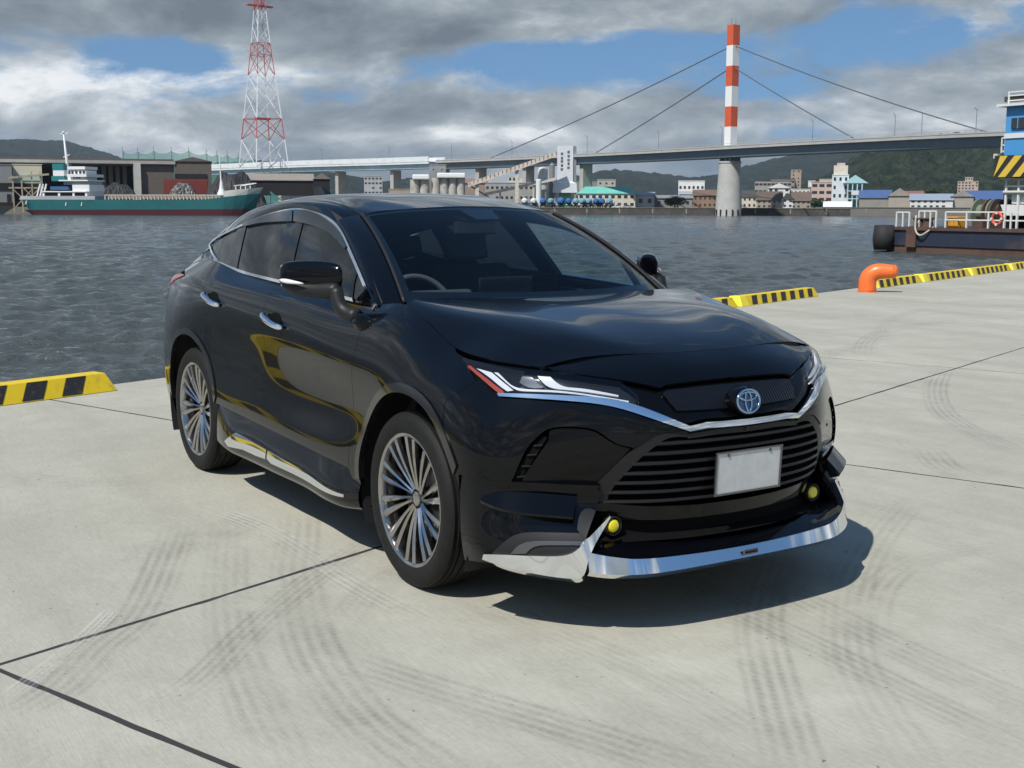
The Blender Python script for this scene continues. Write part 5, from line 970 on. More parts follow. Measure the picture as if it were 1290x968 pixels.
def car_side():
    # front fender
    p = np.r_[edge_top(u_at_top(.90), u_at_top(1.585), 20), sxz(curve([(1.60, .998), (1.70, .962), (1.803, .908)], 8)), sxz(curve([(1.803, .908), (1.75, .868), (1.685, .822)], 6)),
              sxz(arch(AF, RA, 44, 176, 26)), sxz([(.93, .40), (.93, .345), (.86, .345), (.825, .405)]), sxz(L_FD[::-1])]
    panel('front_fender', BODY, p, PAINT, car)
    # doors
    bot = lambda a, b: [(x, BOT(x)) for x in np.linspace(a, b, 14)]
    p = np.r_[sxz(L_FD), sxz(bot(.825, -.20)), sxz(L_DD[::-1]), edge_top(u_at_top(-.20), u_at_top(.905), 24)]
    fd = panel('front_door', BODY, p, PAINT, car)
    p = np.r_[sxz(L_DD), sxz(bot(-.20, -.905)), sxz(arch(AR, RA, 14, 37, 8)), sxz(L_RD[::-1]), edge_top(u_at_top(-1.215), u_at_top(-.20), 24)]
    rd = panel('rear_door', BODY, p, PAINT, car)
    # quarter panel and rear bumper side
    ub = lambda x, z: sxz([(x, z)])[0]
    p = np.r_[sxz(L_RD), sxz(arch(AR, RA, 40, 150, 24)), sxz(curve([(-1.74, .62), (-1.86, .66), (-1.98, .68)], 8)), sxz(curve([(-1.98, .68), (-1.97, .9), (-1.93, 1.05)], 8)), sxz([(-1.80, 1.10), (-1.62, 1.135)]), sxz([(-1.90, 1.16)]), edge_top(u_at_top(-1.93), u_at_top(-1.215), 16)]
    panel('quarter_panel', BODY, p, PAINT, car)
    uR = BODY.uk[-4]; us = u_at_top(-1.93); ul = sxz([(-1.98, .68)])[0]
    # tail lamp
    p = np.r_[sxz([(-1.62, 1.135), (-1.80, 1.10), (-1.93, 1.05)]), [[uR-.02, BODY.at((1, 2), [(-.3, 1.02)], lambda P: P[:, 0] < -2)[0][1]]], [[uR-.02, BODY.at((1, 2), [(-.3, 1.10)], lambda P: P[:, 0] < -2)[0][1]]], sxz([(-1.97, 1.11), (-1.80, 1.135)])]
    panel('tail_light', BODY, p, mat('tail_red', (.42, .012, .016), .12, coat=1.0), car, off=.006)
    # rear bumper and tailgate skin
    vz = lambda z: BODY.at((1, 2), [(-.3, z)], lambda P: P[:, 0] < -2)[0][1]
    p = np.r_[sxz(arch(AR, RA, 152, 184, 8)), sxz([(-1.79, .27)]), [[uR, BODY.v0]], [[uR, vz(.68)]], sxz(curve([(-1.98, .68), (-1.86, .66), (-1.75, .625)], 8))]
    panel('rear_bumper', BODY, p, PAINT, car)
    p = np.r_[sxz([(-1.98, .68)]), [[uR, vz(.68)], [uR, vz(1.01)]], sxz([(-1.94, 1.04), (-1.97, .9)])]
    panel('tailgate', BODY, p, PAINT, car)
    p = np.r_[[[us+.02, VTOP-.001]], [[uR, VTOP-.001], [uR, vz(1.115)]], sxz([(-1.98, 1.125)])]
    panel('tailgate_edge', BODY, p, PAINT, car)
    return fd, rd
fd, rd = car_side()
# ---- side skirt with chrome inserts
def skirts():
    xs = [.925, .8, .4, 0, -.4, -.75, -.90]
    G = []
    for x in xs:
        k = BOT(x)-.004; lo = .232 if x < .9 else .25; o_ = .028 if -.8 < x < .85 else .008
        G.append([(x, -.912, k), (x, -.918-o_*.5, k-.06), (x, -.922-o_, lo+.045), (x, -.915-o_, lo), (x, -.84, lo-.008)])
    s = Surf(G); s.flip = -1 if s.nrm(np.array([.5]), np.array([.08]))[0][1] > 0 else 1
    p = [(0, 0), (s.u1, 0), (s.u1, s.v1), (0, s.v1)]
    sk = panel('side_skirt', s, p, PAINT, car, res=.025, gap=.001)
    ok = lambda P: P[:, 1] < -.85
    a = s.at((0, 2), [(-.70, .282), (-.545, .352), (-.35, .343), (-.11, .333), (-.11, .285), (-.24, .279), (-.43, .280), (-.64, .262)], ok)
    b = s.at((0, 2), [(-.09, .333), (.3, .314), (.82, .288), (.82, .276), (.3, .275), (-.03, .276), (-.09, .29)], ok)
    panel('chrome_insert', s, a, CHROME, sk, off=.006, gap=0, thick=.01); panel('chrome_insert', s, b, CHROME, sk, off=.006, gap=0, thick=.01)
skirts()
# ---- bonnet: stations rear -> front, rows from right edge to left edge
def hood_surface():
    H = []
    for c, i, k, e in [((1.165, 1.156), (1.145, .40, 1.160), (1.10, .715, 1.164), (1.12, .79, 1.145)),
                       ((1.38, 1.143), (1.37, .38, 1.143), (1.345, .690, 1.130), (1.345, .805, 1.087)),
                       ((1.64, 1.113), (1.63, .35, 1.113), (1.60, .635, 1.100), (1.585, .818, 1.008)),
                       ((1.87, 1.072), (1.855, .31, 1.073), (1.815, .578, 1.066), (1.80, .79, .984)),
                       ((2.02, 1.034), (2.005, .29, 1.035), (1.94, .53, 1.033), (1.92, .735, .974)),
                       ((2.11, 1.003), (2.095, .26, 1.004), (2.035, .495, 1.002), (1.995, .685, .970))]:
        m = tuple((np.array(k)+np.array(e))/2+np.array([0, .003, .005]))
        c, i, k, m, e = (np.array(q, float) for q in ((c[0], 0, c[1]), i, k, m, e))
        ka = k+(i-k)*.030; kb = k+(m-k)*.09
        half = [e, m, kb, ka, i]; R = [(q[0], -q[1], q[2]) for q in half]; Lh = [(q[0], q[1], q[2]) for q in half[::-1]]
        H.append(R+[tuple(c)]+Lh)
    s = Surf(H); s.flip = 1 if s.nrm(np.array([s.u1/2]), np.array([s.v1/2]))[0][2] > 0 else -1
    return s
HOOD = hood_surface()
panel('hood', HOOD, [(0, 0), (HOOD.u1, 0), (HOOD.u1, HOOD.v1), (0, HOOD.v1)], PAINT, car, mirror=False, res=.022, gap=.003, thick=.016)
# ---- nose panel, bumper, lamps, grille (outlines lie on the body surface)
def join_mirror(name, parts, m, parent):
    V, T, Nn = [], [], []
    for v, t, n in parts:
        b = len(V); V += list(v); T += [tuple(i+b for i in f) for f in t]; Nn += list(n)
        b = len(V); V += [(a[0], -a[1], a[2]) for a in v]; T += [tuple(i+b for i in reversed(f)) for f in t]; Nn += [(a[0], -a[1], a[2]) for a in n]
    return mesh_obj(name, V, T, m, parent, normals=Nn)
def ctr(z): return fwz([(0.0, z)])
def band(path, w):
    p = np.asarray(path, float); t = np.gradient(p, axis=0); t /= np.linalg.norm(t, axis=1)[:, None]; n = np.stack([-t[:, 1], t[:, 0]], 1); w = np.asarray(w) if hasattr(w, '__len__') else np.full(len(p), w)
    return np.r_[p+n*(w/2)[:, None], (p-n*(w/2)[:, None])[::-1]]
HLTOP = curve([(574, 448.5), (634, 460.5), (699, 468.5), (748, 475.5), (783, 480.5)], 16)
def front_end():
    # nose panel between bonnet and dummy grille
    uu = lambda n: np.stack([np.linspace(U_C-.003, BODY.uk[3+4]-.02, n), np.full(n, VTOP-2e-4)], 1)
    low = np.r_[bpx(curve([(700, 467), (748, 474.5), (783, 479), (832, 489)], 10)), fwz([(.30, .906), (.15, .912), (-.004, .913)])]
    join_mirror('nose_panel', [panel_geo(BODY, np.r_[uu(24), low], gap=.0012)], PAINT, car)
    # bumper cover, each side
    chl = [(628, 501), (709, 507), (765, 512.5), (800, 522), (833, 533), (866, 544)]
    low_l = sxz(arch(AF, RA, 43, 16, 8))
    p = np.r_[sxz(curve([(1.685, .822), (1.75, .868), (1.803, .908)], 6)), bpx(curve([(606, 478), (627, 499)], 4)), bpx(curve(chl, 16)), bpx(curve([(866, 547), (846, 545), (829, 547), (812, 557), (798, 566)], 10)), bpx(curve([(796, 564), (774, 558), (754, 544), (735, 539), (705, 538), (690, 541)], 12)),
              bpx(curve([(685, 544), (667, 561), (655, 583), (646, 604), (638, 617)], 10)), bpx(curve([(637, 613.5), (612, 608), (592, 602), (578, 598)], 6)), low_l[::-1]]
    panel('front_bumper', BODY, p, PAINT, car, gap=.0012, res=.016)
    # glossy corner inset and air slot
    p = np.r_[bpx(curve([(692, 543), (705, 540), (735, 541), (753, 546), (772, 559), (795, 566)], 12)), bpx(curve([(786, 576), (768, 594), (748, 614), (735, 630)], 8)), bpx(curve([(733, 630), (700, 625), (655, 617)], 8)), bpx(curve([(653, 615), (662, 598), (676, 577), (690, 556)], 8))]
    panel('bumper_inset', BODY, p, GLOSSK, car, off=-.010, gap=.001)
    p = np.r_[bpx(curve([(642, 619), (648, 602), (658, 582), (670, 562), (685, 548)], 10)), bpx(curve([(689, 552), (676, 574), (662, 596), (652, 615)], 8))]
    slot = panel('air_slot', BODY, p, VOID, car, off=-.016, gap=.001)
    for k, (a, b) in enumerate((((651, 602), (662, 601)), ((657, 588), (668, 588)), ((664, 574), (676, 573)), ((672, 562), (683, 561)))):
        panel('slot_fin', BODY, band(uvline(bpx([a])[0], bpx([b])[0], 4), .006), TRIMK, slot, off=-.006, gap=0, res=.01, thick=.008)
    q = bpx([(727, 577)]); us = np.linspace(0, 2*math.pi, 17)[:-1]
    panel('parking_sensor', BODY, q+.008*np.stack([np.cos(us), np.sin(us)], 1), GLOSSK, car, off=-.007, gap=0, res=.01, thick=.004)
    # headlamp
    rear = curve([(577, 452), (587, 462), (606, 478), (626, 494.5)], 10)
    chu = [(626, 494.5), (709, 497.5), (770, 502.5), (795, 509)]
    out = np.r_[bpx(HLTOP), bpx(curve([(783, 482), (797, 492), (806, 503), (800, 508)], 6)), bpx(curve(chu, 12)[::-1]), bpx(rear[::-1])]
    hl = [empty('headlight', (0, 0, 0)), empty('headlight', (0, 0, 0))]
    for h in hl: h.parent = car
    panel('lamp_housing', BODY, out, mat('lamp_black', (.035, .036, .038), .25, metal=.6), hl, off=-.034, gap=0, res=.014)
    panel('lens', BODY, out, LENS, hl, off=-.001, gap=.002, res=.014, rim=False)
    LED = mat('light_guide', (.72, .75, .80), .22, coat=.6)
    panel('turn_signal', BODY, bpx([(586, 459), (590.5, 458.5), (631, 490), (634, 495), (628, 495), (609, 480)]), mat('amber_lens', (.40, .055, .015), .2, coat=1.0), hl, off=-.012, gap=0, res=.012)
    panel('light_guide', BODY, np.r_[bpx(curve([(597.5, 461.5), (607, 464), (616.5, 466.8)], 4)), bpx(curve([(617, 467), (628, 477), (637, 484), (645, 490.3)], 8)), bpx(curve([(637, 491.5), (629, 486), (614, 474), (598, 462)], 8))], LED, hl, off=-.015, gap=0, res=.008)
    panel('light_guide', BODY, np.r_[bpx(curve([(620.5, 467), (625.5, 467.5)], 2)), bpx(curve([(626, 468), (640, 482), (654, 488), (700, 491), (793, 503.5)], 20)), bpx(curve([(793, 505.5), (709, 494.2), (660, 491.8), (648, 489.5), (636, 481), (621, 468)], 20))], LED, hl, off=-.013, gap=0, res=.008)
    panel('light_guide', BODY, np.r_[bpx(curve([(676, 471), (684, 482), (696, 488), (720, 490.5), (780, 498)], 14)), bpx(curve([(780, 496), (730, 487.5), (712, 486), (700, 480), (693, 472)], 12))], LED, hl, off=-.014, gap=0, res=.010)
    panel('projector', BODY, bpx(curve([(656, 470), (668, 472), (676, 482), (684, 486), (668, 487), (652, 480)], 12)), mat('lamp_grey', (.22, .22, .23), .18, metal=.8), hl, off=-.020, gap=0, res=.012)
    # chrome strip from lamp to lamp under the dummy grille
    up = np.r_[bpx(curve([(627, 496), (709, 498.5), (770, 503.5), (805, 512.5), (838, 525), (868, 537)], 24)), fwz([(.2, .772), (.1, .770), (-.003, .769)])]
    lo = np.r_[fwz([(-.003, .748), (.1, .749), (.2, .751)]), bpx(curve([(868, 543.5), (833, 532), (800, 521), (765, 511.5), (709, 505), (629, 500)], 24))]
    join_mirror('chrome_strip', [panel_geo(BODY, np.r_[up, lo], res=.012, off=.007, thick=.02, gap=0)], CHROME, car)
    # dummy grille
    gtop = np.r_[bpx(curve([(784, 480), (832, 490)], 6)), fwz([(.30, .903), (.15, .909), (-.003, .910)])]
    glow = np.r_[fwz([(-.003, .785), (.2, .787)]), bpx(curve([(868, 533), (838, 521), (808, 509), (806, 502), (797, 491)], 10))]
    m = mat('ribbed_grille', (.004, .004, .005), .28, spec=.3, coat=.15); nt = m.node_tree
    g = nt.nodes.new('ShaderNodeNewGeometry'); wv = nt.nodes.new('ShaderNodeTexWave'); wv.bands_direction = 'Y'; wv.inputs['Scale'].default_value = 22; wv.inputs['Distortion'].default_value = 0
    bp = nt.nodes.new('ShaderNodeBump'); bp.inputs['Distance'].default_value = .003; bp.inputs['Strength'].default_value = .5
    nt.links.new(g.outputs['Position'], wv.inputs['Vector']); nt.links.new(wv.outputs['Fac'], bp.inputs['Height']); nt.links.new(bp.outputs[0], nt.nodes['Principled BSDF'].inputs['Normal'])
    ug = join_mirror('upper_grille', [panel_geo(BODY, np.r_[gtop, glow], res=.016, off=-.020, thick=.02, gap=0)], GLOSSK, car)
    rt = np.r_[bpx(curve([(836, 493.5), (853, 515)], 5)), fwz([(.30, .822), (.1, .818), (-.003, .818), (-.003, .898), (.15, .897), (.30, .893)])]
    join_mirror('ribbed_plate', [panel_geo(BODY, rt, res=.016, off=-.010, thick=.008, gap=0)], m, ug)
    # lower grille: dark cavity, frame and slats
    cav = np.r_[bpx(curve([(867, 547), (846, 546), (829, 548), (812, 558), (790, 574), (768, 595), (748, 615), (738, 632)], 18)), fwz([(.5, .47), (.3, .46), (.1, .458), (-.003, .457), (-.003, .742), (.15, .744), (.25, .746)])]
    lg = join_mirror('lower_grille', [panel_geo(BODY, cav, res=.02, off=-.055, thick=.02, gap=0)], VOID, car)
    fr_o = curve([(867, 546.5), (846, 545.5), (829, 547.5), (812, 557.5), (790, 573.5), (768, 594.5), (748, 614.5), (737, 632)], 20)
    fr_i = curve([(867, 551), (850, 551), (837, 555), (822, 566), (805, 580), (786, 600), (770, 619), (764, 634)], 20)
    panel('grille_frame', BODY, np.r_[bpx(fr_o), bpx(fr_i[::-1])], TRIMK, lg, res=.014, off=-.004, thick=.05, gap=0)
    join_mirror('grille_frame', [panel_geo(BODY, np.r_[bpx([(867, 547)]), fwz([(.15, .743), (-.003, .741), (-.003, .722), (.15, .724)]), bpx([(867, 553)])], res=.014, off=-.003, thick=.05, gap=0)], TRIMK, lg)
    # slat ends follow the inner edge of the frame
    Fi = BODY.ev(*bpx(fr_i).T); zz = np.linspace(.706, .486, 7)
    for z in zz:
        wE = np.interp(-z, -Fi[:, 2], -Fi[:, 1])+.012; ws = np.linspace(0, wE, 12); uv = fwz([(w, z) for w in ws]); P = BODY.ev(uv[:, 0], uv[:, 1]); Nn = BODY.nrm(uv[:, 0], uv[:, 1]); Nn[:, 2] = 0; Nn /= np.linalg.norm(Nn, axis=1)[:, None]
        V = []; Fc = []
        side = [(1, P), ]
        full = np.r_[P[::-1], P[1:]*[1, -1, 1]]; nf = np.r_[Nn[::-1], Nn[1:]*[1, -1, 1]]
        for a, n in zip(full, nf):
            V += [a-n*.004+[0, 0, .004], a-n*.002-[0, 0, .006], a-n*.012-[0, 0, .012], a-n*.055-[0, 0, .004], a-n*.05+[0, 0, .012]]
        for i in range(len(full)-1):
            for k in range(5): Fc.append((i*5+k, i*5+(k+1) % 5, (i+1)*5+(k+1) % 5, (i+1)*5+k))
        MB().add(V, Fc).build('grille_slat', TRIMK, lg, auto=.6)
    # cross bar under the lower grille and the dark mouth below it
    p = np.r_[fwz([(-.003, .455), (.2, .456), (.4, .465), (.56, .482)]), fwz([(.60, .44), (.5, .415), (.3, .405), (-.003, .403)])]
    join_mirror('cross_bar', [panel_geo(BODY, p, res=.02, off=.0, thick=.03, gap=0)], PAINT, car)
    # recessed mouth below it
    pt = np.array([(2.318, 0), (2.296, .25), (2.236, .44), (2.190, .54), (2.140, .612)]); rows = []
    for x, w in pt: rows.append([(x-.004, w, .440), (x-.045, w, .425), (x-.050, w, .385), (x-.035, w*1.01, .352), (x+.02, w*1.02, .338)])
    R = curve([sum(map(list, r), []) for r in rows], 20).reshape(20, 5, 3); Rf = np.concatenate([R[::-1]*[1, -1, 1], R[1:]], 0); n = len(Rf)
    MB().add(Rf.reshape(-1, 3), [(5*i+k, 5*i+k+1, 5*i+k+6, 5*i+k+5) for i in range(n-1) for k in range(4)]).build('lower_intake', VOID, car, auto=.6)
front_end()
# ---- dark inner shell behind every panel gap, wheel-house liners, underbody
def inner_shell():
    nu, nv = 230, 34; us = np.linspace(BODY.u0, BODY.u1, nu); us = us[(us >= BODY.uk[3]-1e-6) & (us <= BODY.uk[-4]+1e-6)]; nu = len(us); vs = np.linspace(BODY.v0, BODY.v1-.012, nv)
    U, V = np.meshgrid(us, vs, indexing='ij'); P = BODY.ev(U.ravel(), V.ravel()); Nn = BODY.nrm(U.ravel(), V.ravel()); Q = (P-Nn*.024).reshape(nu, nv, 3); fs = []
    for i in range(nu-1):
        for j in range(nv-1):
            c = (Q[i, j]+Q[i+1, j+1])/2
            if c[0] > 1.95 or (abs(c[1]) > .6 and min((c[0]-AF[0])**2+(c[2]-AF[1])**2, (c[0]-AR[0])**2+(c[2]-AR[1])**2) < .475**2): continue
            if abs(c[1]) > .6 and (abs(c[0]-AF[0]) < .47 or abs(c[0]-AR[0]) < .47) and c[2] < .38: continue
            if -2.3 < c[0] < 1.0 and c[2] > 1.10: continue
            fs.append((i*nv+j, i*nv+j+1, (i+1)*nv+j+1, (i+1)*nv+j))
    a = mesh_obj('inner_shell', Q.reshape(-1, 3), fs, VOID, car)
    mirror_obj(a, car)
    # headlamp / nose backing so that nothing shows through the gaps
    nz = 14; us = np.linspace(BODY.uk[3], BODY.uk[3+6], 60); vs = np.linspace(BODY.vk[2], BODY.v1-.03, nz); U, V = np.meshgrid(us, vs, indexing='ij'); P = BODY.ev(U.ravel(), V.ravel()); Nn = BODY.nrm(U.ravel(), V.ravel())
    b = mesh_obj('nose_backing', P-Nn*.075, [(i*nz+j, i*nz+j+1, (i+1)*nz+j+1, (i+1)*nz+j) for i in range(59) for j in range(nz-1)], VOID, car); mirror_obj(b, car)
    for c in (AF, AR):
        m = MB(); n = 30; V = []; Fc = []
        for k in range(n+1):
            t = math.radians(-25+230*k/n); x, z = c[0]+.468*math.cos(t), c[1]+.468*math.sin(t)
            V += [(x, -.908, z), (x, -.52, z)]
        V.append((c[0], -.52, c[1])); ce = len(V)-1
        for k in range(n): Fc += [(2*k, 2*k+1, 2*k+3, 2*k+2), (2*k+1, ce, 2*k+3)]
        o = m.add(V, Fc).build('wheel_house', MATTEK, car, smooth=True); mirror_obj(o, car)
        ring = np.r_[sxz(arch(c, RA-.004, 24 if c is AF else 12, 180, 40)), sxz(arch(c, RA+.034, 180, 27 if c is AF else 16, 40))]
        panel('arch_trim', BODY, ring, mat('arch_lip', (.010, .010, .011), .16, coat=.5), car, off=.007, gap=0, thick=.03, res=.016)
    mb = MB(); mb.box((0, 0, .235), (4.0, 1.05, .05)); mb.build('underbody', VOID, car)
    MB().add([(1.5, -.80, .262), (1.95, -.78, .262), (2.24, -.60, .262), (2.30, 0, .262), (2.24, .60, .262), (1.95, .78, .262), (1.5, .80, .262)], [tuple(range(7))]).build('undertray', VOID, car)
    mb = MB(); mb.box((0, 0, .30), (1.75, 1.76, .06)); mb.build('floor_pan', VOID, car)
inner_shell()
# ---- aero kit at the bottom of the bumper
def kit():
    K = [[(1.80, .922, .560), (1.80, .924, .48), (1.80, .924, .40), (1.80, .918, .30), (1.79, .90, .222)],
         [(1.90, .902, .562), (1.905, .905, .49), (1.92, .910, .40), (1.935, .910, .30), (1.93, .895, .245)],
         [(1.995, .850, .562), (1.995, .848, .50), (2.015, .850, .41), (2.035, .855, .30), (2.03, .84, .25)],
         [(2.085, .752, .560), (2.075, .745, .50), (2.10, .762, .41), (2.125, .775, .305), (2.12, .76, .25)],
         [(2.165, .640, .555), (2.150, .635, .50), (2.175, .655, .42), (2.20, .69, .315), (2.19, .68, .25)],
         [(2.205, .57, .552), (2.19, .565, .50), (2.20, .60, .43), (2.222, .655, .33), (2.21, .65, .26)]]
    s = Surf([[(x, -w, z) for x, w, z in r] for r in K]); s.flip = 1 if s.nrm(np.array([.1]), np.array([.15]))[0][1] < 0 else -1
    ck = panel('bumper_corner', s, [(0, 0), (s.u1, 0), (s.u1, s.v1), (0, s.v1)], PAINT, car, gap=.001, res=.018, thick=.03)
    okk = lambda P: P[:, 1] < 0
    kp = lambda pts: s.px(pts, okk)
    panel('recess_panel', s, np.r_[kp(curve([(618, 699), (634, 684), (652, 673), (690, 671), (738, 672)], 12)), kp(curve([(756, 662), (742, 682), (726, 697), (708, 705), (660, 705), (622, 701)], 12))], MATTEK, ck, off=.003, gap=0, res=.014, thick=.004)
    panel('silver_accent', s, np.r_[kp(curve([(644, 697), (654, 687), (668, 682.5), (700, 682), (736, 682.5)], 10)), kp(curve([(735, 687), (700, 687), (676, 688), (668, 692), (663, 697)], 8))], SATIN, ck, off=.009, gap=0, res=.01, thick=.008)
    # corner post left of the fog lamp
    panel('corner_post', s, np.r_[kp(curve([(727, 668), (730, 650), (739, 641), (757, 648), (767, 655)], 10)), kp(curve([(766, 657), (752, 672), (738, 684)], 6))], TRIMK, ck, off=.010, gap=0, res=.012, thick=.02)
    # winglet
    root = curve([(1.93, .905, .500), (1.985, .862, .520), (2.08, .755, .522), (2.16, .640, .512)], 14); edge = curve([(1.935, .918, .486), (2.03, .885, .470), (2.12, .795, .458), (2.195, .685, .448)], 14); und = curve([(1.93, .905, .475), (1.99, .855, .445), (2.085, .755, .435), (2.165, .655, .430)], 14)
    V = []; Fc = []
    for r, e, u in zip(root, edge, und): V += [(r[0], -r[1], r[2]), (e[0], -e[1], e[2]), (e[0]-.004, -e[1]+.004, e[2]-.010), (u[0], -u[1], u[2])]
    for i in range(13):
        for k in range(3): Fc.append((4*i+k, 4*i+k+1, 4*i+k+5, 4*i+k+4))
    Fc += [(0, 1, 2, 3), (52, 53, 54, 55)]
    o = MB().add(V, Fc).build('winglet', PAINT, car, auto=.5); mirror_obj(o, car)
    # chrome corner blade
    up = [(1.965, .922, .290), (2.02, .877, .295), (2.078, .830, .299), (2.14, .775, .303), (2.195, .722, .311), (2.222, .694, .328), (2.238, .672, .355), (2.256, .625, .405), (2.272, .577, .455)]
    lo = [(1.955, .922, .268), (2.02, .878, .252), (2.08, .830, .241), (2.15, .770, .232), (2.21, .708, .227), (2.248, .676, .240), (2.258, .664, .285), (2.262, .640, .345), (2.270, .572, .447)]
    un = [(1.945, .90, .258), (2.005, .862, .236), (2.06, .812, .222), (2.125, .752, .212), (2.185, .69, .206), (2.225, .66, .215), (2.235, .645, .285), (2.24, .625, .345), (2.25, .566, .445)]
    n = 40; up, lo, un = curve(up, n), curve(lo, n), curve(un, n); V = []; Fc = []
    for a, b, c in zip(up, lo, un): V += [(a[0]-.02, -a[1]+.016, a[2]+.003), (a[0], -a[1], a[2]), (b[0], -b[1], b[2]), (c[0], -c[1], c[2])]
    for i in range(n-1):
        for k in range(3): Fc.append((4*i+k, 4*i+k+1, 4*i+k+5, 4*i+k+4))
    Fc += [(0, 1, 2, 3), (4*n-4, 4*n-3, 4*n-2, 4*n-1)]
    o = MB().add(V, Fc).build('chrome_blade', CHROME, car, auto=.45); mirror_obj(o, car)
    # centre lip: dark shelf, chrome band
    pl = [(2.402, 0), (2.395, .20), (2.368, .44), (2.345, .515), (2.30, .605), (2.262, .660)]
    zt = [.290, .291, .296, .299, .312, .325]; zb = [.252, .250, .246, .246, .250, .258]
    rows = []
    for q, (x, w) in enumerate(pl): rows.append([(x-.105-.01*(q < 3), w*.96, .338 if q < 4 else .348), (x-.06, w*.985, zt[q]+.022), (x-.019, w-.006*(q > 3), zt[q]+.001)])
    R = curve([sum(map(list, r), []) for r in rows], 26).reshape(26, 3, 3)
    Rf = np.concatenate([R[::-1]*[1, -1, 1], (R[1:])], 0); n = len(Rf); V = Rf.reshape(-1, 3)
    Fc = [(3*i+k, 3*i+k+1, 3*i+k+4, 3*i+k+3) for i in range(n-1) for k in range(2)]
    MB().add(V, Fc).build('lip_spoiler', PAINT, car, auto=.5)
    rows = [[(x-.017, w-.006*(q > 3), zt[q]), (x+.004, w+.001, zb[q]), (x-.022, w*.985, zb[q]-.022), (x-.10, w*.97, zb[q]-.024)] for q, (x, w) in enumerate(pl)]
    a = np.array(rows[:3]); b = np.array(rows[3:])
    def seg(r, n):
        return np.array([[curve(r[:, k], n)[i] for k in range(4)] for i in range(n)])
    R = np.concatenate([seg(np.array(rows[:4]), 18), seg(np.array(rows[3:]), 8)[1:]], 0)
    Rf = np.concatenate([R[::-1]*[1, -1, 1], R[1:]], 0); n = len(Rf)
    Fc = [(4*i+k, 4*i+k+1, 4*i+k+5, 4*i+k+4) for i in range(n-1) for k in range(3)]
    lip = MB().add(Rf.reshape(-1, 3), Fc).build('chrome_lip', CHROME, car, auto=.35)
    mb = MB(); mb.box((2.405, -.012, .271), (.006, .072, .018)); bd = mb.build('lip_badge', SATIN, lip, bevel=.002)
    mb = MB(); mb.box((2.408, -.012, .271), (.004, .060, .009)); mb.build('badge_face', GLOSSK, lip)
    # fog lamps
    for sg in (-1, 1):
        mb = MB(); mb.lathe([(0.0, .006), (.012, .005), (.020, .003), (.025, -.003), (.026, -.02)], 20, axis='x')
        f = mb.build('fog_lamp', mat('yellow_lens', (.80, .68, .01), .10, coat=1.0), car, auto=.6); f.location = (2.212, sg*.512, .394)
        mb = MB(); mb.lathe([(.028, -.02), (.034, .002), (.037, .000), (.034, -.03)], 20, axis='x', caps=False); r = mb.build('bezel', MATTEK, f, smooth=True)
    # shelf of the mouth
kit()
# ---- emblem, plate
def emblem():
    e = empty('emblem', (2.352, 0, .836)); e.parent = car; e.rotation_euler = (0, math.radians(-9), 0); e.scale = (1, .92, .92)
    def ell(a, b, cz=0.0, cy=0.0, n=40): return [(0, cy+a*math.cos(2*math.pi*k/n), cz+b*math.sin(2*math.pi*k/n)) for k in range(n+1)]
    mb = MB(); n = 40; prof = [(1.32, -.045), (1.28, -.012), (1.18, .002), (1.10, .003), (1.06, -.003), (0, -.004)]
    V = [(h, r*.061*math.cos(2*math.pi*k/n), r*.048*math.sin(2*math.pi*k/n)) for r, h in prof[:-1] for k in range(n)]; V.append((prof[-1][1], 0, 0))
    Fc = [(i*n+k, i*n+(k+1) % n, (i+1)*n+(k+1) % n, (i+1)*n+k) for i in range(4) for k in range(n)]+[(4*n+k, 4*n+(k+1) % n, 5*n) for k in range(n)]
    mb.add(V, Fc).build('emblem_base', GLOSSK, e, auto=.6)
    BL = mat('emblem_blue', (.015, .06, .16), .12, metal=.5, coat=1.0); CH = mat('emblem_chrome', (.36, .50, .66), .10, metal=1.0)
    MB().add([(0, 0, 0)]+ell(.060, .047)[:-1], [(0, k+1, (k+1) % 40+1) for k in range(40)]).build('emblem_field', BL, e)
    for nm, pts, r in (('emblem_ring', ell(.0605, .0475), .0055), ('emblem_oval', ell(.046, .0165, .020), .0042), ('emblem_oval', ell(.0165, .042, -.002), .0042)):
        MB().tube([(p[0]+.003, p[1], p[2]) for p in pts], r, 8, caps=False).build(nm, CH, e, smooth=True)
    pl = empty('licence_plate', (2.366, 0, .575)); pl.parent = car; pl.rotation_euler = (0, math.radians(3), 0)
    mb = MB(); mb.box((0, 0, 0), (.003, .33, .165)); mb.build('plate', mat('plate_white', (.56, .57, .565), .42, noise=(26, (.50, .51, .51), .4, .6)), pl, bevel=.001)
    for y in (-.105, .105): MB().lathe([(.006, 0), (.006, .003), (0, .0035)], 12, (.0015, y, .068), 'x').build('plate_screw', SATIN, pl)
    for nm_, c_, d_ in (('plate_frame', (.002, 0, .080), (.006, .336, .007)), ('plate_frame', (.002, 0, -.080), (.006, .336, .007)), ('plate_frame', (.002, -.1625, 0), (.006, .007, .155)), ('plate_frame', (.002, .1625, 0), (.006, .007, .155))): MB().box(c_, d_).build(nm_, SATIN, pl, bevel=.001)
    mb = MB(); mb.box((-.012, 0, 0), (.018, .30, .12)); mb.build('plate_bracket', MATTEK, pl)
    MB().lathe([(.013, 0), (.013, .006), (.008, .010), (0, .011)], 14, (2.352, -.012, .733), 'x').build('front_camera', GLOSSK, car, auto=.6)
emblem()
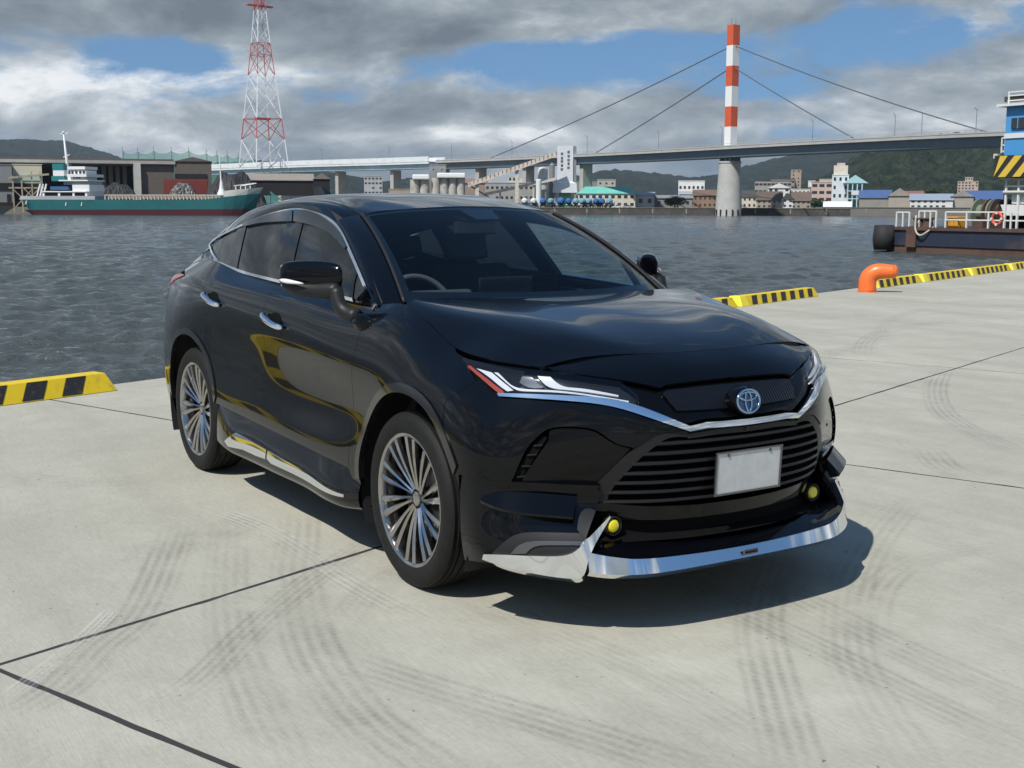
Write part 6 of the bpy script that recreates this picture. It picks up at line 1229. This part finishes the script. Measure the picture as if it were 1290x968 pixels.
# ---- greenhouse
def fside(x, z):
    d = z-1.165; w = .822-.44*d-.16*d*d
    if x > 0: w -= .018*(x/.9)**2
    if x < -.2: w -= .070*((-x-.2)/1.2)**2
    return w
_xs = np.r_[np.linspace(1.05, -1.6, 14), np.linspace(-1.75, -2.2, 4)]; _zs = np.linspace(1.06, 1.62, 8)
GS = Surf([[(x, -fside(x, z), z) for z in _zs] for x in _xs]); GS.flip = 1 if GS.nrm(np.array([1.0]), np.array([.3]))[0][1] < 0 else -1
gxz = lambda pts: GS.at((0, 2), pts); gpx = lambda pts: GS.px(pts)
DUP = [(474, 388), (456, 344), (440, 307.5), (427, 284.5), (407, 270.5), (386, 264.8), (373.6, 263.5), (345, 269), (316, 279.5), (290, 291), (270, 303), (264.5, 310)]
DLO = [(264.5, 310), (268, 321), (276, 333), (303, 344), (329, 351.4), (352, 357), (396, 368), (440, 379.5), (474, 388)]
def greenhouse():
    up = gpx(curve(DUP, 60)); lo = np.r_[gpx(curve(DLO[:3], 10)), gpx(curve(DLO[2:], 30))[1:]]
    def inset(path, d):
        t = np.gradient(path, axis=0); t /= np.linalg.norm(t, axis=1)[:, None]; n = np.stack([-t[:, 1], t[:, 0]], 1)
        c = up.mean(0); sg = 1 if np.mean(np.einsum('ij,ij->i', n, c-path)) > 0 else -1; return path+n*sg*d
    panel('chrome_moulding', GS, np.r_[up, inset(up, .016)[::-1]], CHROME, car, off=.010, gap=0, res=.014, thick=.014)
    panel('chrome_moulding', GS, np.r_[lo, inset(lo, .015)[::-1]], CHROME, car, off=.010, gap=0, res=.014, thick=.014)
    panel('pillar_trim', GS, np.r_[inset(up, -.035), inset(up, .017)[::-1]], mat('headliner', (.02, .02, .021), .9), car, off=-.010, gap=0, res=.03, rim=False)
    panel('pillar_trim', GS, np.r_[inset(lo, -.02), inset(lo, .016)[::-1]], mat('headliner', (.02, .02, .021), .9), car, off=-.010, gap=0, res=.03, rim=False)
    G1 = [(365, 357), (371, 320), (380, 284), (384, 266), (406, 272.5), (425, 286.5), (437.5, 309), (453, 345), (471, 385.5), (438, 377), (396, 366)]
    panel('door_window', GS, gpx(G1), GLASS_S, fd, gap=0, res=.03, rim=False)
    G2 = [(297, 340), (303, 315), (311, 284), (345, 271), (366, 266), (362, 285), (356, 320), (351, 355), (329, 349.5)]
    panel('door_window', GS, gpx(G2), GLASS_R, rd, gap=0, res=.03, rim=False)
    G3 = [(267, 309), (290, 293.5), (302, 287), (294, 307), (283, 333.5), (276, 331), (269.5, 320)]
    panel('quarter_window', GS, gpx(G3), GLASS_R, car, gap=0, res=.03, rim=False)
    BP = [(350, 356), (355, 322), (361, 285), (365, 264.5), (386, 265.5), (381.5, 284), (372.5, 320), (366, 359)]
    panel('b_pillar', GS, gpx(BP), GLOSSK, car, off=.004, gap=0, res=.03, thick=.03)
    panel('door_frame', GS, gpx([(282, 334.5), (293, 307), (300.5, 288), (312, 282), (304, 315), (298.5, 341.5)]), GLOSSK, car, off=.004, gap=0, res=.03, thick=.03)
    panel('window_divider', GS, gpx([(440, 378.5), (444.5, 350), (449, 335), (451.5, 341), (447, 357), (444.5, 379.5)]), GLOSSK, car, off=.004, gap=0, res=.03, thick=.02)
    panel('mirror_sail', GS, gpx([(458, 383), (460, 366), (463, 362), (472, 386)]), GLOSSK, car, off=.006, gap=0, res=.03, thick=.02)
    # smoked wind deflectors along the window tops
    VZ = mat('smoked_visor', (.006, .007, .008), .08, coat=.6)
    panel('wind_deflector', GS, gpx(np.r_[curve([(308, 284), (330, 275.5), (350, 269.5), (371.5, 266)], 12), curve([(370.5, 280.5), (350, 281), (328, 283), (310, 287)], 10)]), VZ, rd, off=.016, gap=0, res=.02, thick=.014)
    panel('wind_deflector', GS, gpx(np.r_[curve([(373.5, 266), (390, 267), (408, 274), (426, 288.5), (439, 313)], 14), curve([(436.5, 315), (420, 297), (403, 288), (388, 283.5), (372.5, 280.5)], 12)]), VZ, fd, off=.016, gap=0, res=.02, thick=.014)
    return up
UPDLO = greenhouse()
DL3 = GS.ev(UPDLO[:, 0], UPDLO[:, 1])                # the window-line arch in space
def dloz(x): o = np.argsort(DL3[:, 0]); return float(np.interp(x, DL3[o, 0], DL3[o, 2]))
def roof_and_screen():
    ws_top = [(.335, 0, 1.553), (.325, .25, 1.546), (.29, .43, 1.534), (.25, .54, 1.519)]
    G = []
    front = [(.335, 0, 1.553), (.325, .25, 1.546), (.29, .43, 1.534), (.248, .53, 1.519), (.215, .583, 1.497), (.17, fside(.17, 1.468), 1.470)]
    G.append([(x, w, z) for x, w, z in front])
    for x, zc, wE, zE, wl, zl in [(0, 1.603, .588, 1.553, None, None), (-.4, 1.624, .596, 1.577, None, None), (-.8, 1.620, .592, 1.565, None, None), (-1.15, 1.597, .583, 1.530, None, None), (-1.45, 1.557, .575, 1.472, None, None), (-1.68, 1.513, .568, 1.405, .655, 1.300), (-1.84, 1.478, .565, 1.345, .675, 1.225), (-1.96, 1.448, .565, 1.29, .690, 1.170)]:
        if zl is None: zl = dloz(x)+.004; wl = fside(x, zl)
        G.append([(x, 0, zc), (x, .25, zc-.006), (x, .43, zc-.022), (x, .53, zc-.045 if x > -1.3 else (zc-.022)*.45+zE*.55), (x, wE, zE), (x, wl, zl)])
    G = [[(x, -w, z) for x, w, z in r[::-1]]+[(x, w, z) for x, w, z in r[1:]] for r in G]
    s = Surf(G); s.flip = 1 if s.nrm(np.array([s.u1/2]), np.array([s.v1/2]))[0][2] > 0 else -1
    panel('roof', s, [(0, 0), (s.u1, 0), (s.u1, s.v1), (0, s.v1)], PAINT, car, mirror=False, res=.03, gap=.0, thick=.02)
    panel('headliner', s, [(.01, .012), (s.u1-.02, .012), (s.u1-.02, s.v1-.012), (.01, s.v1-.012)], mat('headliner', (.02, .02, .021), .9), car, mirror=False, res=.05, off=-.018, rim=False)
    # ditch mouldings on the roof
    for sg in (0, 1):
        v = s.vk[1]+(s.vk[2]-s.vk[1])*.55; v = v if sg == 0 else s.v1-v
        panel('roof_moulding', s, band(np.stack([np.linspace(.03, s.u1*.86, 40), np.full(40, v)], 1), .016), TRIMK, car, mirror=False, off=.002, gap=0, res=.02, thick=.01)
    # windscreen
    T = np.array([(.33, 0, 1.5535), (.32, .25, 1.5465), (.285, .43, 1.5345), (.243, .535, 1.5175), (.228, .560, 1.511)]); B = np.array([(1.20, 0, 1.118), (1.185, .28, 1.122), (1.11, .52, 1.128), (1.00, .685, 1.132), (.965, .715, 1.134)])
    rows = []
    for a, b in zip(T, B):
        rows.append([a+(b-a)*k+np.array([.018, 0, .030])*4*k*(1-k) for k in (0, .25, .5, .75, 1)])
    G = [[(p[0], -p[1], p[2]) for p in r] for r in rows[::-1]]+[[tuple(p) for p in r] for r in rows[1:]]
    w = Surf(G); w.flip = 1 if w.nrm(np.array([w.u1/2]), np.array([w.v1/2]))[0][2] > 0 else -1
    ws = panel('windscreen', w, [(0, 0), (w.u1, 0), (w.u1, w.v1), (0, w.v1)], GLASS_F, car, mirror=False, res=.04, gap=0, rim=False)[0]
    fr = mat('ceramic_frit', (.004, .004, .005), .1, coat=.5)
    for nm, pl_ in (('frit_band', [(0, 0), (w.u1, 0), (w.u1, .035), (0, .035)]), ('frit_band', [(0, w.v1-.10), (w.u1, w.v1-.10), (w.u1, w.v1), (0, w.v1)]), ('frit_band', [(0, .03), (.032, .03), (.036, w.v1-.08), (0, w.v1-.08)]), ('frit_band', [(w.u1, .03), (w.u1-.032, .03), (w.u1-.036, w.v1-.08), (w.u1, w.v1-.08)])):
        panel(nm, w, pl_, fr, ws, mirror=False, res=.04, gap=0, off=-.004, rim=False)
    panel('camera_pod', w, [(w.u1/2-.10, .03), (w.u1/2+.10, .03), (w.u1/2+.07, .16), (w.u1/2-.07, .16)], fr, ws, mirror=False, res=.04, gap=0, off=-.005, rim=False)
    # A pillars: strip between the screen edge and the window arch
    n = 26; E = np.array([w.ev(np.array([0.0]), np.array([v]))[0] for v in np.linspace(0, w.v1, n)])
    o = DL3[DL3[:, 0] > .165]; o = o[np.argsort(o[:, 0])]; D = curve(o[::max(1, len(o)//12)], n); top = np.array([.17, -fside(.17, 1.468), 1.470]); D[0] = top
    V = []; Fc = []
    for e, d in zip(E, D):
        out = np.array([.25, -1.0, .45]); out /= np.linalg.norm(out)
        V += [e, e+(d-e)*.12+out*.010, e+(d-e)*.5+out*.022, e+(d-e)*.88+out*.014, d]
    for i in range(n-1):
        for k in range(4): Fc.append((5*i+k, 5*i+k+1, 5*i+k+6, 5*i+k+5))
    a = MB().add(V, Fc).build('a_pillar', PAINT, car, auto=.9); mirror_obj(a, car)
    a = MB().tube([tuple(e+np.array([.006, -.004, .006])) for e in E], .009, 8).build('screen_moulding', MATTEK, car, smooth=True); mirror_obj(a, car)
    # cowl and wipers
    V = [(1.22, -.70, 1.105), (1.22, .70, 1.105), (.97, .73, 1.12), (.97, -.73, 1.12)]
    MB().add([(1.02, -.74, 1.085), (1.26, -.3, 1.085), (1.26, .3, 1.085), (1.02, .74, 1.085), (.9, .76, 1.085), (.9, -.76, 1.085)], [(0, 1, 2, 3, 4, 5)]).build('cowl', MATTEK, car)
    for y0, y1 in ((-.62, -.02), (.02, .60)):
        pts = []
        for k in np.linspace(0, 1, 8):
            y = y0+(y1-y0)*k; uv = w.at((1, 2), [(y, 1.142+.008*math.sin(k*3))]); p = w.ev(uv[:, 0], uv[:, 1])[0]; pts.append((p[0]+.008, p[1], p[2]+.004))
        MB().tube(pts, .0055, 6).build('wiper', MATTEK, car, smooth=True)
    # C pillar skin below the roof edge, behind the windows
    rl = np.array([(-1.50, dloz(-1.50)), (-1.68, 1.300), (-1.84, 1.225), (-1.96, 1.170)])
    low = []
    for x in np.linspace(-1.96, -1.19, 14):
        P = BODY.ev(np.array([u_at_top(x)]), np.array([VTOP]))[0]; low.append(P)
    upl = [np.array([-1.96, -.690, 1.170]), np.array([-1.90, -.683, 1.197]), np.array([-1.84, -.675, 1.225]), np.array([-1.76, -.665, 1.262]), np.array([-1.68, -.655, 1.300])]
    rr = DL3[np.argsort(-DL3[:, 0])]; rr = rr[rr[:, 0] < -1.30]
    chain = upl+[np.array(p) for p in rr[np.argsort(rr[:, 0])][:1]]
    lo3 = GS.ev(*gpx(curve(DLO[:3], 6)).T); upper = upl+[rr[np.argmin(rr[:, 0])]]+list(lo3)
    upper = np.array(upper); k = np.r_[0, np.cumsum(np.linalg.norm(np.diff(upper, axis=0), axis=1))]; low = np.array(low); kl = np.r_[0, np.cumsum(np.linalg.norm(np.diff(low, axis=0), axis=1))]
    n = 24; Uq = np.stack([np.interp(np.linspace(0, k[-1], n), k, upper[:, i]) for i in range(3)], 1); Lq = np.stack([np.interp(np.linspace(0, kl[-1], n), kl, low[:, i]) for i in range(3)], 1)
    V = np.stack([Uq, (Uq+Lq)/2+np.array([0, -.012, .006]), Lq], 1).reshape(-1, 3); Fc = [(3*i+q, 3*i+q+1, 3*i+q+4, 3*i+q+3) for i in range(n-1) for q in range(2)]
    a = MB().add(V, Fc).build('c_pillar', PAINT, car, smooth=True); mirror_obj(a, car)
    # rear screen
    top = np.array([(-1.96, 0, 1.446), (-1.96, .43, 1.424), (-1.96, .565, 1.29), (-1.965, .690, 1.170)]); bot = np.array([(-2.17, 0, 1.185), (-2.12, .46, 1.175), (-2.02, .62, 1.17), (-1.985, .69, 1.168)])
    top, bot = curve(top, 12), curve(bot, 12); V = []
    for a_, b_ in zip(top, bot): V += [(a_[0], -a_[1], a_[2]), (b_[0], -b_[1], b_[2])]
    a = MB().add(V, [(2*i, 2*i+1, 2*i+3, 2*i+2) for i in range(11)]).build('rear_window', GLASS_R, car, smooth=True); mirror_obj(a, car)
    mb = MB(); prof = [(-1.90, 1.452), (-1.99, 1.432), (-1.99, 1.42), (-1.92, 1.425)]
    mb.prism(prof, -.36, .36, lambda u, v, t: (u, t, v)); mb.build('rear_spoiler', PAINT, car, bevel=.004)
    # aerial fin
    V = [(-1.40, 0, 1.64), (-1.52, .0, 1.675), (-1.60, 0, 1.672), (-1.32, -.03, 1.57), (-1.32, .03, 1.57), (-1.62, -.03, 1.53), (-1.62, .03, 1.53)]
    MB().add(V, [(0, 3, 5, 2, 1), (0, 1, 2, 6, 4), (2, 5, 6), (0, 4, 3)]).build('aerial_fin', PAINT, car)
roof_and_screen()
# ---- mirrors, handles
def mirrors():
    prof = [(0.0, .42), (.06, .74), (.22, .94), (.45, 1.0), (.70, 1.0), (.88, .94), (.97, .82), (1.0, .62)]
    V = []; Fc = []; nr = 20; pts = []
    for t, k in [(p[0], p[1]) for p in prof]:
        t2 = t; c = np.array([.430+.200*t2, -1.070+.185*t2, 1.238+.004*t2]); hx, hz = (.035+.072*t2)*k, .070*k
        ring = []
        for a in range(nr):
            th = 2*math.pi*a/nr; ca, sa = math.cos(th), math.sin(th); sx = math.copysign(abs(ca)**.7, ca); sz = math.copysign(abs(sa)**.75, sa)
            ring.append(c+np.array([sx*hx*(1.0 if sx > 0 else .75), 0, sz*hz*(1.0 if sz > 0 else .95)]))
        pts.append(ring)
    # subdivide along the length
    A = np.array(pts); B = np.array([curve(A[:, a], 18) for a in range(nr)]).transpose(1, 0, 2); n = len(B); V = B.reshape(-1, 3)
    Fc = [(i*nr+a, i*nr+(a+1) % nr, (i+1)*nr+(a+1) % nr, (i+1)*nr+a) for i in range(n-1) for a in range(nr)]+[tuple(range(nr)), tuple(range((n-1)*nr, n*nr))]
    root = empty('side_mirror'); root.parent = car; root2 = empty('side_mirror'); root2.parent = car
    h = MB().add(V, Fc).build('mirror_housing', PAINT, root, auto=.9); mirror_obj(h, root2)
    # lower skirt, repeater, foot
    mb = MB(); lo = [(.44, -1.055, 1.198), (.52, -1.00, 1.183), (.61, -.945, 1.180), (.70, -.905, 1.185)]
    mb.tube([tuple(p) for p in curve(lo, 12)], list(np.interp(np.linspace(0, 1, 12), [0, .2, .8, 1], [.018, .034, .036, .03])), 10); o = mb.build('mirror_base', MATTEK, root, smooth=True); mirror_obj(o, root2)
    mb = MB(); c2 = curve([(.455, -1.082, 1.222), (.515, -1.060, 1.216), (.580, -1.020, 1.210)], 8); mb.tube([tuple(p) for p in c2], [.004, .009, .011, .011, .010, .008, .006, .002], 8); o = mb.build('repeater', mat('clear_lens', (.75, .77, .78), .12, coat=1.0), root, smooth=True); mirror_obj(o, root2)
    mb = MB(); mb.tube([tuple(p) for p in curve([(.700, -.915, 1.19), (.715, -.915, 1.14), (.745, -.900, 1.095), (.82, -.872, 1.075)], 10)], list(np.linspace(.030, .034, 10)), 10); o = mb.build('mirror_foot', MATTEK, root, smooth=True); mirror_obj(o, root2)
    mb = MB(); mb.tube([tuple(p) for p in curve([(.83, -.885, 1.065), (.90, -.87, 1.05), (.96, -.86, 1.06)], 8)], [.02, .034, .040, .040, .036, .03, .02, .008], 10); o = mb.build('mirror_mount', GLOSSK, root, smooth=True); mirror_obj(o, root2)
    mb = MB(); mb.add([(.405, -1.055, 1.285), (.405, -1.055, 1.19), (.53, -.90, 1.19), (.53, -.90, 1.29)], [(0, 1, 2, 3)]); o = mb.build('mirror_glass', CHROME, root); mirror_obj(o, root2)
    # handles
    for x, z, par, zs in ((-.012, .992, fd, -.045), (-.905, 1.040, rd, -.045)):
        pts = curve([(x-.122, -.930, z+.026), (x-.09, -.952, z+.020), (x, -.962, z), (x+.09, -.952, z-.018), (x+.118, -.930, z-.024)], 16)
        o = MB().tube([tuple(p) for p in pts], list(np.interp(np.linspace(0, 1, 16), [0, .12, .5, .88, 1], [.009, .0145, .0165, .0145, .009])), 12).build('door_handle', CHROME, par[0], smooth=True); mirror_obj(o, par[1])
        uv = sxz([(x-.05, z+.030)]); t = np.linspace(0, 2*math.pi, 25)[:-1]
        panel('handle_cup', BODY, np.array([sxz([(x, z+.004)])[0]])+np.stack([.075*np.cos(t), .034*np.sin(t)], 1), VOID, par, off=.002, gap=0, res=.02, thick=.002)
mirrors()
# ---- wheels
def wheels():
    RUB = mat('tyre_rubber', (.009, .009, .009), .66, spec=.22, noise=(30, (.014, .014, .0135), .4, .7), bump=(300, .25, .002))
    RIM = mat('smoked_alloy', (.44, .425, .41), .16, metal=1.0); DARK = mat('brake_dark', (.02, .02, .02), .6); DISC = mat('brake_disc', (.25, .25, .25), .35, metal=.9)
    # local frame: axis = -y outward for the right-hand wheel
    w = empty('wheel')
    prof = [(.268, -.098), (.285, -.108), (.315, -.114), (.338, -.110), (.352, -.100), (.360, -.088), (.3645, -.070)]
    tread = []
    for a, b in ((-.070, -.058), (-.050, -.024), (-.016, .016), (.024, .050), (.058, .070)): tread += [(.357, a-.0012), (.3645, a), (.3645, b), (.357, b+.0012)]
    full = prof[:-1]+tread+[(r, -h) for r, h in prof[:-1][::-1]]
    t = MB().lathe(full, 72, axis='y', caps=False).build('tyre', RUB, w, auto=.5)
    MB().lathe([(.272, -.100), (.276, -.104), (.272, -.106), (.262, -.100), (.256, -.080), (.250, -.02), (.248, .09)], 64, axis='y', caps=False).build('rim', RIM, w, auto=.6)
    # turbine spokes
    V = []; Fc = []; n = 9
    for i in range(n):
        q = i/(n-1); r = .040+.221*q; sweep = .10*math.sin(q*math.pi*.5)-.02; hw = (.0085+.0075*q)*(1-.30*math.exp(-((q-.25)/.2)**2)); y = -.064-.016*math.sin(min(1, q*1.15)*math.pi*.55)-.020*q; a = sweep
        cx, cz = r*math.cos(a), r*math.sin(a); tx, tz = -math.sin(a), math.cos(a)
        V += [(cx-tx*hw, y+.020, cz-tz*hw), (cx-tx*hw*.85, y+.003, cz-tz*hw*.85), (cx-tx*.001, y-.003, cz-tz*.001), (cx+tx*hw*.85, y+.005, cz+tz*hw*.85), (cx+tx*hw, y+.024, cz+tz*hw)]
    for i in range(n-1):
        for k in range(4): Fc.append((5*i+k, 5*i+k+1, 5*i+k+6, 5*i+k+5))
    sp = MB().add(V, Fc).build('spoke', RIM, w, auto=.5)
    for k in range(20):
        c = sp if k == 0 else sp.copy()
        if k: COL.objects.link(c); c.parent = w
        c.rotation_euler = (0, math.radians(18*k+(2.0 if k % 2 else -2.0)), 0)
    MB().lathe([(.0, -.072), (.022, -.071), (.030, -.067), (.033, -.055), (.050, -.052), (.062, -.044), (.066, -.02)], 32, axis='y', caps=False).build('hub_cap', RIM, w, auto=.6)
    mb = MB()
    for k in range(5):
        a = 2*math.pi*k/5+.3; MB().lathe([(.008, -.060), (.008, -.045), (.012, -.044)], 8, (.050*math.cos(a), 0, .050*math.sin(a)), 'y').build('lug_nut', DARK, w)
    MB().lathe([(.02, .000), (.165, .000), (.165, .022), (.02, .022)], 40, axis='y', caps=False).build('brake_disc', DISC, w, auto=.5)
    mb = MB(); mb.lathe([(.105, -.02), (.175, -.02), (.175, .03), (.105, .03), (.105, -.02)], 8, axis='y', caps=False, arc=(2.2, 3.6)); mb.build('brake_caliper', DARK, w)
    MB().lathe([(.0, .06), (.25, .06)], 32, axis='y', caps=False).build('barrel_back', VOID, w)
    for i, (x, y, rz, sy) in enumerate(((XF, -.802, -.006, 1), (XR, -.802, 0, 1), (XF, .802, -.006, -1), (XR, .802, 0, -1))):
        c = w if i == 0 else copy_tree(w); c.parent = car; c.location = (x, y, RW)
        c.rotation_euler = (0, math.radians((-4, 7, 20, 33)[i]), (rz if sy > 0 else math.pi+rz))
wheels()
# ---- cabin
def cabin():
    IN = mat('cabin_trim', (.016, .016, .018), .7); SEAT = mat('seat_leather', (.020, .020, .022), .5); GREY = mat('dash_grey', (.06, .062, .066), .55)
    mb = MB(); prof = [(1.10, 1.10), (.95, 1.125), (.75, 1.12), (.60, 1.09), (.55, 1.0), (.60, .60), (1.10, .60)]
    mb.prism(prof, -.74, .74, lambda u, v, t: (u, t, v)); mb.build('dashboard', IN, car, bevel=.015)
    mb = MB(); mb.prism([(.72, 1.10), (.66, 1.165), (.56, 1.155), (.55, 1.08)], -.56, -.20, lambda u, v, t: (u, t, v)); mb.build('instrument_hood', GREY, car, bevel=.012)
    mb = MB(); mb.box((.62, 0.02, 1.155), (.022, .30, .12)); mb.build('centre_screen', mat('screen_black', (.01, .011, .013), .12, coat=.5), car, bevel=.006)
    # steering wheel
    t = np.linspace(0, 2*math.pi, 37); sw = empty('steering_wheel', (.47, -.37, 1.045)); sw.parent = car; sw.rotation_euler = (0, math.radians(-24), 0)
    MB().tube([(0, .185*math.cos(a), .185*math.sin(a)) for a in t], .0155, 8, caps=False).build('wheel_rim', mat('wheel_leather', (.10, .10, .105), .45), sw, smooth=True)
    mb = MB(); mb.box((.01, 0, -.01), (.04, .16, .11)); mb.bar((0, -.17, 0), (0, .17, 0), .02, .035); mb.bar((0, 0, 0), (0, 0, -.175), .02, .03); mb.build('wheel_hub', IN, sw)
    for y in (-.37, .37):
        s = empty('front_seat', (0, y, 0)); s.parent = car
        mb = MB(); mb.box((.10, 0, .62), (.54, .50, .16)); mb.build('cushion', SEAT, s, bevel=.04, smooth=True)
        mb = MB(); mb.prism([(-.10, .62), (-.42, 1.20), (-.30, 1.24), (.02, .66)], -.25, .25, lambda u, v, t: (u, t, v)); mb.build('backrest', SEAT, s, bevel=.035, smooth=True)
        mb = MB(); mb.prism([(-.40, 1.25), (-.44, 1.40), (-.36, 1.42), (-.31, 1.26)], -.13, .13, lambda u, v, t: (u, t, v)); mb.build('headrest', SEAT, s, bevel=.025, smooth=True)
    s = empty('rear_seat'); s.parent = car
    mb = MB(); mb.box((-.85, 0, .62), (.5, 1.3, .18)); mb.build('cushion', SEAT, s, bevel=.04)
    mb = MB(); mb.prism([(-1.02, .62), (-1.28, 1.20), (-1.16, 1.23), (-.88, .66)], -.66, .66, lambda u, v, t: (u, t, v)); mb.build('backrest', SEAT, s, bevel=.035)
    for y in (-.42, .42):
        mb = MB(); mb.prism([(-1.25, 1.23), (-1.29, 1.36), (-1.21, 1.37), (-1.17, 1.24)], -.12, .12, lambda u, v, t: (u, t+y, v)); mb.build('headrest', SEAT, s, bevel=.02)
    mb = MB(); mb.box((.36, .0, 1.445), (.025, .24, .065)); mb.build('rear_view_mirror', mat('mirror_back', (.02, .02, .022), .25), car, bevel=.01)
    for y in (-.76, .76):
        mb = MB(); mb.prism([(.95, 1.09), (.95, .45), (-1.0, .45), (-1.3, 1.12), (-.3, 1.115)], y-.02, y+.02, lambda u, v, t: (u, t, v)); mb.build('door_card', IN, car)
    MB().box((-.1, 0, .42), (2.2, 1.5, .04)).build('cabin_floor', IN, car)
    MB().box((-1.75, 0, .85), (.6, 1.2, .5)).build('load_floor', IN, car)
cabin()
